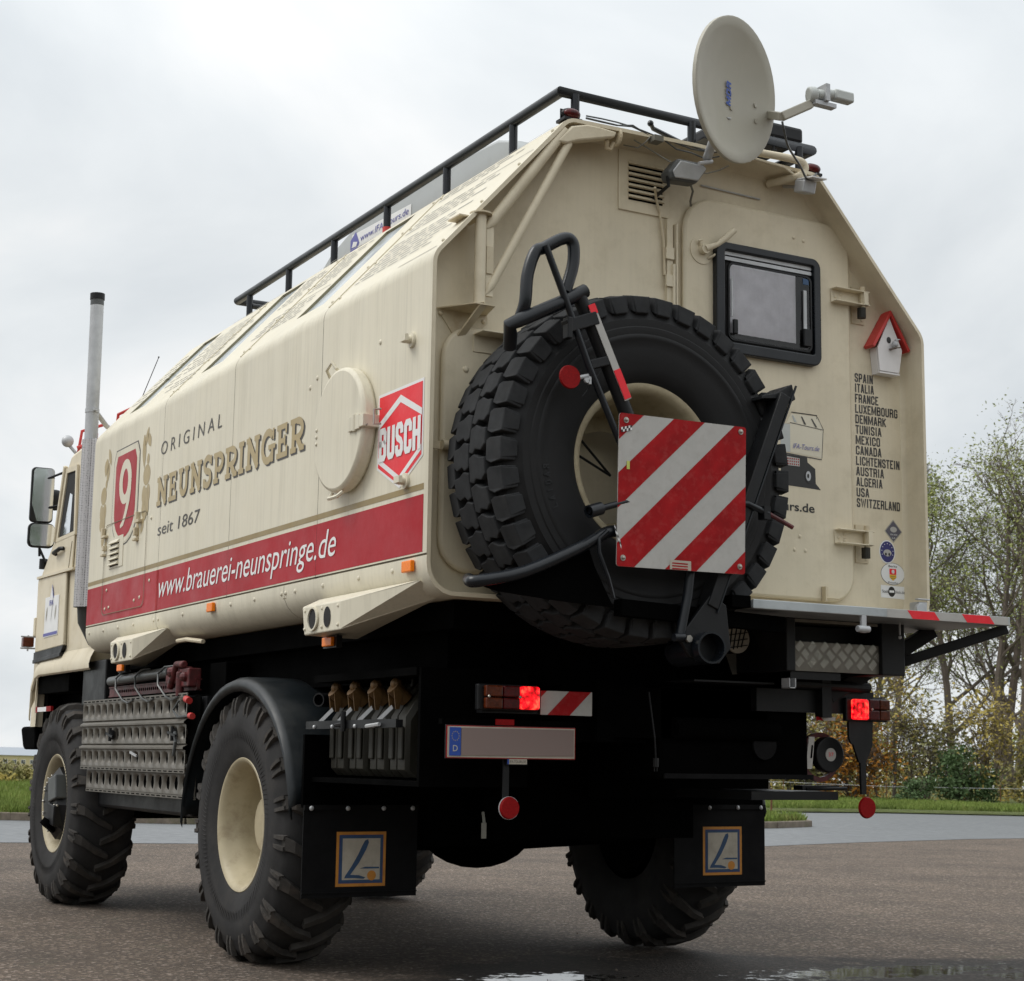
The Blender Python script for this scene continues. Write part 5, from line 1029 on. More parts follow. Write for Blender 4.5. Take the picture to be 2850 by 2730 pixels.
def ag_tyre(mp, Rr, w, rr, parent, fine=True):
    g = MB(); g.grid([*lathe(mp, tyre_prof(Rr, w, rr), 96), lathe(mp, tyre_prof(Rr, w, rr), 96)[0]])
    ty = build(g, 'tyre', 'tyre', parent, smooth=True)
    g = MB(); Nl = 21; h = w / 2
    for s in (-1, 1):
        for k in range(Nl):
            t0 = 6.2832 * (k + (.5 if s > 0 else 0)) / Nl
            secs = []
            # path from centre to shoulder
            for u, a, rb, rt, dth, wd in ((0, -.03, Rr - .03, Rr, .18, .030), (.25, h * .28, Rr - .03, Rr + .001, .115, .036), (.5, h * .50, Rr - .045, Rr - .001, .065, .042), (.75, h * .74, Rr - .06, Rr - .014, .02, .050), (1, h * .93, Rr - .10, Rr - .046, 0, .062)):
                th = t0 + dth; dw = wd / 2 / Rr
                secs.append([mp(s * a, rb, th - dw * 1.3), mp(s * a, rt, th - dw), mp(s * a, rt, th + dw), mp(s * a, rb, th + dw * 1.3)])
            n0 = len(g.v); g.grid(secs); g.add(secs[0], [(0, 1, 2, 3)]); g.add(secs[-1], [(3, 2, 1, 0)])
            # two fins running down the shoulder
            for dq in (-.022, .022):
                sc = []
                for a, r_, ex in ((h * .92, Rr - .046, .010), (h * .965, Rr - .072, .010), (h * 1.00, Rr - .100, .007), (h * 1.025, Rr - .135, .001)):
                    th = t0 + dq / Rr * (1.15); dw = .0095 / Rr
                    sc.append([mp(s * (a - .012), r_, th - dw * 1.4), mp(s * (a + ex), r_, th - dw), mp(s * (a + ex), r_, th + dw), mp(s * (a - .012), r_, th + dw * 1.4)])
                g.grid(sc); g.add(sc[0], [(0, 1, 2, 3)])
    build(g, 'tread', 'tyre_lug', ty)
    if fine:
        g = MB(); s = 1
        for k in range(120):
            th = 6.2832 * k / 120
            a = h * 1.032; dw = .0022
            g.add([mp(a, rr + .085, th - dw), mp(a + .0035, rr + .10, th), mp(a + .001, rr + .145, th + .03), mp(a, rr + .085, th + dw)], [(0, 1, 2, 3)])
        build(g, 'sidewall_ribs', 'tyre', ty)
    return ty
def rim_part(mp, rr, w, parent, depth, name='rim'):
    h = w / 2; g = MB()
    pr = [(h * .80, rr - .014), (h * .86, rr + .006), (h * .885, rr + .002), (h * .875, rr - .010), (h * .80, rr - .020), (h * .72, rr - .030), (h * .60, rr - .034), (h * .45, rr - .050), (h * .20, rr - .056), (h * .1 - depth * .6, rr - .058), (h * .1 - depth * .8, rr - .062)]
    L0 = lathe(mp, pr, 72); g.grid(L0 + [L0[0]])
    return build(g, name, 'rim', parent, smooth=True, angle=50)
def wheel(cx, cy, side, front, rot):
    Rr, w, rr = .636, .385, .303; cz = .59
    x0 = cx - side * w / 2 * .86
    mp = wheel_map(x0, cy, cz, side, True, rot); mpn = wheel_map(x0, cy, cz, side, False, rot)
    wl = P(MB().tube([mpn(-.15, 0, 0), mpn(-.10, 0, 0)], .10, 12), 'wheel', 'black_matt')
    build(MB().tube([mpn(-.17, 0, 0), mpn(-.06, 0, 0)], .262, 32), 'brake_drum', 'black_matt', wl, smooth=True)  # black drum added to darken the rim's pale inner side
    ag_tyre(mp, Rr, w, rr, wl, side < 0); rim = rim_part(mpn, rr, w, wl, .10)
    g = MB(); pr = [(-.055, .245), (-.045, .20), (-.02, .15), (.02, .13)] if not front else [(.02, .245), (.03, .19), (.035, .12)]
    L0 = lathe(mpn, pr, 48); g.grid(L0 + [L0[0]]); build(g, 'wheel_disc', 'rim', wl, smooth=True)
    if not front:
        g = MB(); L0 = lathe(mpn, [(.02, .13), (.05, .125), (.055, .05), (.056, .001)], 32); g.grid(L0 + [L0[0]]); build(g, 'hub', 'rim', wl, smooth=True)
        if side < 0:
            build(MB().tube([mpn(-.02, .22, 2.75), mpn(.03, .20, 2.75), mpn(.08, .16, 2.7), mpn(.085, .11, 2.5), mpn(.06, .08, 2.3)], .006, 8).ball(mpn(-.02, .22, 2.75), .014), 'air_hose', 'hose', wl, smooth=True)
            build(MB().tube([mpn(.02, .20, 3.35), mpn(.06, .20, 3.33), mpn(.06, .17, 3.27), mpn(.03, .16, 3.29)], .005, 6), 'valve_loop', 'galv', wl, smooth=True)
    else:
        g = MB(); L0 = lathe(mpn, [(.02, .235), (.150, .225), (.198, .165), (.203, .001)], 8); g.grid(L0 + [L0[0]]); hb = build(g, 'hub', 'black', wl)
        if side < 0:
            bt_ = MB()
            for j in range(12):
                for r_ in (.19, .155): q = mpn(.203 - (.0 if r_ < .17 else .008), r_ * .90, 6.2832 * j / 12 + rot); bt_.ball(q, .0085, 6, 5)
            build(bt_, 'hub_bolt', 'steel_bolt', wl)
            build(MB().box((cx - .055, cy - .20, cz + .02), (cx + .03, cy - .02, cz + .17), Matrix.Rotation(R(-10), 3, 'X')), 'hub_cover', 'hose', wl, bevel=.008); build(MB().box((cx - .050, cy - .17, cz - .13), (cx + .03, cy + .0, cz + .0), Matrix.Rotation(R(6), 3, 'X')), 'hub_cover', 'black', wl, bevel=.008)
            build(MB().tube([(cx - .03, cy - .04, cz - .12), (cx - .055, cy - .04, cz - .15)], .055, 12), 'hub_cap', 'black_matt', wl, smooth=True)
    return wl
YR, YF, XW = 1.937, 5.290, 1.223
wheel(-XW, YR, -1, False, 0.10); wheel(XW, YR, 1, False, 0.2); wheel(-XW, YF, -1, True, 0.03); wheel(XW, YF, 1, True, .15)

# ---- underbody: frame, axles, tanks, all black, with plain boxes added to darken it
U = MB()
for x in (-.42, .42): U.box((x - .04, .05, .98), (x + .04, 6.0, 1.22))
for y in (.06, .9, 1.9, 2.9, 3.9): U.box((-.38, y, 1.0), (.38, y + .08, 1.20))
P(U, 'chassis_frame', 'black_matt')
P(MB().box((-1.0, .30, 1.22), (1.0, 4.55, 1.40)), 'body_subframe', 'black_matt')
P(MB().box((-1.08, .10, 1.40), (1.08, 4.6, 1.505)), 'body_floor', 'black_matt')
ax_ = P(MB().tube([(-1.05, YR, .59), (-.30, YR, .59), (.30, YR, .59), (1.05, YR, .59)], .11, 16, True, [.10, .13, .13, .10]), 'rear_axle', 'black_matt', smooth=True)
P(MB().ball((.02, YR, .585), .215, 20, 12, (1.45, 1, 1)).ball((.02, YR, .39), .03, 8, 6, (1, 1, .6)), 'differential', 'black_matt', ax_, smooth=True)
for x in (-.42, .42): P(MB().box((x - .045, 1.2, .88), (x + .045, 2.7, .96)).box((x - .06, 1.80, .48), (x + .06, 2.08, .90)), 'leaf_spring', 'black_matt', ax_)
P(MB().tube([(-.8, YF, .59), (.8, YF, .59)], .10, 12), 'front_axle', 'black_matt', smooth=True)
P(MB().box((-.86, 1.20, .52), (-.32, 1.30, 1.20)).box((-.60, 1.35, .52), (.60, 1.52, .98)), 'rear_shield', 'black_matt')
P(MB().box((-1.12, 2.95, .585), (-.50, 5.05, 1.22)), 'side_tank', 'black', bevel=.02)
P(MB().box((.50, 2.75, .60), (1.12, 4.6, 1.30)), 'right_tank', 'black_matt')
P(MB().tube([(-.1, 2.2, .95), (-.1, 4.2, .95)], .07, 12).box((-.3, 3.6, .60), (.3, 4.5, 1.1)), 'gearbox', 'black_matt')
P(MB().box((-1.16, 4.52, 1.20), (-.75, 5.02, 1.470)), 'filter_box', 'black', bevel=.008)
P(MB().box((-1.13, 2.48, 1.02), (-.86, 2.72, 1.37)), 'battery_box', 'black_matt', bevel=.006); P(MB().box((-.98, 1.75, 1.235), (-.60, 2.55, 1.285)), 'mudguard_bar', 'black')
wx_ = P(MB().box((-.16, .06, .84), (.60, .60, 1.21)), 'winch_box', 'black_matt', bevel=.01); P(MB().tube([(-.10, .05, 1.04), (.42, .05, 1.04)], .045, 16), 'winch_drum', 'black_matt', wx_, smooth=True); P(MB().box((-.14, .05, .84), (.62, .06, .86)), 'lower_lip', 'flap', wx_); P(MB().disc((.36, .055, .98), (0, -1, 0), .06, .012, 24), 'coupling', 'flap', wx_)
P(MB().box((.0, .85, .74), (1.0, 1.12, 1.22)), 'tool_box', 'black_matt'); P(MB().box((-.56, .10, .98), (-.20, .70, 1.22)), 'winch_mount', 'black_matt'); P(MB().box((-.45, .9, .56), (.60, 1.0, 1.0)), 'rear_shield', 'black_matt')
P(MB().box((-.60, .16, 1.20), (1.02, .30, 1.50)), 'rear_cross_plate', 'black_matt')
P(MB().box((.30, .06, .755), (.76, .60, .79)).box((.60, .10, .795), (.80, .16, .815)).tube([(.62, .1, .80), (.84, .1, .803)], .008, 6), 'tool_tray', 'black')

# mudguards and flaps
def guard(side):
    g = MB(); rows_ = []
    cy, cz = YR, .60
    for j in range(25):
        th = R(-2 + 178 * j / 24) if True else 0
        th = R(8 + 172 * j / 24); Rg = .70
        y = cy - Rg * math.cos(th) * 1.03; z = cz + Rg * math.sin(th) * .94
        k = 1.0
        rows_.append([(side * (1.262), y + (.0 if y < cy else 0), z - .055), (side * 1.275, y, z - .025), (side * 1.268, y, z - .004), (side * 1.235, y, z + .012), (side * 1.10, y, z + .014), (side * .82, y, z + .010), (side * .80, y, z - .02)])
    g.grid(rows_); o = P(g, 'mudguard', 'fender', smooth=True, angle=70); md = o.modifiers.new('s', 'SOLIDIFY'); md.thickness = .006
    return o
gl_ = guard(-1); guard(1)
P(MB().pipe((-1.02, 1.30, 1.155), (-1.155, 1.22, 1.150), .030, .024), 'guard_tube', 'black', gl_)
for side in (-1, 1):
    x0, x1 = sorted((side * .685, side * 1.225))
    fl_ = P(MB().box((x0, 1.176, .312), (x1, 1.184, .700)), 'mud_flap', 'flap'); P(MB().box((x0, 1.166, .680), (x1, 1.175, .702)), 'clamp_bar', 'flap', fl_); P(MB().box((x0, 1.170, .330), (x1, 1.1755, .336)), 'hem', 'flap', fl_)
    studs('bolt_head', [(x0 + d, 1.164, .688) for d in (.03, .20, .37, .51)], .011, (0, 1, 0), 'galv', fl_)
    P(MB().box((x0, 1.19, .69), (x1, 1.21, 1.0)), 'flap_carrier', 'black_matt', fl_)
    c = -.953 if side < 0 else .968; hw, zb, zt = .117, .357, .588
    if side > 0: hw, zb, zt = .116, .367, .597
    lg = wdec([(c - hw, zb), (c + hw, zb), (c + hw, zt), (c - hw, zt)], 1.176, 'emblem', 'orange_film', fl_, 1)
    def q_(k): return [(c - hw + k, zb + k), (c + hw - k, zb + k), (c + hw - k, zt - k), (c - hw + k, zt - k)]
    wdec(q_(.013), 1.176, 'emblem_border', 'blue_grey', fl_, 2.2); wdec(q_(.0165), 1.176, 'emblem_border', 'navy', fl_, 3.2); wdec(q_(.019), 1.176, 'emblem_border', 'blue_grey', fl_, 4.2); wdec(q_(.028), 1.176, 'emblem_field', 'dirty_white', fl_, 5.2)
    zc = (zb + zt) / 2
    wdec([(c + .002, zc + .055), (c + .015, zc + .078), (c + .030, zc + .084), (c + .034, zc + .070), (c + .022, zc + .040), (c - .010, zc - .015), (c - .050, zc - .066), (c - .010, zc - .068), (c + .022, zc - .078), (c + .012, zc - .084), (c - .03, zc - .080), (c - .078, zc - .080), (c - .074, zc - .070), (c - .045, zc - .030), (c - .015, zc + .020)], 1.176, 'emblem_letter', 'blue_grey', fl_, 6.4)
    wdec([(c - .008, zc - .040), (c + .02, zc - .033), (c + .085, zc - .034), (c + .086, zc - .041), (c + .03, zc - .041)], 1.176, 'emblem_bar', 'blue_grey', fl_, 6.6); wdec(ell(c + .050, zc - .070, .021, .021, 20), 1.176, 'emblem_dot', 'orange_film', fl_, 6.8)

# ---- tail: bumper beam, lamps, plates, reflectors
P(MB().box((-.99, .02, 1.08), (-.515, .07, 1.165)), 'tail_beam', 'black'); P(MB().box((.30, .02, 1.12), (.98, .07, 1.195)), 'tail_beam', 'black'); P(MB().box((-1.16, .02, 1.035), (-.60, .05, 1.055)), 'plate_beam', 'black_matt')
for side, xa, xb in ((-1, -1.005, -.765), (1, .776, .985)):
    hl = P(MB().box((xa - .02, -.005, 1.088), (xb + .004, .022, 1.188)), 'tail_lamp', 'black', bevel=.006)
    inner0, inner1 = (xb - .085, xb - .004) if side < 0 else (xa + .004, xa + .085)
    outer0, outer1 = (xa + .004, xb - .090) if side < 0 else (xa + .090, xb - .004)
    P(MB().box((inner0, -.034, 1.095), (inner1, -.004, 1.182)), 'lit_lens', 'lit', hl, bevel=.008)
    om = (outer0 + outer1) / 2
    a_ = (outer0, om - .002) if side < 0 else (om + .002, outer1); b_ = (om + .002, outer1) if side < 0 else (outer0, om - .002)
    P(MB().box((a_[0], -.030, 1.140), (a_[1], -.004, 1.182)).box((a_[0], -.030, 1.095), (a_[1], -.004, 1.136)), 'indicator_lens', 'amber_dark', hl, bevel=.005); P(MB().box((b_[0], -.030, 1.140), (b_[1], -.004, 1.182)).box((b_[0], -.030, 1.095), (b_[1], -.004, 1.136)), 'brake_lens', 'red_lens', hl, bevel=.005)
    P(MB().ball((outer0 + .01, -.033, 1.14), .006, 6, 5).ball((outer1 - .002, -.033, 1.14), .006, 6, 5), 'screw', 'steel_bolt', hl)
def striped(x0, x1, z0, z1, y, period, lean, name, par=None, m1='retro_red', m2='retro_white', ph=0.0, fwd=True):
    """one plate and its slanting red bands"""
    b0 = P(MB().box((x0, y, z0), (x1, y + .004, z1)), name, m2, par); h = z1 - z0; g = MB(); k = -8; rt = b0 if (par is None) else par
    def clip(poly, f, keep):
        o = []
        for i in range(len(poly)):
            a, b_ = poly[i], poly[(i + 1) % len(poly)]; fa, fb = f(a), f(b_)
            if fa >= 0: o.append(a)
            if fa * fb < 0: t_ = fa / (fa - fb); o.append((a[0] + (b_[0] - a[0]) * t_, a[1] + (b_[1] - a[1]) * t_))
        return o
    while k < 12:
        xs = x0 + ph + k * period; poly = [(xs, z0), (xs + period / 2, z0), (xs + period / 2 + lean * h, z1), (xs + lean * h, z1)]
        poly = clip(poly, lambda p: p[0] - x0, 1); poly = clip(poly, lambda p: x1 - p[0], 1) if poly else poly
        if len(poly) > 2: P(MB().add([(a, y - .0008, b_) for a, b_ in poly], [tuple(range(len(poly)))]), 'red_band', m1, rt)
        k += 1
    return b0
striped(-.745, -.513, 1.078, 1.170, .005, .20, 1.05, 'stripe_plate', ph=.03)
striped(.60, .705, 1.088, 1.103, .005, .20, -1.05, 'stripe_plate', ph=-.06)
lp_ = P(MB().box((-1.166, -.022, .906), (-.604, -.014, 1.032)), 'licence_plate', 'black', bevel=.003)
P(MB().box((-1.160, -.026, .912), (-.610, -.0225, 1.026)), 'plate_edge', 'dirty_white', lp_); P(MB().box((-1.1635, -.0245, .909), (-.6065, -.0222, 1.029)), 'plate_border', 'retro_red', lp_)
P(MB().box((-1.104, -.030, .920), (-.616, -.0265, 1.021)), 'plate_field', 'plate_smudge', lp_)
P(MB().box((-1.152, -.030, .918), (-1.106, -.0265, 1.022)), 'country_strip', 'blue', lp_)
text_mesh('D', (-1.1395, -.030, .934), XE, ZE, NB, .020, .022, bold=.01, name='lettering', m='retro_white', parent=lp_, t=.001)
g = MB()
for i in range(12): a = R(30 * i); g.add([(x, -.0308, z) for x, z in ell(-1.129 + .015 * math.cos(a), .990 + .017 * math.sin(a), .0022, .0022, 5)], [tuple(range(5))])
P(g, 'star_ring', 'gold', lp_)
sp2 = P(MB().box((-.905, -.022, .886), (-.816, -.018, .910)), 'small_plate', 'black'); wdec([(-.896, .889), (-.819, .889), (-.819, .908), (-.896, .908)], -.0222, 'plate_field', 'dirty_white', sp2); wdec([(-.903, .889), (-.897, .889), (-.897, .908), (-.903, .908)], -.0222, 'country_strip', 'blue', sp2)
text_mesh('IFA-TOURS.DE', (-.893, -.0225, .8935), XE, ZE, NB, .070, .010, name='lettering', m='black_print', parent=sp2, t=.001)
P(MB().box((-.948, -.012, 1.034), (-.870, -.004, 1.056)), 'reflector_bar', 'reflector')
rfl = P(MB().box((-.912, -.006, .74), (-.886, 0.0, .905)), 'reflector_hanger', 'black'); P(MB().disc((-.887, -.012, .726), (0, -1, 0), .042, .010, 28, r2=.038), 'round_reflector', 'reflector', rfl); P(MB().disc((-.887, -.006, .726), (0, -1, 0), .043, .006, 28), 'reflector_back', 'galv', rfl)
rfr = P(MB().prism([(.776, 1.09), (.776, 1.02), (.788, .995), (.800, .99), (.830, .915), (.838, .913), (.841, .78), (.868, .78), (.868, .915), (.905, .985), (.910, 1.09)], (0, .015, 0), XE, ZE, (0, -.012, 0)), 'reflector_hanger', 'black'); P(MB().disc((.860, -.004, .725), (0, -1, 0), .046, .010, 28, r2=.042), 'round_reflector', 'reflector', rfr)
P(MB().tube([(-.83, .3, .70), (-.835, .28, .66), (-.84, .28, .60)], .006, 6).box((-.85, .27, .60), (-.83, .275, .66)), 'strap_end', 'cable')
P(MB().tube([(-.25, .0, 1.18), (-.235, -.02, 1.0), (-.23, -.02, .92)], .004, 6).tube([(-.23, -.02, .92), (-.23, -.02, .885)], .012, 8).tube([(-.236, -.02, .885), (-.236, -.02, .868)], .003, 5).tube([(-.224, -.02, .885), (-.224, -.02, .868)], .003, 5), 'trailer_cable', 'black')
P(MB().box((-.93, .05, 1.20), (-.90, .08, 1.23)), 'paper_tag', 'white') if False else None

# ---- rear deck on the right
dk_ = P(MB().box((-.112, -.50, 1.490), (1.222, .10, 1.520)).box((-.112, -.505, 1.487), (1.222, -.497, 1.523)), 'rear_deck', 'alu', bevel=.003)
P(MB().box((-.20, -.49, 1.49), (-.113, .10, 1.535)), 'deck_end', 'black_matt', dk_)
for xa, m_ in ((.815, 'red'), (.960, 'w'), (1.105, 'red')):
    pass
for xa, xb in ((.668, .812), (.962, 1.115)):
    P(MB().add([(xa - .012, -.5065, 1.5215), (xb - .012, -.5065, 1.5215), (xb + .016, -.5065, 1.4885), (xa + .016, -.5065, 1.4885)], [(0, 1, 2, 3)]), 'red_band', 'red_bright', dk_)
P(MB().add([(.55, -.5058, 1.4885), (1.21, -.5058, 1.4885), (1.21, -.5058, 1.5215), (.55, -.5058, 1.5215)], [(0, 1, 2, 3)]), 'white_band', 'retro_white', dk_)
P(MB().bar((.70, .045, 1.19), (1.175, -.09, 1.488), .05, .060), 'deck_brace', 'black', dk_, bevel=.003); P(MB().bar((.93, -.12, 1.330), (1.26, -.45, 1.480), .04, .042), 'deck_brace', 'black', dk_, bevel=.003)
P(MB().tube([(.45, .0, 1.24), (.885, .0, 1.232)], .022, 12).box((.615, -.02, 1.10), (.665, .03, 1.29)).box((.30, .02, 1.195), (.93, .06, 1.215)), 'deck_crossbar', 'black', dk_)
P(MB().box((.42, -.505, 1.42), (.445, -.49, 1.49)).tube([(.40, -.5, 1.435), (.46, -.5, 1.435)], .014, 10), 'deck_latch', 'galv', dk_, bevel=.003)
P(MB().box((1.165, -.02, 1.525), (1.215, .04, 1.62)).disc((1.165, -.02, 1.585), (0, -1, 0), .028, .02, 16).box((1.15, -.03, 1.628), (1.225, -.01, 1.634)), 'tow_latch', 'galv', dk_, bevel=.004)
P(MB().tube([(.80, -.3, 1.50), (.80, -.3, 1.44)], .004, 5).ball((.80, -.3, 1.43), .008, 6, 5), 'pin_chain', 'galv', dk_)
# fold-out stairs: two chequer plate treads in a black frame
sf = P(MB().box((.255, -.24, 1.275), (.300, .15, 1.49)).box((.755, -.24, 1.275), (.880, .10, 1.50)).box((.30, -.10, 1.40), (.755, .15, 1.472)), 'stair_frame', 'black', bevel=.004)
def chequer(x0, x1, z0, z1, y, par, horiz=False, n=1.0):
    g = MB(); step = .064; j = 0; v = z0 + step * .5 if not horiz else z0 + step * .5
    while v < z1 - .004:
        i = 0; u = x0 + step * .5 + (step / 2 if j % 2 else 0)
        while u < x1 - .006:
            sg = 1 if (j % 2) else -1
            for k in (-2, -1, 0, 1, 2):
                du, dv = .0135, .0135 * sg; ou, ov = k * .0058, -k * .0058 * sg
                a = Vector((u + ou - du * .7, 0, v + ov - dv * .7)); b_ = Vector((u + ou + du * .7, 0, v + ov + dv * .7))
                if horiz: g.bar((a.x, a.z, y), (b_.x, b_.z, y), .0027, .003)
                else: g.bar((a.x, y, a.z), (b_.x, y, b_.z), .0027, .003, up=(0, 1, 0))
            u += step
        v += step * .5; j += 1
    return P(g, 'raised_bars', 'chequer_bar', par)
tr1 = P(MB().prism([(.300, 1.278), (.752, 1.278), (.800, 1.392), (.300, 1.392)], (0, -.215, 0), XE, ZE, (0, -.003, 0)), 'stair_tread', 'chequer', sf); chequer(.305, .765, 1.282, 1.388, -.2185, sf)
P(MB().box((.300, -.218, 1.392), (.800, .02, 1.396)), 'stair_tread', 'chequer', sf); chequer(.305, .795, -.21, -.02, 1.3968, sf, True)
P(MB().box((.300, -.235, 1.480), (.735, .05, 1.484)).box((.300, -.237, 1.474), (.735, -.234, 1.486)), 'stair_tread', 'chequer', sf); chequer(.305, .73, -.23, -.05, 1.4855, sf, True)
P(MB().box((.30, -.205, 1.245), (.56, -.20, 1.276)).box((-.10, -.10, 1.225), (.30, .10, 1.232)), 'stair_shelf', 'black', sf)
P(MB().box((.258, -.25, 1.205), (.262, -.20, 1.245)).box((.288, -.25, 1.205), (.292, -.20, 1.245)).box((.258, -.25, 1.205), (.292, -.20, 1.209)), 'channel_end', 'galv', sf)
striped(.0, .20, 1.235, 1.36, -.10, .16, -.9, 'stripe_plate', sf, ph=.06) if False else P(MB().prism([(.20, 1.355), (.27, 1.36), (.325, 1.282), (.235, 1.270)], (0, .10, 0), XE, ZE, (0, -.003, 0)), 'stripe_plate', 'board', sf)  # plate and red band toned down to hold the shade under the stairs
P(MB().prism([(.272, 1.36), (.34, 1.365), (.34, 1.282), (.327, 1.282)], (0, .10, 0), XE, ZE, (0, -.003, 0)), 'red_band', 'reflector', sf)
g = MB()
for i in range(4): g.bar((.125 + .020 * i, -.03, 1.36 + .005 * i), (.14 + .024 * i, -.03, 1.455 + .003 * i), .004, .004); g.bar((.118, -.033, 1.37 + .026 * i), (.215, -.033, 1.385 + .026 * i), .004, .004)
wl_ = P(MB().disc((.170, -.015, 1.41), (0, -1, 0), .060, .012, 20), 'grille_lamp', 'dirty_white'); P(g, 'grille', 'black', wl_)
# cable reel
cr_ = P(MB().disc((.742, .13, .946), (0, -1, 0), .076, .045, 32), 'cable_reel', 'black', bevel=.006); P(MB().ringprism(ell(.715, .935, .105, .105, 32), ell(.715, .935, .085, .085, 32), (0, .14, 0), XE, ZE, (0, -.02, 0)), 'reel_rim', 'red_dark', cr_)
P(MB().disc((.742, .085, .946), (0, -1, 0), .028, .003, 24), 'reel_label', 'retro_white', cr_); text_mesh('37', (.7275, .0815, .9385), XE, ZE, NB, .028, .016, name='lettering', m='red_bright', parent=cr_, t=.001)
P(MB().prism([(.618, 1.02), (.648, 1.02), (.632, .885), (.596, .885)], (0, .08, 0), XE, ZE, (0, -.006, 0)), 'slotted_plate', 'retro_white', cr_); P(MB().prism([(.630, .985), (.638, .985), (.631, .93), (.622, .93)], (0, .073, 0), XE, ZE, (0, -.001, 0)), 'slot', 'black_matt', cr_)

# ================================================================== spare wheel, carrier, warning board
SPC = Vector((-.516, 0, 2.012)); SF = -.415; SW_ = .42; SR = .672; SRR = .318
spw = thing('spare_wheel', 'big black spare wheel with chunky tread, hung on the rear wall behind the warning board', 'wheel', (SPC.x, -.1, 1.33))
def smp(a, r, th): return (SPC.x + r * math.cos(th), SF + SW_ / 2 - a, SPC.z + r * math.sin(th))       # a>0 towards the viewer
h = SW_ / 2
half = [(h * .74, SRR - .012), (h * .86, SRR + .010), (h * .97, SRR + .055), (h * 1.0, SRR + .13), (h * 1.02, SRR + .165), (h * 1.035, SRR + .17), (h * 1.035, SRR + .182), (h * 1.02, SRR + .187), (h * 1.03, SRR + .200), (h * 1.03, SRR + .212), (h * 1.012, SRR + .217), (h * 1.018, SRR + .235), (h * 1.018, SRR + .245), (h * .99, SRR + .25), (h * .95, SR - .085), (h * .86, SR - .045), (h * .5, SR - .036), (0, SR - .034)]
pr = half + [(-a, r) for a, r in reversed(half[:-1])]
g = MB(); L0 = lathe(smp, pr, 120); g.grid(L0 + [L0[0]]); sty = build(g, 'tyre', 'spare', spw, smooth=True, angle=35)
for q_i, ch_ in enumerate('RADIAL'):
    a_ = R(187 + q_i * 3.6); c_ = Vector((SPC.x + .455 * math.cos(a_), SF - .0062, SPC.z + .455 * math.sin(a_)))
    block_text(ch_, c_, (-math.sin(a_), 0, math.cos(a_)) if False else (math.sin(a_), 0, -math.cos(a_)), (math.cos(a_), 0, math.sin(a_)), (0, -1, 0), .016, .026, .0045, 'spare_lug', sty, name='moulded_letter')
g = MB(); NS = 38; dth = 6.2832 / NS
def blk(poly, rb, taper=.82, rtf=None):     # poly of (a, u) u in units of pitch
    ca_ = sum(p[0] for p in poly) / len(poly); cu_ = sum(p[1] for p in poly) / len(poly)
    return ca_, cu_
for k in range(NS):
    t0 = k * dth
    for s in (-1, 1):
        ph = (0.0 if s > 0 else .5)
        # shoulder lug with a deep side face
        P_ = [(.59, -.36), (.70, -.44), (1.00, -.42), (1.00, .38), (.76, .43), (.59, .31)]
        top = [smp(s * h * a, SR - .004 - (.014 if a > .9 else 0), t0 + (u + ph) * dth) for a, u in P_]; bot = [smp(s * h * a * (1.0 if a > .9 else .97), SR - .04 - (.04 if a > .9 else 0), t0 + (u + ph) * dth) for a, u in P_]
        n_ = len(P_); g.add(top + bot, [tuple(range(n_))] + [(i, (i + 1) % n_, n_ + (i + 1) % n_, n_ + i) for i in range(n_)])
        # side wedge running down the sidewall
        A_ = [smp(s * h * 1.00, SR - .018, t0 + (-.38 + ph) * dth), smp(s * h * 1.00, SR - .018, t0 + (.32 + ph) * dth), smp(s * h * 1.035, SR - .085, t0 + (.26 + ph) * dth), smp(s * h * 1.035, SR - .085, t0 + (-.33 + ph) * dth)]
        B_ = [smp(s * h * .92, SR - .02, t0 + (-.38 + ph) * dth), smp(s * h * .92, SR - .02, t0 + (.32 + ph) * dth), smp(s * h * .95, SR - .09, t0 + (.26 + ph) * dth), smp(s * h * .95, SR - .09, t0 + (-.33 + ph) * dth)]
        g.add(A_ + B_, [(0, 1, 2, 3), (0, 4, 5, 1), (1, 5, 6, 2), (2, 6, 7, 3), (3, 7, 4, 0)])
        # central zig-zag block
        P_ = [(.015, -.40), (.20, -.50), (.36, -.36), (.565, -.32), (.575, .24), (.44, .42), (.24, .34), (.16, .48), (.015, .40)]
        ph2 = ph + .5
        top = [smp(s * h * a, SR + .002, t0 + (u + ph2) * dth) for a, u in P_]; ca_, cu_ = .3, 0
        bot = [smp(s * h * (ca_ + (a - ca_) * 1.1), SR - .04, t0 + (cu_ + (u - cu_) * 1.08 + ph2) * dth) for a, u in P_]
        n_ = len(P_); g.add(top + bot, [tuple(range(n_))] + [(i, (i + 1) % n_, n_ + (i + 1) % n_, n_ + i) for i in range(n_)])
build(g, 'tread', 'spare_lug', sty, bevel=.004)
g = MB(); prm = [(h * .72, SRR - .016), (h * .82, SRR + .006), (h * .84, SRR + .002), (h * .835, SRR - .008), (h * .80, SRR - .022), (h * .70, SRR - .034), (h * .55, SRR - .040), (h * .3, SRR - .055), (-h * .2, SRR - .062), (-h * .75, SRR - .072)]
L0 = lathe(smp, prm, 72); g.grid(L0 + [L0[0]]); srim = build(g, 'rim', 'rim', spw, smooth=True, angle=50)
g = MB(); L0 = lathe(smp, [(-h * .72, SRR - .072), (-h * .70, .20), (-h * .66, .185)], 60); g.grid(L0 + [L0[0]]); build(g, 'wheel_disc', 'rim', spw, smooth=True)
g = MB()
for j in range(8): g.add([smp(-h * .695, .222 + .012 * math.cos(t_), 6.2832 * j / 8 + .35 + .012 * math.sin(t_) / .217) for t_ in [6.2832 * q / 12 for q in range(12)]], [tuple(range(12))])
build(g, 'bolt_hole', 'dirty_white', spw)
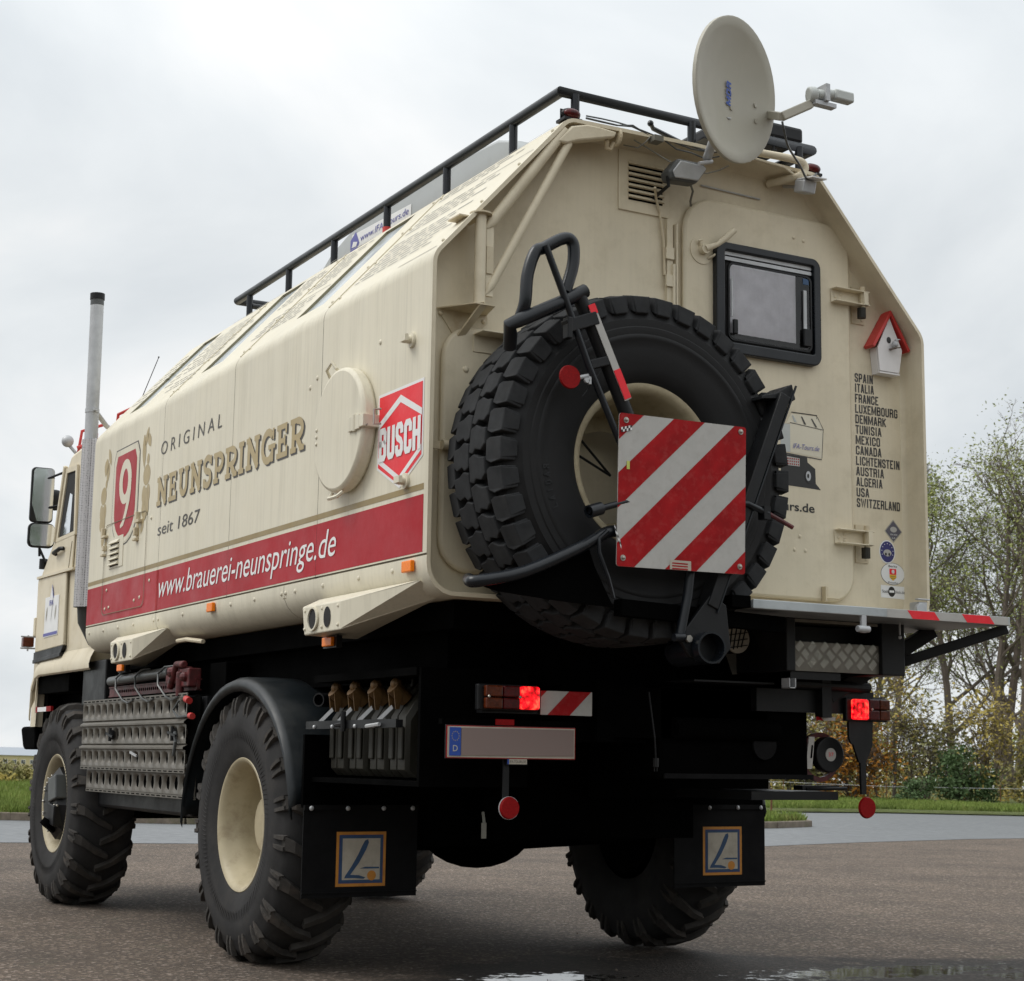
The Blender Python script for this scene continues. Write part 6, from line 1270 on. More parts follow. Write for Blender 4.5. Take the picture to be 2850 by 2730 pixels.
ct = P(MB().tube([smp(-.06, .25, R(158)), smp(-.05, .02, R(200))], .005, 6).tube([smp(-.06, .22, R(140)), smp(-.05, .02, R(200))], .005, 6), 'tension_wire', 'black')
P(MB().prism([(SPC.x - .265, 2.00), (SPC.x - .225, 1.95), (SPC.x - .245, 1.90), (SPC.x - .275, 1.93)], (0, -.16, 0), XE, ZE, (0, .03, 0)), 'carrier_lug', 'black_matt')

# carrier: black tube frame swinging out on the rear
cy_ = -.50
car = P(MB().tube([(-.878, cy_, 2.22), (-.755, cy_, 2.38)], .001, 4), 'spare_carrier', 'black_gloss')
P(MB().tube([(-1.128, -.46, 2.47), (-1.124, cy_, 2.535), (-1.115, cy_, 2.64), (-1.085, cy_, 2.73), (-1.045, cy_, 2.755), (-.985, cy_, 2.793), (-.950, cy_, 2.806), (-.928, cy_, 2.795), (-.920, cy_, 2.765), (-.925, cy_, 2.70), (-.956, cy_, 2.60)], .023, 14, sm=5), 'hoop', 'black_gloss', car, smooth=True)
P(MB().tube([(-1.14, -.42, 2.385), (-1.160, -.46, 2.425), (-1.185, -.50, 2.446), (-1.15, -.505, 2.466), (-.95, -.505, 2.570)], .026, 14).pipe((-.97, -.505, 2.560), (-.872, -.505, 2.617), .026, .021), 'cross_tube', 'black_gloss', car, smooth=True)
P(MB().tube([(-1.055, -.525, 2.755), (-.955, -.525, 2.535), (-.867, -.525, 2.33), (-.70, -.525, 2.00)], .013, 10), 'strut', 'black_gloss', car, smooth=True)
P(MB().tube([(-.895, -.50, 2.59), (-.86, -.50, 2.53), (-.755, -.50, 2.32), (-.66, -.50, 2.12), (-.62, -.50, 2.0)], .028, 12), 'main_tube', 'black', car, smooth=True)
P(MB().bar((-.962, -.515, 2.465), (-.835, -.515, 2.515), .045, .05).bar((-.86, -.515, 2.335), (-.755, -.515, 2.37), .035, .035).box((-.965, -.54, 2.42), (-.945, -.50, 2.50)), 'spacer', 'black', car, bevel=.004)
bar_ = P(MB().bar((-.857, -.532, 2.545), (-.700, -.532, 2.222), .030, .004, up=(0, 1, 0)), 'reflective_strip', 'retro_white', car)
P(MB().bar((-.864, -.5345, 2.560), (-.848, -.5345, 2.527), .030, .004, up=(0, 1, 0)), 'red_band', 'red_bright', car); P(MB().bar((-.752, -.5345, 2.329), (-.702, -.5345, 2.226), .030, .004, up=(0, 1, 0)), 'red_band', 'red_bright', car)
P(MB().disc((-.940, -.51, 2.282), (0, -1, 0), .044, .008, 28, r2=.042), 'round_reflector', 'reflector', car); P(MB().tube([(-.90, -.51, 2.285), (-.845, -.52, 2.30)], .008, 8).box((-.868, -.53, 2.262), (-.858, -.52, 2.29)).disc((-.875, -.52, 2.275), (0, -1, 0), .010, .01, 8), 'clamp', 'galv', car)
# lower cradle
P(MB().tube([(-1.27, -.38, 1.535), (-1.305, -.46, 1.520), (-1.290, -.50, 1.518), (-1.115, -.50, 1.560), (-.90, -.50, 1.655), (-.775, -.50, 1.725), (-.70, -.50, 1.74), (-.55, -.50, 1.78)], .022, 12, sm=4), 'cradle_tube', 'black_gloss', car, smooth=True)
P(MB().prism([(-1.29, 1.512), (-1.115, 1.545), (-.83, 1.675), (-.80, 1.60), (-.72, 1.46), (-.95, 1.47), (-1.2, 1.49)], (0, -.47, 0), XE, ZE, (0, .012, 0)), 'cradle_sheet', 'black_matt', car)
P(MB().tube([(-.78, -.52, 1.73), (-.815, -.52, 1.70), (-.815, -.52, 1.65), (-.775, -.52, 1.56), (-.74, -.50, 1.49)], .008, 8), 'cradle_rod', 'black_gloss', car, smooth=True)
P(MB().bar((-.70, -.47, 1.06 + .40), (.10, -.40, 1.44), .05, .06), 'cradle_beam', 'black_matt', car)
# right arm: box section with an open channel at its top
P(MB().bar((.055, -.47, 2.335), (-.300, -.47, 1.480), .050, .075, up=(0, 1, 0)), 'arm', 'black', car, bevel=.004)
P(MB().prism([(.045, 2.285), (.115, 2.325), (.098, 2.385), (.020, 2.34), (-.045, 2.325), (-.05, 2.31), (.02, 2.318)], (0, -.49, 0), XE, ZE, (0, .14, 0)), 'arm_head', 'black', car, bevel=.003)
P(MB().bar((.105, -.505, 2.375), (-.28, -.505, 1.46), .006, .008, up=(0, 1, 0)), 'arm_edge', 'black_gloss', car)
P(MB().prism([(-.45, 1.36), (-.30, 1.535), (-.235, 1.49), (-.215, 1.33), (-.27, 1.27), (-.40, 1.29)], (0, -.50, 0), XE, ZE, (0, .02, 0)), 'pivot_plate', 'black', car, bevel=.003)
P(MB().pipe((-.315, -.30, 1.325), (-.345, -.56, 1.325), .060, .052, 24), 'pivot_tube', 'black_gloss', car, smooth=True)
P(MB().tube([(-.390, -.49, 1.64), (-.405, -.49, 1.52), (-.44, -.49, 1.37)], .019, 12).tube([(-.475, -.50, 1.36), (-.43, -.50, 1.362)], .016, 10), 'lower_strut', 'black_gloss', car, smooth=True)
P(MB().disc((-.415, -.505, 1.357), (0, -1, 0), .014, .012, 6), 'pivot_bolt', 'steel_bolt', car)
P(MB().tube([(-.865, -.53, 1.795), (-.80, -.53, 1.812), (-.714, -.53, 1.84), (-.4, -.50, 1.87), (-.14, -.51, 1.885), (-.05, -.52, 1.852)], .012, 10).pipe((-.815, -.53, 1.808), (-.872, -.54, 1.790), .024, .018), 'lock_bar', 'black_gloss', car, smooth=True)
P(MB().box((-.075, -.53, 1.83), (-.045, -.49, 1.88)), 'bar_bracket', 'black', car); P(MB().tube([(-.045, -.52, 1.852), (.0, -.54, 1.826), (.045, -.55, 1.803)], .009, 8), 'red_grip', 'red_dark', car, smooth=True)
g = MB(); g2_ = MB()
for (ax0, az0, ax1, az1) in ((-.738, 2.095, -.69, 2.108), (-.765, 1.735, -.735, 1.665)):
    for i in range(6):
        u = i / 6; u2 = (i + .9) / 6
        for j in range(2): (g if (i + j) % 2 else g2_).add([(ax0 + (ax1 - ax0) * u, -.545, az0 + (az1 - az0) * u + .009 * j), (ax0 + (ax1 - ax0) * u2, -.545, az0 + (az1 - az0) * u2 + .009 * j), (ax0 + (ax1 - ax0) * u2, -.545, az0 + (az1 - az0) * u2 + .009 * j + .009), (ax0 + (ax1 - ax0) * u, -.545, az0 + (az1 - az0) * u + .009 * j + .009)], [(0, 1, 2, 3)])
P(g, 'chequered_tape', 'white', car); P(g2_, 'chequered_tape', 'black_print', car)
# warning board
wb = thing('warning_board', 'square board with slanting red and white stripes, mounted in front of the spare wheel', 'warning sign', (-.44, -.545, 1.62))
x0, x1, z0, z1, wy = -.743, -.168, 1.602, 2.168, -.540
def wbw(u, v): # slight lean of the board: left edge leans out at the foot
    return (x0 + (x1 - x0) * u - .010 * (1 - v), wy, z0 + (z1 - z0) * v + .006 * u)
pl = [wbw(a, b_) for a, b_ in [(p[0], p[1]) for p in rrect(0, 0, 1, 1, .018, 4)]]
g = MB(); n_ = len(pl); g.add(pl + [(p[0], p[1] + .004, p[2]) for p in pl], [tuple(range(n_)), tuple(range(n_, 2 * n_))] + [(i, (i + 1) % n_, n_ + (i + 1) % n_, n_ + i) for i in range(n_)]); bplate = build(g, 'board', 'retro_white', wb)
# red bands: d = u - v constant along each band (rising to the right)
def clip_(poly, f):
    o = []
    for i in range(len(poly)):
        a, b_ = poly[i], poly[(i + 1) % len(poly)]; fa, fb = f(a), f(b_)
        if fa >= 0: o.append(a)
        if fa * fb < 0: t_ = fa / (fa - fb); o.append((a[0] + (b_[0] - a[0]) * t_, a[1] + (b_[1] - a[1]) * t_))
    return o
# band edges measured as the height v where each edge line meets the left edge u = 0 (slope 0.86)
for va, vb in ((1.0, .82), (.61, .37), (.155, -.14), (-.36, -.60), (-.80, -1.1)) if False else ((1.30, .825), (.605, .375), (.150, -.125), (-.345, -.575), (-.785, -1.2)):
    sl_ = .94
    poly = rrect(0, 0, 1, 1, .018, 4)
    poly = clip_(poly, lambda p: (va + sl_ * p[0]) - p[1]); poly = clip_(poly, lambda p: p[1] - (vb + sl_ * p[0])) if len(poly) > 2 else poly
    if len(poly) > 2: build(MB().add([(wbw(u, v)[0], wy - .0008, wbw(u, v)[2]) for u, v in poly], [tuple(range(len(poly)))]), 'red_band', 'retro_red', bplate)
g = MB()
for u, v in ((.05, .955), (.955, .965), (.045, .055), (.955, .05)): q = wbw(u, v); g.disc((q[0], wy - .001, q[2]), (0, -1, 0), .011, .003, 14); g.ball((q[0], wy - .006, q[2]), .007, 8, 6)
build(g, 'screw', 'steel_bolt', wb)
q = wbw(.42, .055); mt_ = build(MB().add([(q[0] - .010, wy - .0018, q[2] - .030), (q[0] + .085, wy - .0018, q[2] - .030), (q[0] + .085, wy - .0018, q[2] + .005), (q[0] - .010, wy - .0018, q[2] + .005)], [(0, 1, 2, 3)]), 'maker_label', 'dirty_white', wb)
g = MB()
for j in range(3): g.add([(q[0], wy - .0024, q[2] - .004 - .010 * j), (q[0] + .070, wy - .0024, q[2] - .004 - .010 * j), (q[0] + .070, wy - .0024, q[2] - .009 - .010 * j), (q[0], wy - .0024, q[2] - .009 - .010 * j)], [(0, 1, 2, 3)])
build(g, 'label_print', 'retro_red', wb)
q = wbw(.072, .66); build(MB().box((q[0] - .006, wy - .003, q[2] - .015), (q[0] + .006, wy - .0012, q[2] + .015)), 'yellow_tape', 'lime', wb)

# ================================================================== jerry cans
GJ = 'jerry cans strapped side by side in the rack'
jlab = ['first jerry can, nearest the mudguard', 'second jerry can from the mudguard', 'third jerry can from the mudguard', 'last jerry can, nearest the number plate']
jc0 = thing('jerry_can', 'dusty dark green jerry can with a brass cap, ' + jlab[0], 'jerry can', (-1.10, 1.17, .83), GJ)
def canprof(d): return [(-1.14 + d, .86), (-1.11 + d, .83), (-.80 - d, .83), (-.78 - d, .86), (-.78 - d, 1.14), (-.86 - d, 1.20), (-1.02, 1.205), (-1.10 + d, 1.13 - d), (-1.14 + d, 1.07 - d)]
g = MB(); secs = []
for yy, d in ((1.095, .02), (1.105, .002), (1.165, 0), (1.168, .010), (1.174, .010), (1.177, 0), (1.237, .002), (1.247, .02)): secs.append([(x, yy, z) for x, z in canprof(d)])
g.grid(secs, closed=True); g.add(secs[0], [tuple(range(9))]); g.add(secs[-1], [tuple(range(9))]); build(g, 'can_body', 'olive_drab', jc0, smooth=True, bevel=.006, angle=50)
build(MB().tube([(-1.06, 1.13, 1.19), (-1.06, 1.13, 1.235), (-.90, 1.13, 1.235), (-.90, 1.13, 1.20)], .008, 6).tube([(-1.06, 1.21, 1.19), (-1.06, 1.21, 1.235), (-.90, 1.21, 1.235), (-.90, 1.21, 1.20)], .008, 6), 'handle', 'olive_drab', jc0, smooth=True)
build(MB().box((-1.150, 1.110, .90), (-1.140, 1.150, 1.03)).box((-1.150, 1.195, .90), (-1.140, 1.235, 1.03)), 'side_bead', 'olive_drab', jc0, bevel=.005)
build(MB().tube([(-1.105, 1.17, 1.135), (-1.165, 1.17, 1.185)], .032, 14).ball((-1.15, 1.17, 1.195), .026, 10, 8).prism([(-1.175, 1.175), (-1.165, 1.095), (-1.150, 1.095), (-1.135, 1.16)], (0, 1.140, 0), XE, ZE, (0, .006, 0)).prism([(-1.175, 1.175), (-1.165, 1.095), (-1.150, 1.095), (-1.135, 1.16)], (0, 1.194, 0), XE, ZE, (0, .006, 0)).box((-1.172, 1.142, 1.158), (-1.162, 1.198, 1.168)), 'cap', 'brass', jc0, smooth=True, angle=30)
build(MB().bar((-1.168, 1.165, 1.105), (-1.205, 1.215, 1.05), .022, .003, up=(1, 0, 0)), 'strap', 'webbing', jc0)
for i, dy_ in ((1, -.195), (2, -.40), (3, -.59)): copy_thing(jc0, 'dusty dark green jerry can with a brass cap, ' + jlab[i], (0, dy_, 0), GJ)
rk = P(MB().box((-1.225, .42, 1.022), (-1.195, 1.32, 1.052)).box((-1.225, .42, 1.052), (-1.22, 1.32, 1.055)), 'can_rack', 'black')
P(MB().box((-1.19, .30, .80), (-.74, 1.32, .82)).box((-1.2, .30, 1.22), (-.74, 1.30, 1.25)).box((-1.19, .28, .80), (-.74, .30, 1.25)).box((-.74, .28, .80), (-.72, 1.32, 1.25)), 'rack_frame', 'black_matt', rk)
P(MB().tube([(-1.235, .90, 1.01), (-1.235, .90, 1.09)], .012, 8).tube([(-1.235, .90, 1.04), (-1.235, .98, 1.035)], .008, 6), 'rack_lever', 'black', rk); P(MB().tube([(-1.235, .55, 1.035), (-1.24, .66, 1.028)], .008, 6), 'rack_pin', 'galv', rk)
g = MB()
for y in (1.22, 1.03, .80, .62): g.ball((-1.227, y, 1.03), .009, 6, 5)
P(g, 'rack_bolt', 'galv', rk)
rk.location.y -= .135
for jo in [o for o in bpy.data.objects if o.get('group') == GJ]: jo.matrix_world = T @ Matrix.Translation(Vector(OFF[jo.name]) + Vector((0, -.135, 0)))

# ================================================================== sand boards
def board(thg, y0, y1, rows, x, slots):
    """perforated plate: each hole is a flanged oval; rows = list of (z0, z1)"""
    face = MB(); nn = 15
    for (z0, z1) in rows:
        cw = (y1 - y0) / nn; hz = (z1 - z0)
        for i in range(nn):
            a, b_ = y0 + i * cw, y0 + (i + 1) * cw; c = (a + b_) / 2; cz = (z0 + z1) / 2 + .004
            sq = [(a, z0), (c, z0), (b_, z0), (b_, cz), (b_, z1), (c, z1), (a, z1), (a, cz)]
            an = [-135, -90, -45, 0, 45, 90, 135, 180]
            ho = [(c + cw * .42 * math.cos(R(t_)) * (1.12 if abs(math.cos(R(t_))) > .5 and abs(math.sin(R(t_))) > .5 else 1), cz + hz * .40 * math.sin(R(t_)) * (1.12 if abs(math.sin(R(t_))) < .8 and abs(math.sin(R(t_))) > .2 else 1)) for t_ in an]
            hi = [(c + cw * .31 * math.cos(R(t_)), cz + hz * .35 * math.sin(R(t_))) for t_ in an]
            vs = [(x, y, z) for y, z in sq] + [(x, y, z) for y, z in ho] + [(x + .020, y, z) for y, z in hi]
            face.add(vs, [(j, (j + 1) % 8, 8 + (j + 1) % 8, 8 + j) for j in range(8)] + [(8 + j, 8 + (j + 1) % 8, 16 + (j + 1) % 8, 16 + j) for j in range(8)])
    build(face, 'perforated_face', 'board', thg, smooth=True, angle=75)
    rd = MB()
    for i, (z0, z1) in enumerate(rows[:-1]):
        zn = rows[i + 1][1]; rd.add([(x, y0, z0), (x, y1, z0), (x + .012, y0, z0 - .004), (x + .012, y1, z0 - .004), (x - .014, y0, zn + .016), (x - .014, y1, zn + .016), (x - .014, y0, zn + .006), (x - .014, y1, zn + .006), (x, y0, zn), (x, y1, zn)], [(0, 1, 3, 2), (2, 3, 5, 4), (4, 5, 7, 6), (6, 7, 9, 8)])
    if rd.v: build(rd, 'ridge', 'board', thg)
    sl = MB(); ed = MB()
    for (z, zt) in slots:
        ed.box((x - .001, y0, z), (x + .003, y1, zt))
        k = 22
        for i in range(k): a = y0 + (y1 - y0) * (i + .2) / k; sl.box((x - .003, a, z + (zt - z) * .35), (x - .0012, a + (y1 - y0) / k * .6, z + (zt - z) * .62))
    if slots: build(ed, 'edge_strip', 'board', thg); build(sl, 'slot', 'black_matt', thg)
sb1 = thing('sand_board', 'grey-brown perforated sand board with three rows of oval holes, strapped between the left wheels', 'sand board', (-1.25, 3.7, .82))
board(sb1, 2.70, 4.64, [(1.095, 1.195), (.962, 1.058), (.832, .928)], -1.250, [(1.197, 1.218), (.812, .830)])
sb2 = thing('sand_board', 'lower perforated sand board showing one row of oval holes below the other board', 'sand board', (-1.23, 3.7, .68))
board(sb2, 2.62, 4.62, [(.702, .806)], -1.215, [(.682, .700)])
build(MB().add([(-1.215, 2.62, .806), (-1.215, 4.62, .806), (-1.20, 4.62, .86), (-1.20, 2.62, .86)], [(0, 1, 2, 3)]), 'fold', 'board', sb2)
build(MB().box((-1.20, 2.64, .70), (-1.196, 4.6, 1.2)), 'hole_dark_sheet', 'black_matt', sb2)  # unseen black sheet added so the holes look dark
bk = P(MB().box((-1.24, 4.0, 1.00), (-1.21, 4.06, 1.05)), 'board_bracket', 'black')
for y in (3.98, 2.86): P(MB().disc((-1.252, y, 1.012), (-1, 0, 0), .028, .018, 8).bar((-1.275, y - .07, 1.00), (-1.275, y + .06, 1.02), .008, .012).tube([(-1.27, y, .975), (-1.27, y, 1.05)], .009, 6), 'wing_nut', 'black', bk)
P(MB().bar((-1.262, 3.60, .915), (-1.262, 3.48, .895), .008, .012), 'wing_nut', 'galv', bk)
P(MB().box((-1.18, 2.60, .70), (-1.12, 2.68, 1.2)).box((-1.18, 4.4, .70), (-1.13, 4.5, 1.2)), 'bracket_post', 'black', bk)
# red jack with black tube and loops of cable
jk = thing('farm_jack', 'worn red lifting jack with a black tube handle lying above the sand boards', 'jack', (-1.2, 3.4, 1.25))
build(MB().tube([(-1.215, 4.20, 1.322), (-1.215, 3.10, 1.338)], .028, 14), 'handle_tube', 'hose', jk, smooth=True)
build(MB().box((-1.195, 2.72, 1.235), (-1.180, 4.29, 1.290)).box((-1.20, 2.72, 1.285), (-1.17, 4.29, 1.292)).box((-1.20, 2.72, 1.233), (-1.17, 4.29, 1.238)), 'rack_bar', 'red_dark', jk)
g = MB()
for i in range(30): g.tube([(-1.197, 3.05 + i * .036, 1.262), (-1.1945, 3.05 + i * .036, 1.262)], .009, 8)
build(g, 'bar_hole', 'black_matt', jk)
build(MB().box((-1.235, 2.90, 1.27), (-1.16, 3.12, 1.36)).box((-1.24, 2.73, 1.25), (-1.17, 2.88, 1.345)).tube([(-1.24, 3.02, 1.25), (-1.24, 2.92, 1.37), (-1.24, 2.80, 1.365)], .02, 8).tube([(-1.24, 2.86, 1.20), (-1.24, 2.86, 1.33)], .022, 10).ball((-1.245, 2.98, 1.33), .03, 10, 6).ball((-1.245, 2.78, 1.30), .026, 10, 6), 'lifting_head', 'red_dark', jk, bevel=.008)
g = MB()
for y in (3.92, 3.55, 3.14): g.tube([(-1.255, y - .10, 1.235 - .03), (-1.262, y + .02, 1.27), (-1.255, y + .05, 1.33), (-1.235, y, 1.365), (-1.20, y - .05, 1.37)], .006, 6); g.tube([(-1.255, y - .10, 1.205), (-1.26, y - .22, 1.185), (-1.255, y - .30, 1.20)], .006, 6)
g.tube([(-1.255, 2.82, 1.18), (-1.27, 2.86, 1.13), (-1.265, 2.80, 1.095), (-1.255, 2.66, 1.10)], .006, 6)
g.tube([(-1.262, 2.84, 1.02), (-1.27, 2.80, .97), (-1.265, 2.84, .90)], .009, 6)
build(g, 'cable_loop', 'hose', jk, smooth=True)
build(MB().tube([(-1.26, 2.69, 1.185), (-1.26, 2.64, 1.175)], .018, 10).tube([(-1.26, 2.62, 1.10), (-1.26, 2.58, 1.097)], .016, 10), 'air_coupling', 'red_wood', jk, smooth=True)

# ================================================================== cab, exhaust, mirrors
cabp = [(4.86, 1.42), (4.86, 2.86), (5.15, 2.93), (5.62, 2.90), (5.74, 2.80), (5.95, 2.32), (6.30, 2.06), (6.35, 1.56), (6.36, 1.08), (6.22, 1.08), (6.20, 1.33), (6.08, 1.42), (5.9, 1.445)]
cg_ = MB(); secs = []
for x, d in ((-1.155, .035), (-1.14, .010), (-1.12, 0), (0, 0), (1.12, 0), (1.14, .01), (1.155, .035)):
    secs.append([(x, 5.4 + (y - 5.4) * (1 - d), (z if z < 1.5 else z) - (d if z > 2.7 else 0)) for y, z in cabp])
cg_.grid(secs, closed=True); cg_.add(secs[0], [tuple(range(len(cabp)))]); cg_.add(secs[-1], [tuple(range(len(cabp)))])
cab = P(cg_, 'cab', 'cream', smooth=True, angle=35)
CX = -1.158
def cside(poly, d, name, m, par=cab, **k): return P(MB().prism(poly, (CX, 0, 0), (0, 1, 0), (0, 0, 1), (-d, 0, 0)), name, m, par, **k)
cdoor = cside([(5.47, 1.60), (6.22, 1.585), (6.24, 2.06), (6.23, 2.10), (5.50, 2.085)], .022, 'door', 'cream', bevel=.008, smooth=True)
cside([(5.40, 2.09), (6.21, 2.105), (5.90, 2.32), (5.38, 2.335)], .012, 'door_upper', 'cream', bevel=.006)
cside([(5.30, 2.083), (6.24, 2.095), (6.24, 2.112), (5.30, 2.100)], .032, 'belt_crease', 'cream')
cside([(5.38, 2.34), (5.82, 2.335), (5.66, 2.77), (5.42, 2.76)], .004, 'window', 'interior'); cside([(5.52, 2.35), (5.70, 2.345), (5.56, 2.62), (5.50, 2.60)], .007, 'window_glass', 'mirror')
P(MB().ringprism([(5.36, 2.32), (5.86, 2.315), (5.68, 2.80), (5.40, 2.79)], [(5.395, 2.345), (5.80, 2.34), (5.645, 2.765), (5.43, 2.755)], (CX, 0, 0), (0, 1, 0), (0, 0, 1), (-.014, 0, 0)), 'window_frame', 'cream', cab)
P(MB().bar((CX - .012, 5.87, 2.32), (CX - .012, 5.69, 2.82), .03, .035), 'front_pillar', 'cream', cab, bevel=.008); P(MB().tube([(CX - .01, 5.44, 1.6), (CX - .01, 5.49, 2.06), (CX - .01, 5.42, 2.28)], .006, 6), 'door_gap', 'sealant', cab)
cside([(5.50, 1.555), (6.22, 1.535), (6.22, 1.510), (5.58, 1.525), (5.50, 1.53)], .035, 'step_rubber', 'black', bevel=.004); cside([(5.46, 1.60), (6.23, 1.585), (6.23, 1.530), (5.52, 1.550)], .026, 'sill_strip', 'black')
# flared wheel-arch panel
g = MB(); rws = []
for (d_, z_) in ((0, 1.56), (.015, 1.53), (.035, 1.49), (.045, 1.45), (.042, 1.425), (.03, 1.415)): rws.append([(CX - d_, y, z_) for y in (4.75, 5.2, 5.7, 6.0)] + [(CX - d_, 6.12 - (1.56 - z_) * .1, z_ - .02), (CX - d_ * .9, 6.20, z_ - .10), (CX - d_ * .8, 6.23 , z_ - .30)])
g.grid(rws); P(g, 'arch_panel', 'cream', cab, smooth=True)
P(MB().box((-1.16, 5.35, 1.30), (-.9, 6.15, 1.415)).box((-1.1, 6.10, .95), (-.6, 6.25, 1.40)).box((-1.0, 4.9, .6), (-.8, 6.2, 1.42)), 'arch_liner', 'black_matt', cab)
P(MB().prism([(6.28, 1.085), (6.68, 1.085), (6.70, 1.06), (6.62, .94), (6.58, .925), (6.28, .925)], (-1.13, 0, 0), (0, 1, 0), (0, 0, 1), (2.2, 0, 0)), 'front_bumper', 'black_matt', None, bevel=.02)
P(MB().box((CX - .045, 5.72, 1.175), (CX - .03, 5.96, 1.205)), 'arch_lamp', 'white', cab); P(MB().box((CX - .047, 5.96, 1.17), (CX - .03, 6.0, 1.21)).box((CX - .047, 5.60, 1.175), (CX - .03, 5.72, 1.208)), 'arch_lamp_end', 'reflector', cab)
st = cside([(5.62, 1.680), (5.98, 1.675), (5.985, 1.948), (5.63, 1.945)], .026, 'star_sticker', 'white'); 
P(MB().add([(CX - .0275, y, z) for y, z in ((5.99, 1.682), (5.63, 1.685), (5.63, 1.705), (5.99, 1.702))], [(0, 1, 2, 3)]).add([(CX - .0275, y, z) for y, z in ((5.86, 1.935), (5.81, 2.03), (5.76, 1.935))], [(0, 1, 2)]), 'sticker_print', 'violet', st)
P(MB().add([(CX - .0282, y, z) for y, z in ((5.855, 1.93), (5.815, 2.02), (5.775, 1.93), (5.81, 1.77))], [(0, 1, 2, 3)]), 'sticker_print', 'white', st)
text_mesh('IFA', (CX - .028, 5.86, 1.885), RD, UP, NL, .10, .035, bold=.02, name='lettering', m='violet', parent=st, t=.002)
for yy in (5.93, 5.70): P(MB().add([(CX - .0275, y, z) for y, z in leafshape(yy, 1.83, .10, .03, .2)], [tuple(range(9))]), 'sticker_print', 'grey_print', st)
P(MB().tube([(CX - .02, 5.80, 2.23), (CX - .04, 5.78, 2.235), (CX - .04, 5.62, 2.25), (CX - .02, 5.60, 2.25)], .014, 8), 'door_handle', 'black', cab, smooth=True)
P(MB().box((CX - .03, 6.22, 1.70), (CX, 6.27, 1.83)), 'front_hinge', 'cream', cab, bevel=.006)
P(MB().box((CX - .085, 6.30, 1.63), (CX - .01, 6.36, 1.695)), 'indicator', 'amber_dark', cab, bevel=.006); P(MB().tube([(CX - .10, 6.31, 1.70), (CX, 6.31, 1.70)], .006, 6).tube([(CX - .10, 6.31, 1.62), (CX, 6.31, 1.62)], .006, 6).tube([(CX - .05, 6.31, 1.60), (CX - .05, 6.31, 1.71)], .006, 6), 'indicator_guard', 'galv', cab)
P(MB().tube([(CX, 6.17, 2.20), (CX + .02, 6.17, 2.20)], .03, 10).tube([(-1.165, 6.18, 2.235), (-1.165, 6.18, 2.165)], .028, 12), 'small_lamp', 'black', cab, smooth=True)
# mirrors
my = 6.12; MX = (.988, -.152, 0); MZ = (0, -.05, .999)
mrb = P(MB().prism(rrect(-1.292, 2.480, -1.132, 2.868, .03), (0, my + .03, 0), XE, ZE, (0, -.03, 0)), 'mirror', 'black', bevel=.008); P(MB().prism(rrect(-.070, -.184, .070, .184, .025), (-1.212, my - .012, 2.674), MX, MZ, (0, -.002, 0)), 'mirror_glass', 'mirror', mrb)
mrs = P(MB().prism(rrect(-1.296, 2.305, -1.112, 2.478, .04), (0, my + .03, 0), XE, ZE, (0, -.03, 0)), 'mirror', 'black', bevel=.008); P(MB().prism(rrect(-.080, -.075, .080, .075, .03), (-1.204, my - .012, 2.392), MX, MZ, (0, -.002, 0)), 'mirror_glass', 'mirror', mrs)
P(MB().tube([(-1.20, my + .04, 2.25), (-1.21, my + .05, 2.5), (-1.21, my + .05, 2.78), (-1.11, my - .2, 2.82), (-1.0, my - .35, 2.84)], .009, 8).tube([(-1.2, my + .04, 2.58), (-1.10, my - .10, 2.60)], .010, 8).tube([(-1.2, my + .04, 2.30), (-1.16, my + .02, 2.21)], .009, 8), 'mirror_arm', 'black', smooth=True)
P(MB().ball((-1.10, my + .10, 2.66), .075, 14, 10, (1, .6, 1)), 'mirror_back', 'black', smooth=True)
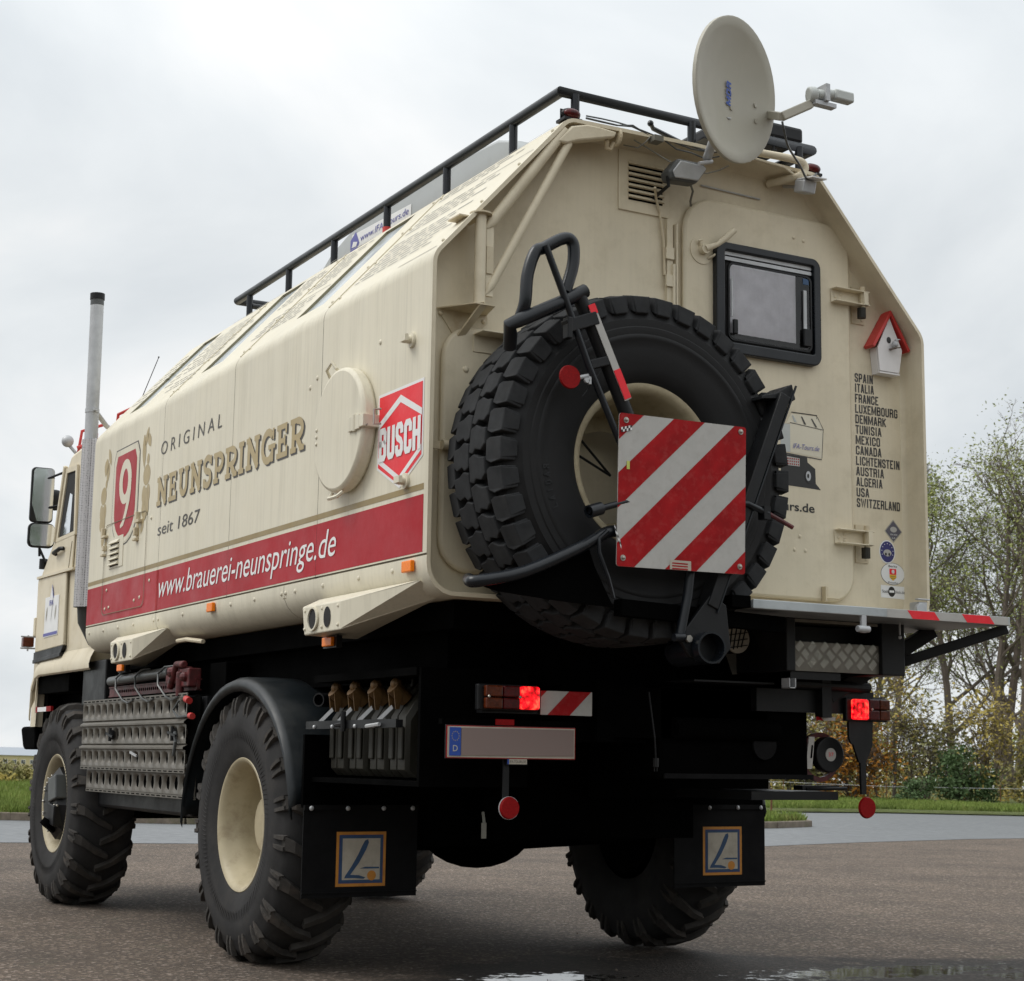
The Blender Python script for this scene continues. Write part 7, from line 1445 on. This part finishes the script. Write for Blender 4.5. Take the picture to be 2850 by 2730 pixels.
# exhaust stack with perforated shield
ex = P(MB().tube([(-1.235, 4.85, 1.90), (-1.236, 4.85, 2.95), (-1.242, 4.85, 3.76)], .0415, 24), 'exhaust_stack', 'galv', smooth=True)
P(MB().tube([(-1.2422, 4.85, 3.735), (-1.2426, 4.85, 3.775)], .0425, 24), 'soot_band', 'hose', ex, smooth=True)
P(MB().pipe((-1.2422, 4.85, 3.772), (-1.243, 4.85, 3.812), .046, .040, 24), 'exhaust_tip', 'black', ex, smooth=True)
P(MB().tube([(-1.237, 4.85, 3.035), (-1.237, 4.85, 3.06)], .0445, 24).box((-1.245, 4.78, 3.04), (-1.225, 4.81, 3.055)), 'clamp_band', 'galv', ex, smooth=True)
g = MB(); rws = []
for z in (1.80, 2.3, 2.855): rws.append([(-1.232 + .062 * math.cos(R(t_)), 4.83 + .062 * math.sin(R(t_)) - (.05 if t_ == -90 - 0 else 0), z) for t_ in range(-250, 71, 16)])
g.grid(rws); P(g, 'perforated_shield', 'perf', ex, smooth=True)
P(MB().tube([(-1.225, 4.85, 1.90), (-1.20, 4.88, 1.72), (-1.12, 4.92, 1.60)], .05, 14), 'exhaust_elbow', 'hose', ex, smooth=True)
# red roof frame on the cab with a work light
rf_ = P(MB().tube([(-1.04, 5.9, 2.93), (-1.02, 5.9, 3.11), (-.85, 5.9, 3.18)], .011, 8).tube([(-1.06, 5.85, 2.98), (-.70, 5.7, 3.12)], .014, 8).tube([(-.86, 5.62, 3.08), (-.85, 5.62, 3.20), (-.79, 5.30, 3.225), (-.79, 5.28, 3.12)], .011, 8).tube([(-.9, 5.62, 3.05), (-.70, 5.3, 3.16)], .013, 8).tube([(-.96, 5.75, 2.92), (-.96, 5.75, 3.08)], .014, 8), 'cab_roof_frame', 'red_wood', smooth=True)
P(MB().prism([(-1.02, 2.94), (-.70, 3.08), (-.70, 3.13), (-1.02, 3.0)], (0, 5.6, 0), XE, ZE, (0, .02, 0)), 'red_sheet', 'red_wood', rf_)
P(MB().ball((-1.115, 5.9, 3.030), .042, 14, 10).tube([(-1.10, 5.9, 3.0), (-1.06, 5.88, 2.95)], .012, 8), 'work_light', 'galv', rf_, smooth=True)
P(MB().tube([(-1.20, 4.87, 3.04), (-1.10, 5.0, 2.99), (-1.0, 5.1, 2.96)], .016, 8), 'stack_strut', 'galv', ex)
P(MB().tube([(-.877, 5.0, 3.20), (-.777, 5.0, 3.485)], .0028, 5).ball((-.777, 5.0, 3.487), .006, 6, 5), 'antenna', 'black', smooth=True)
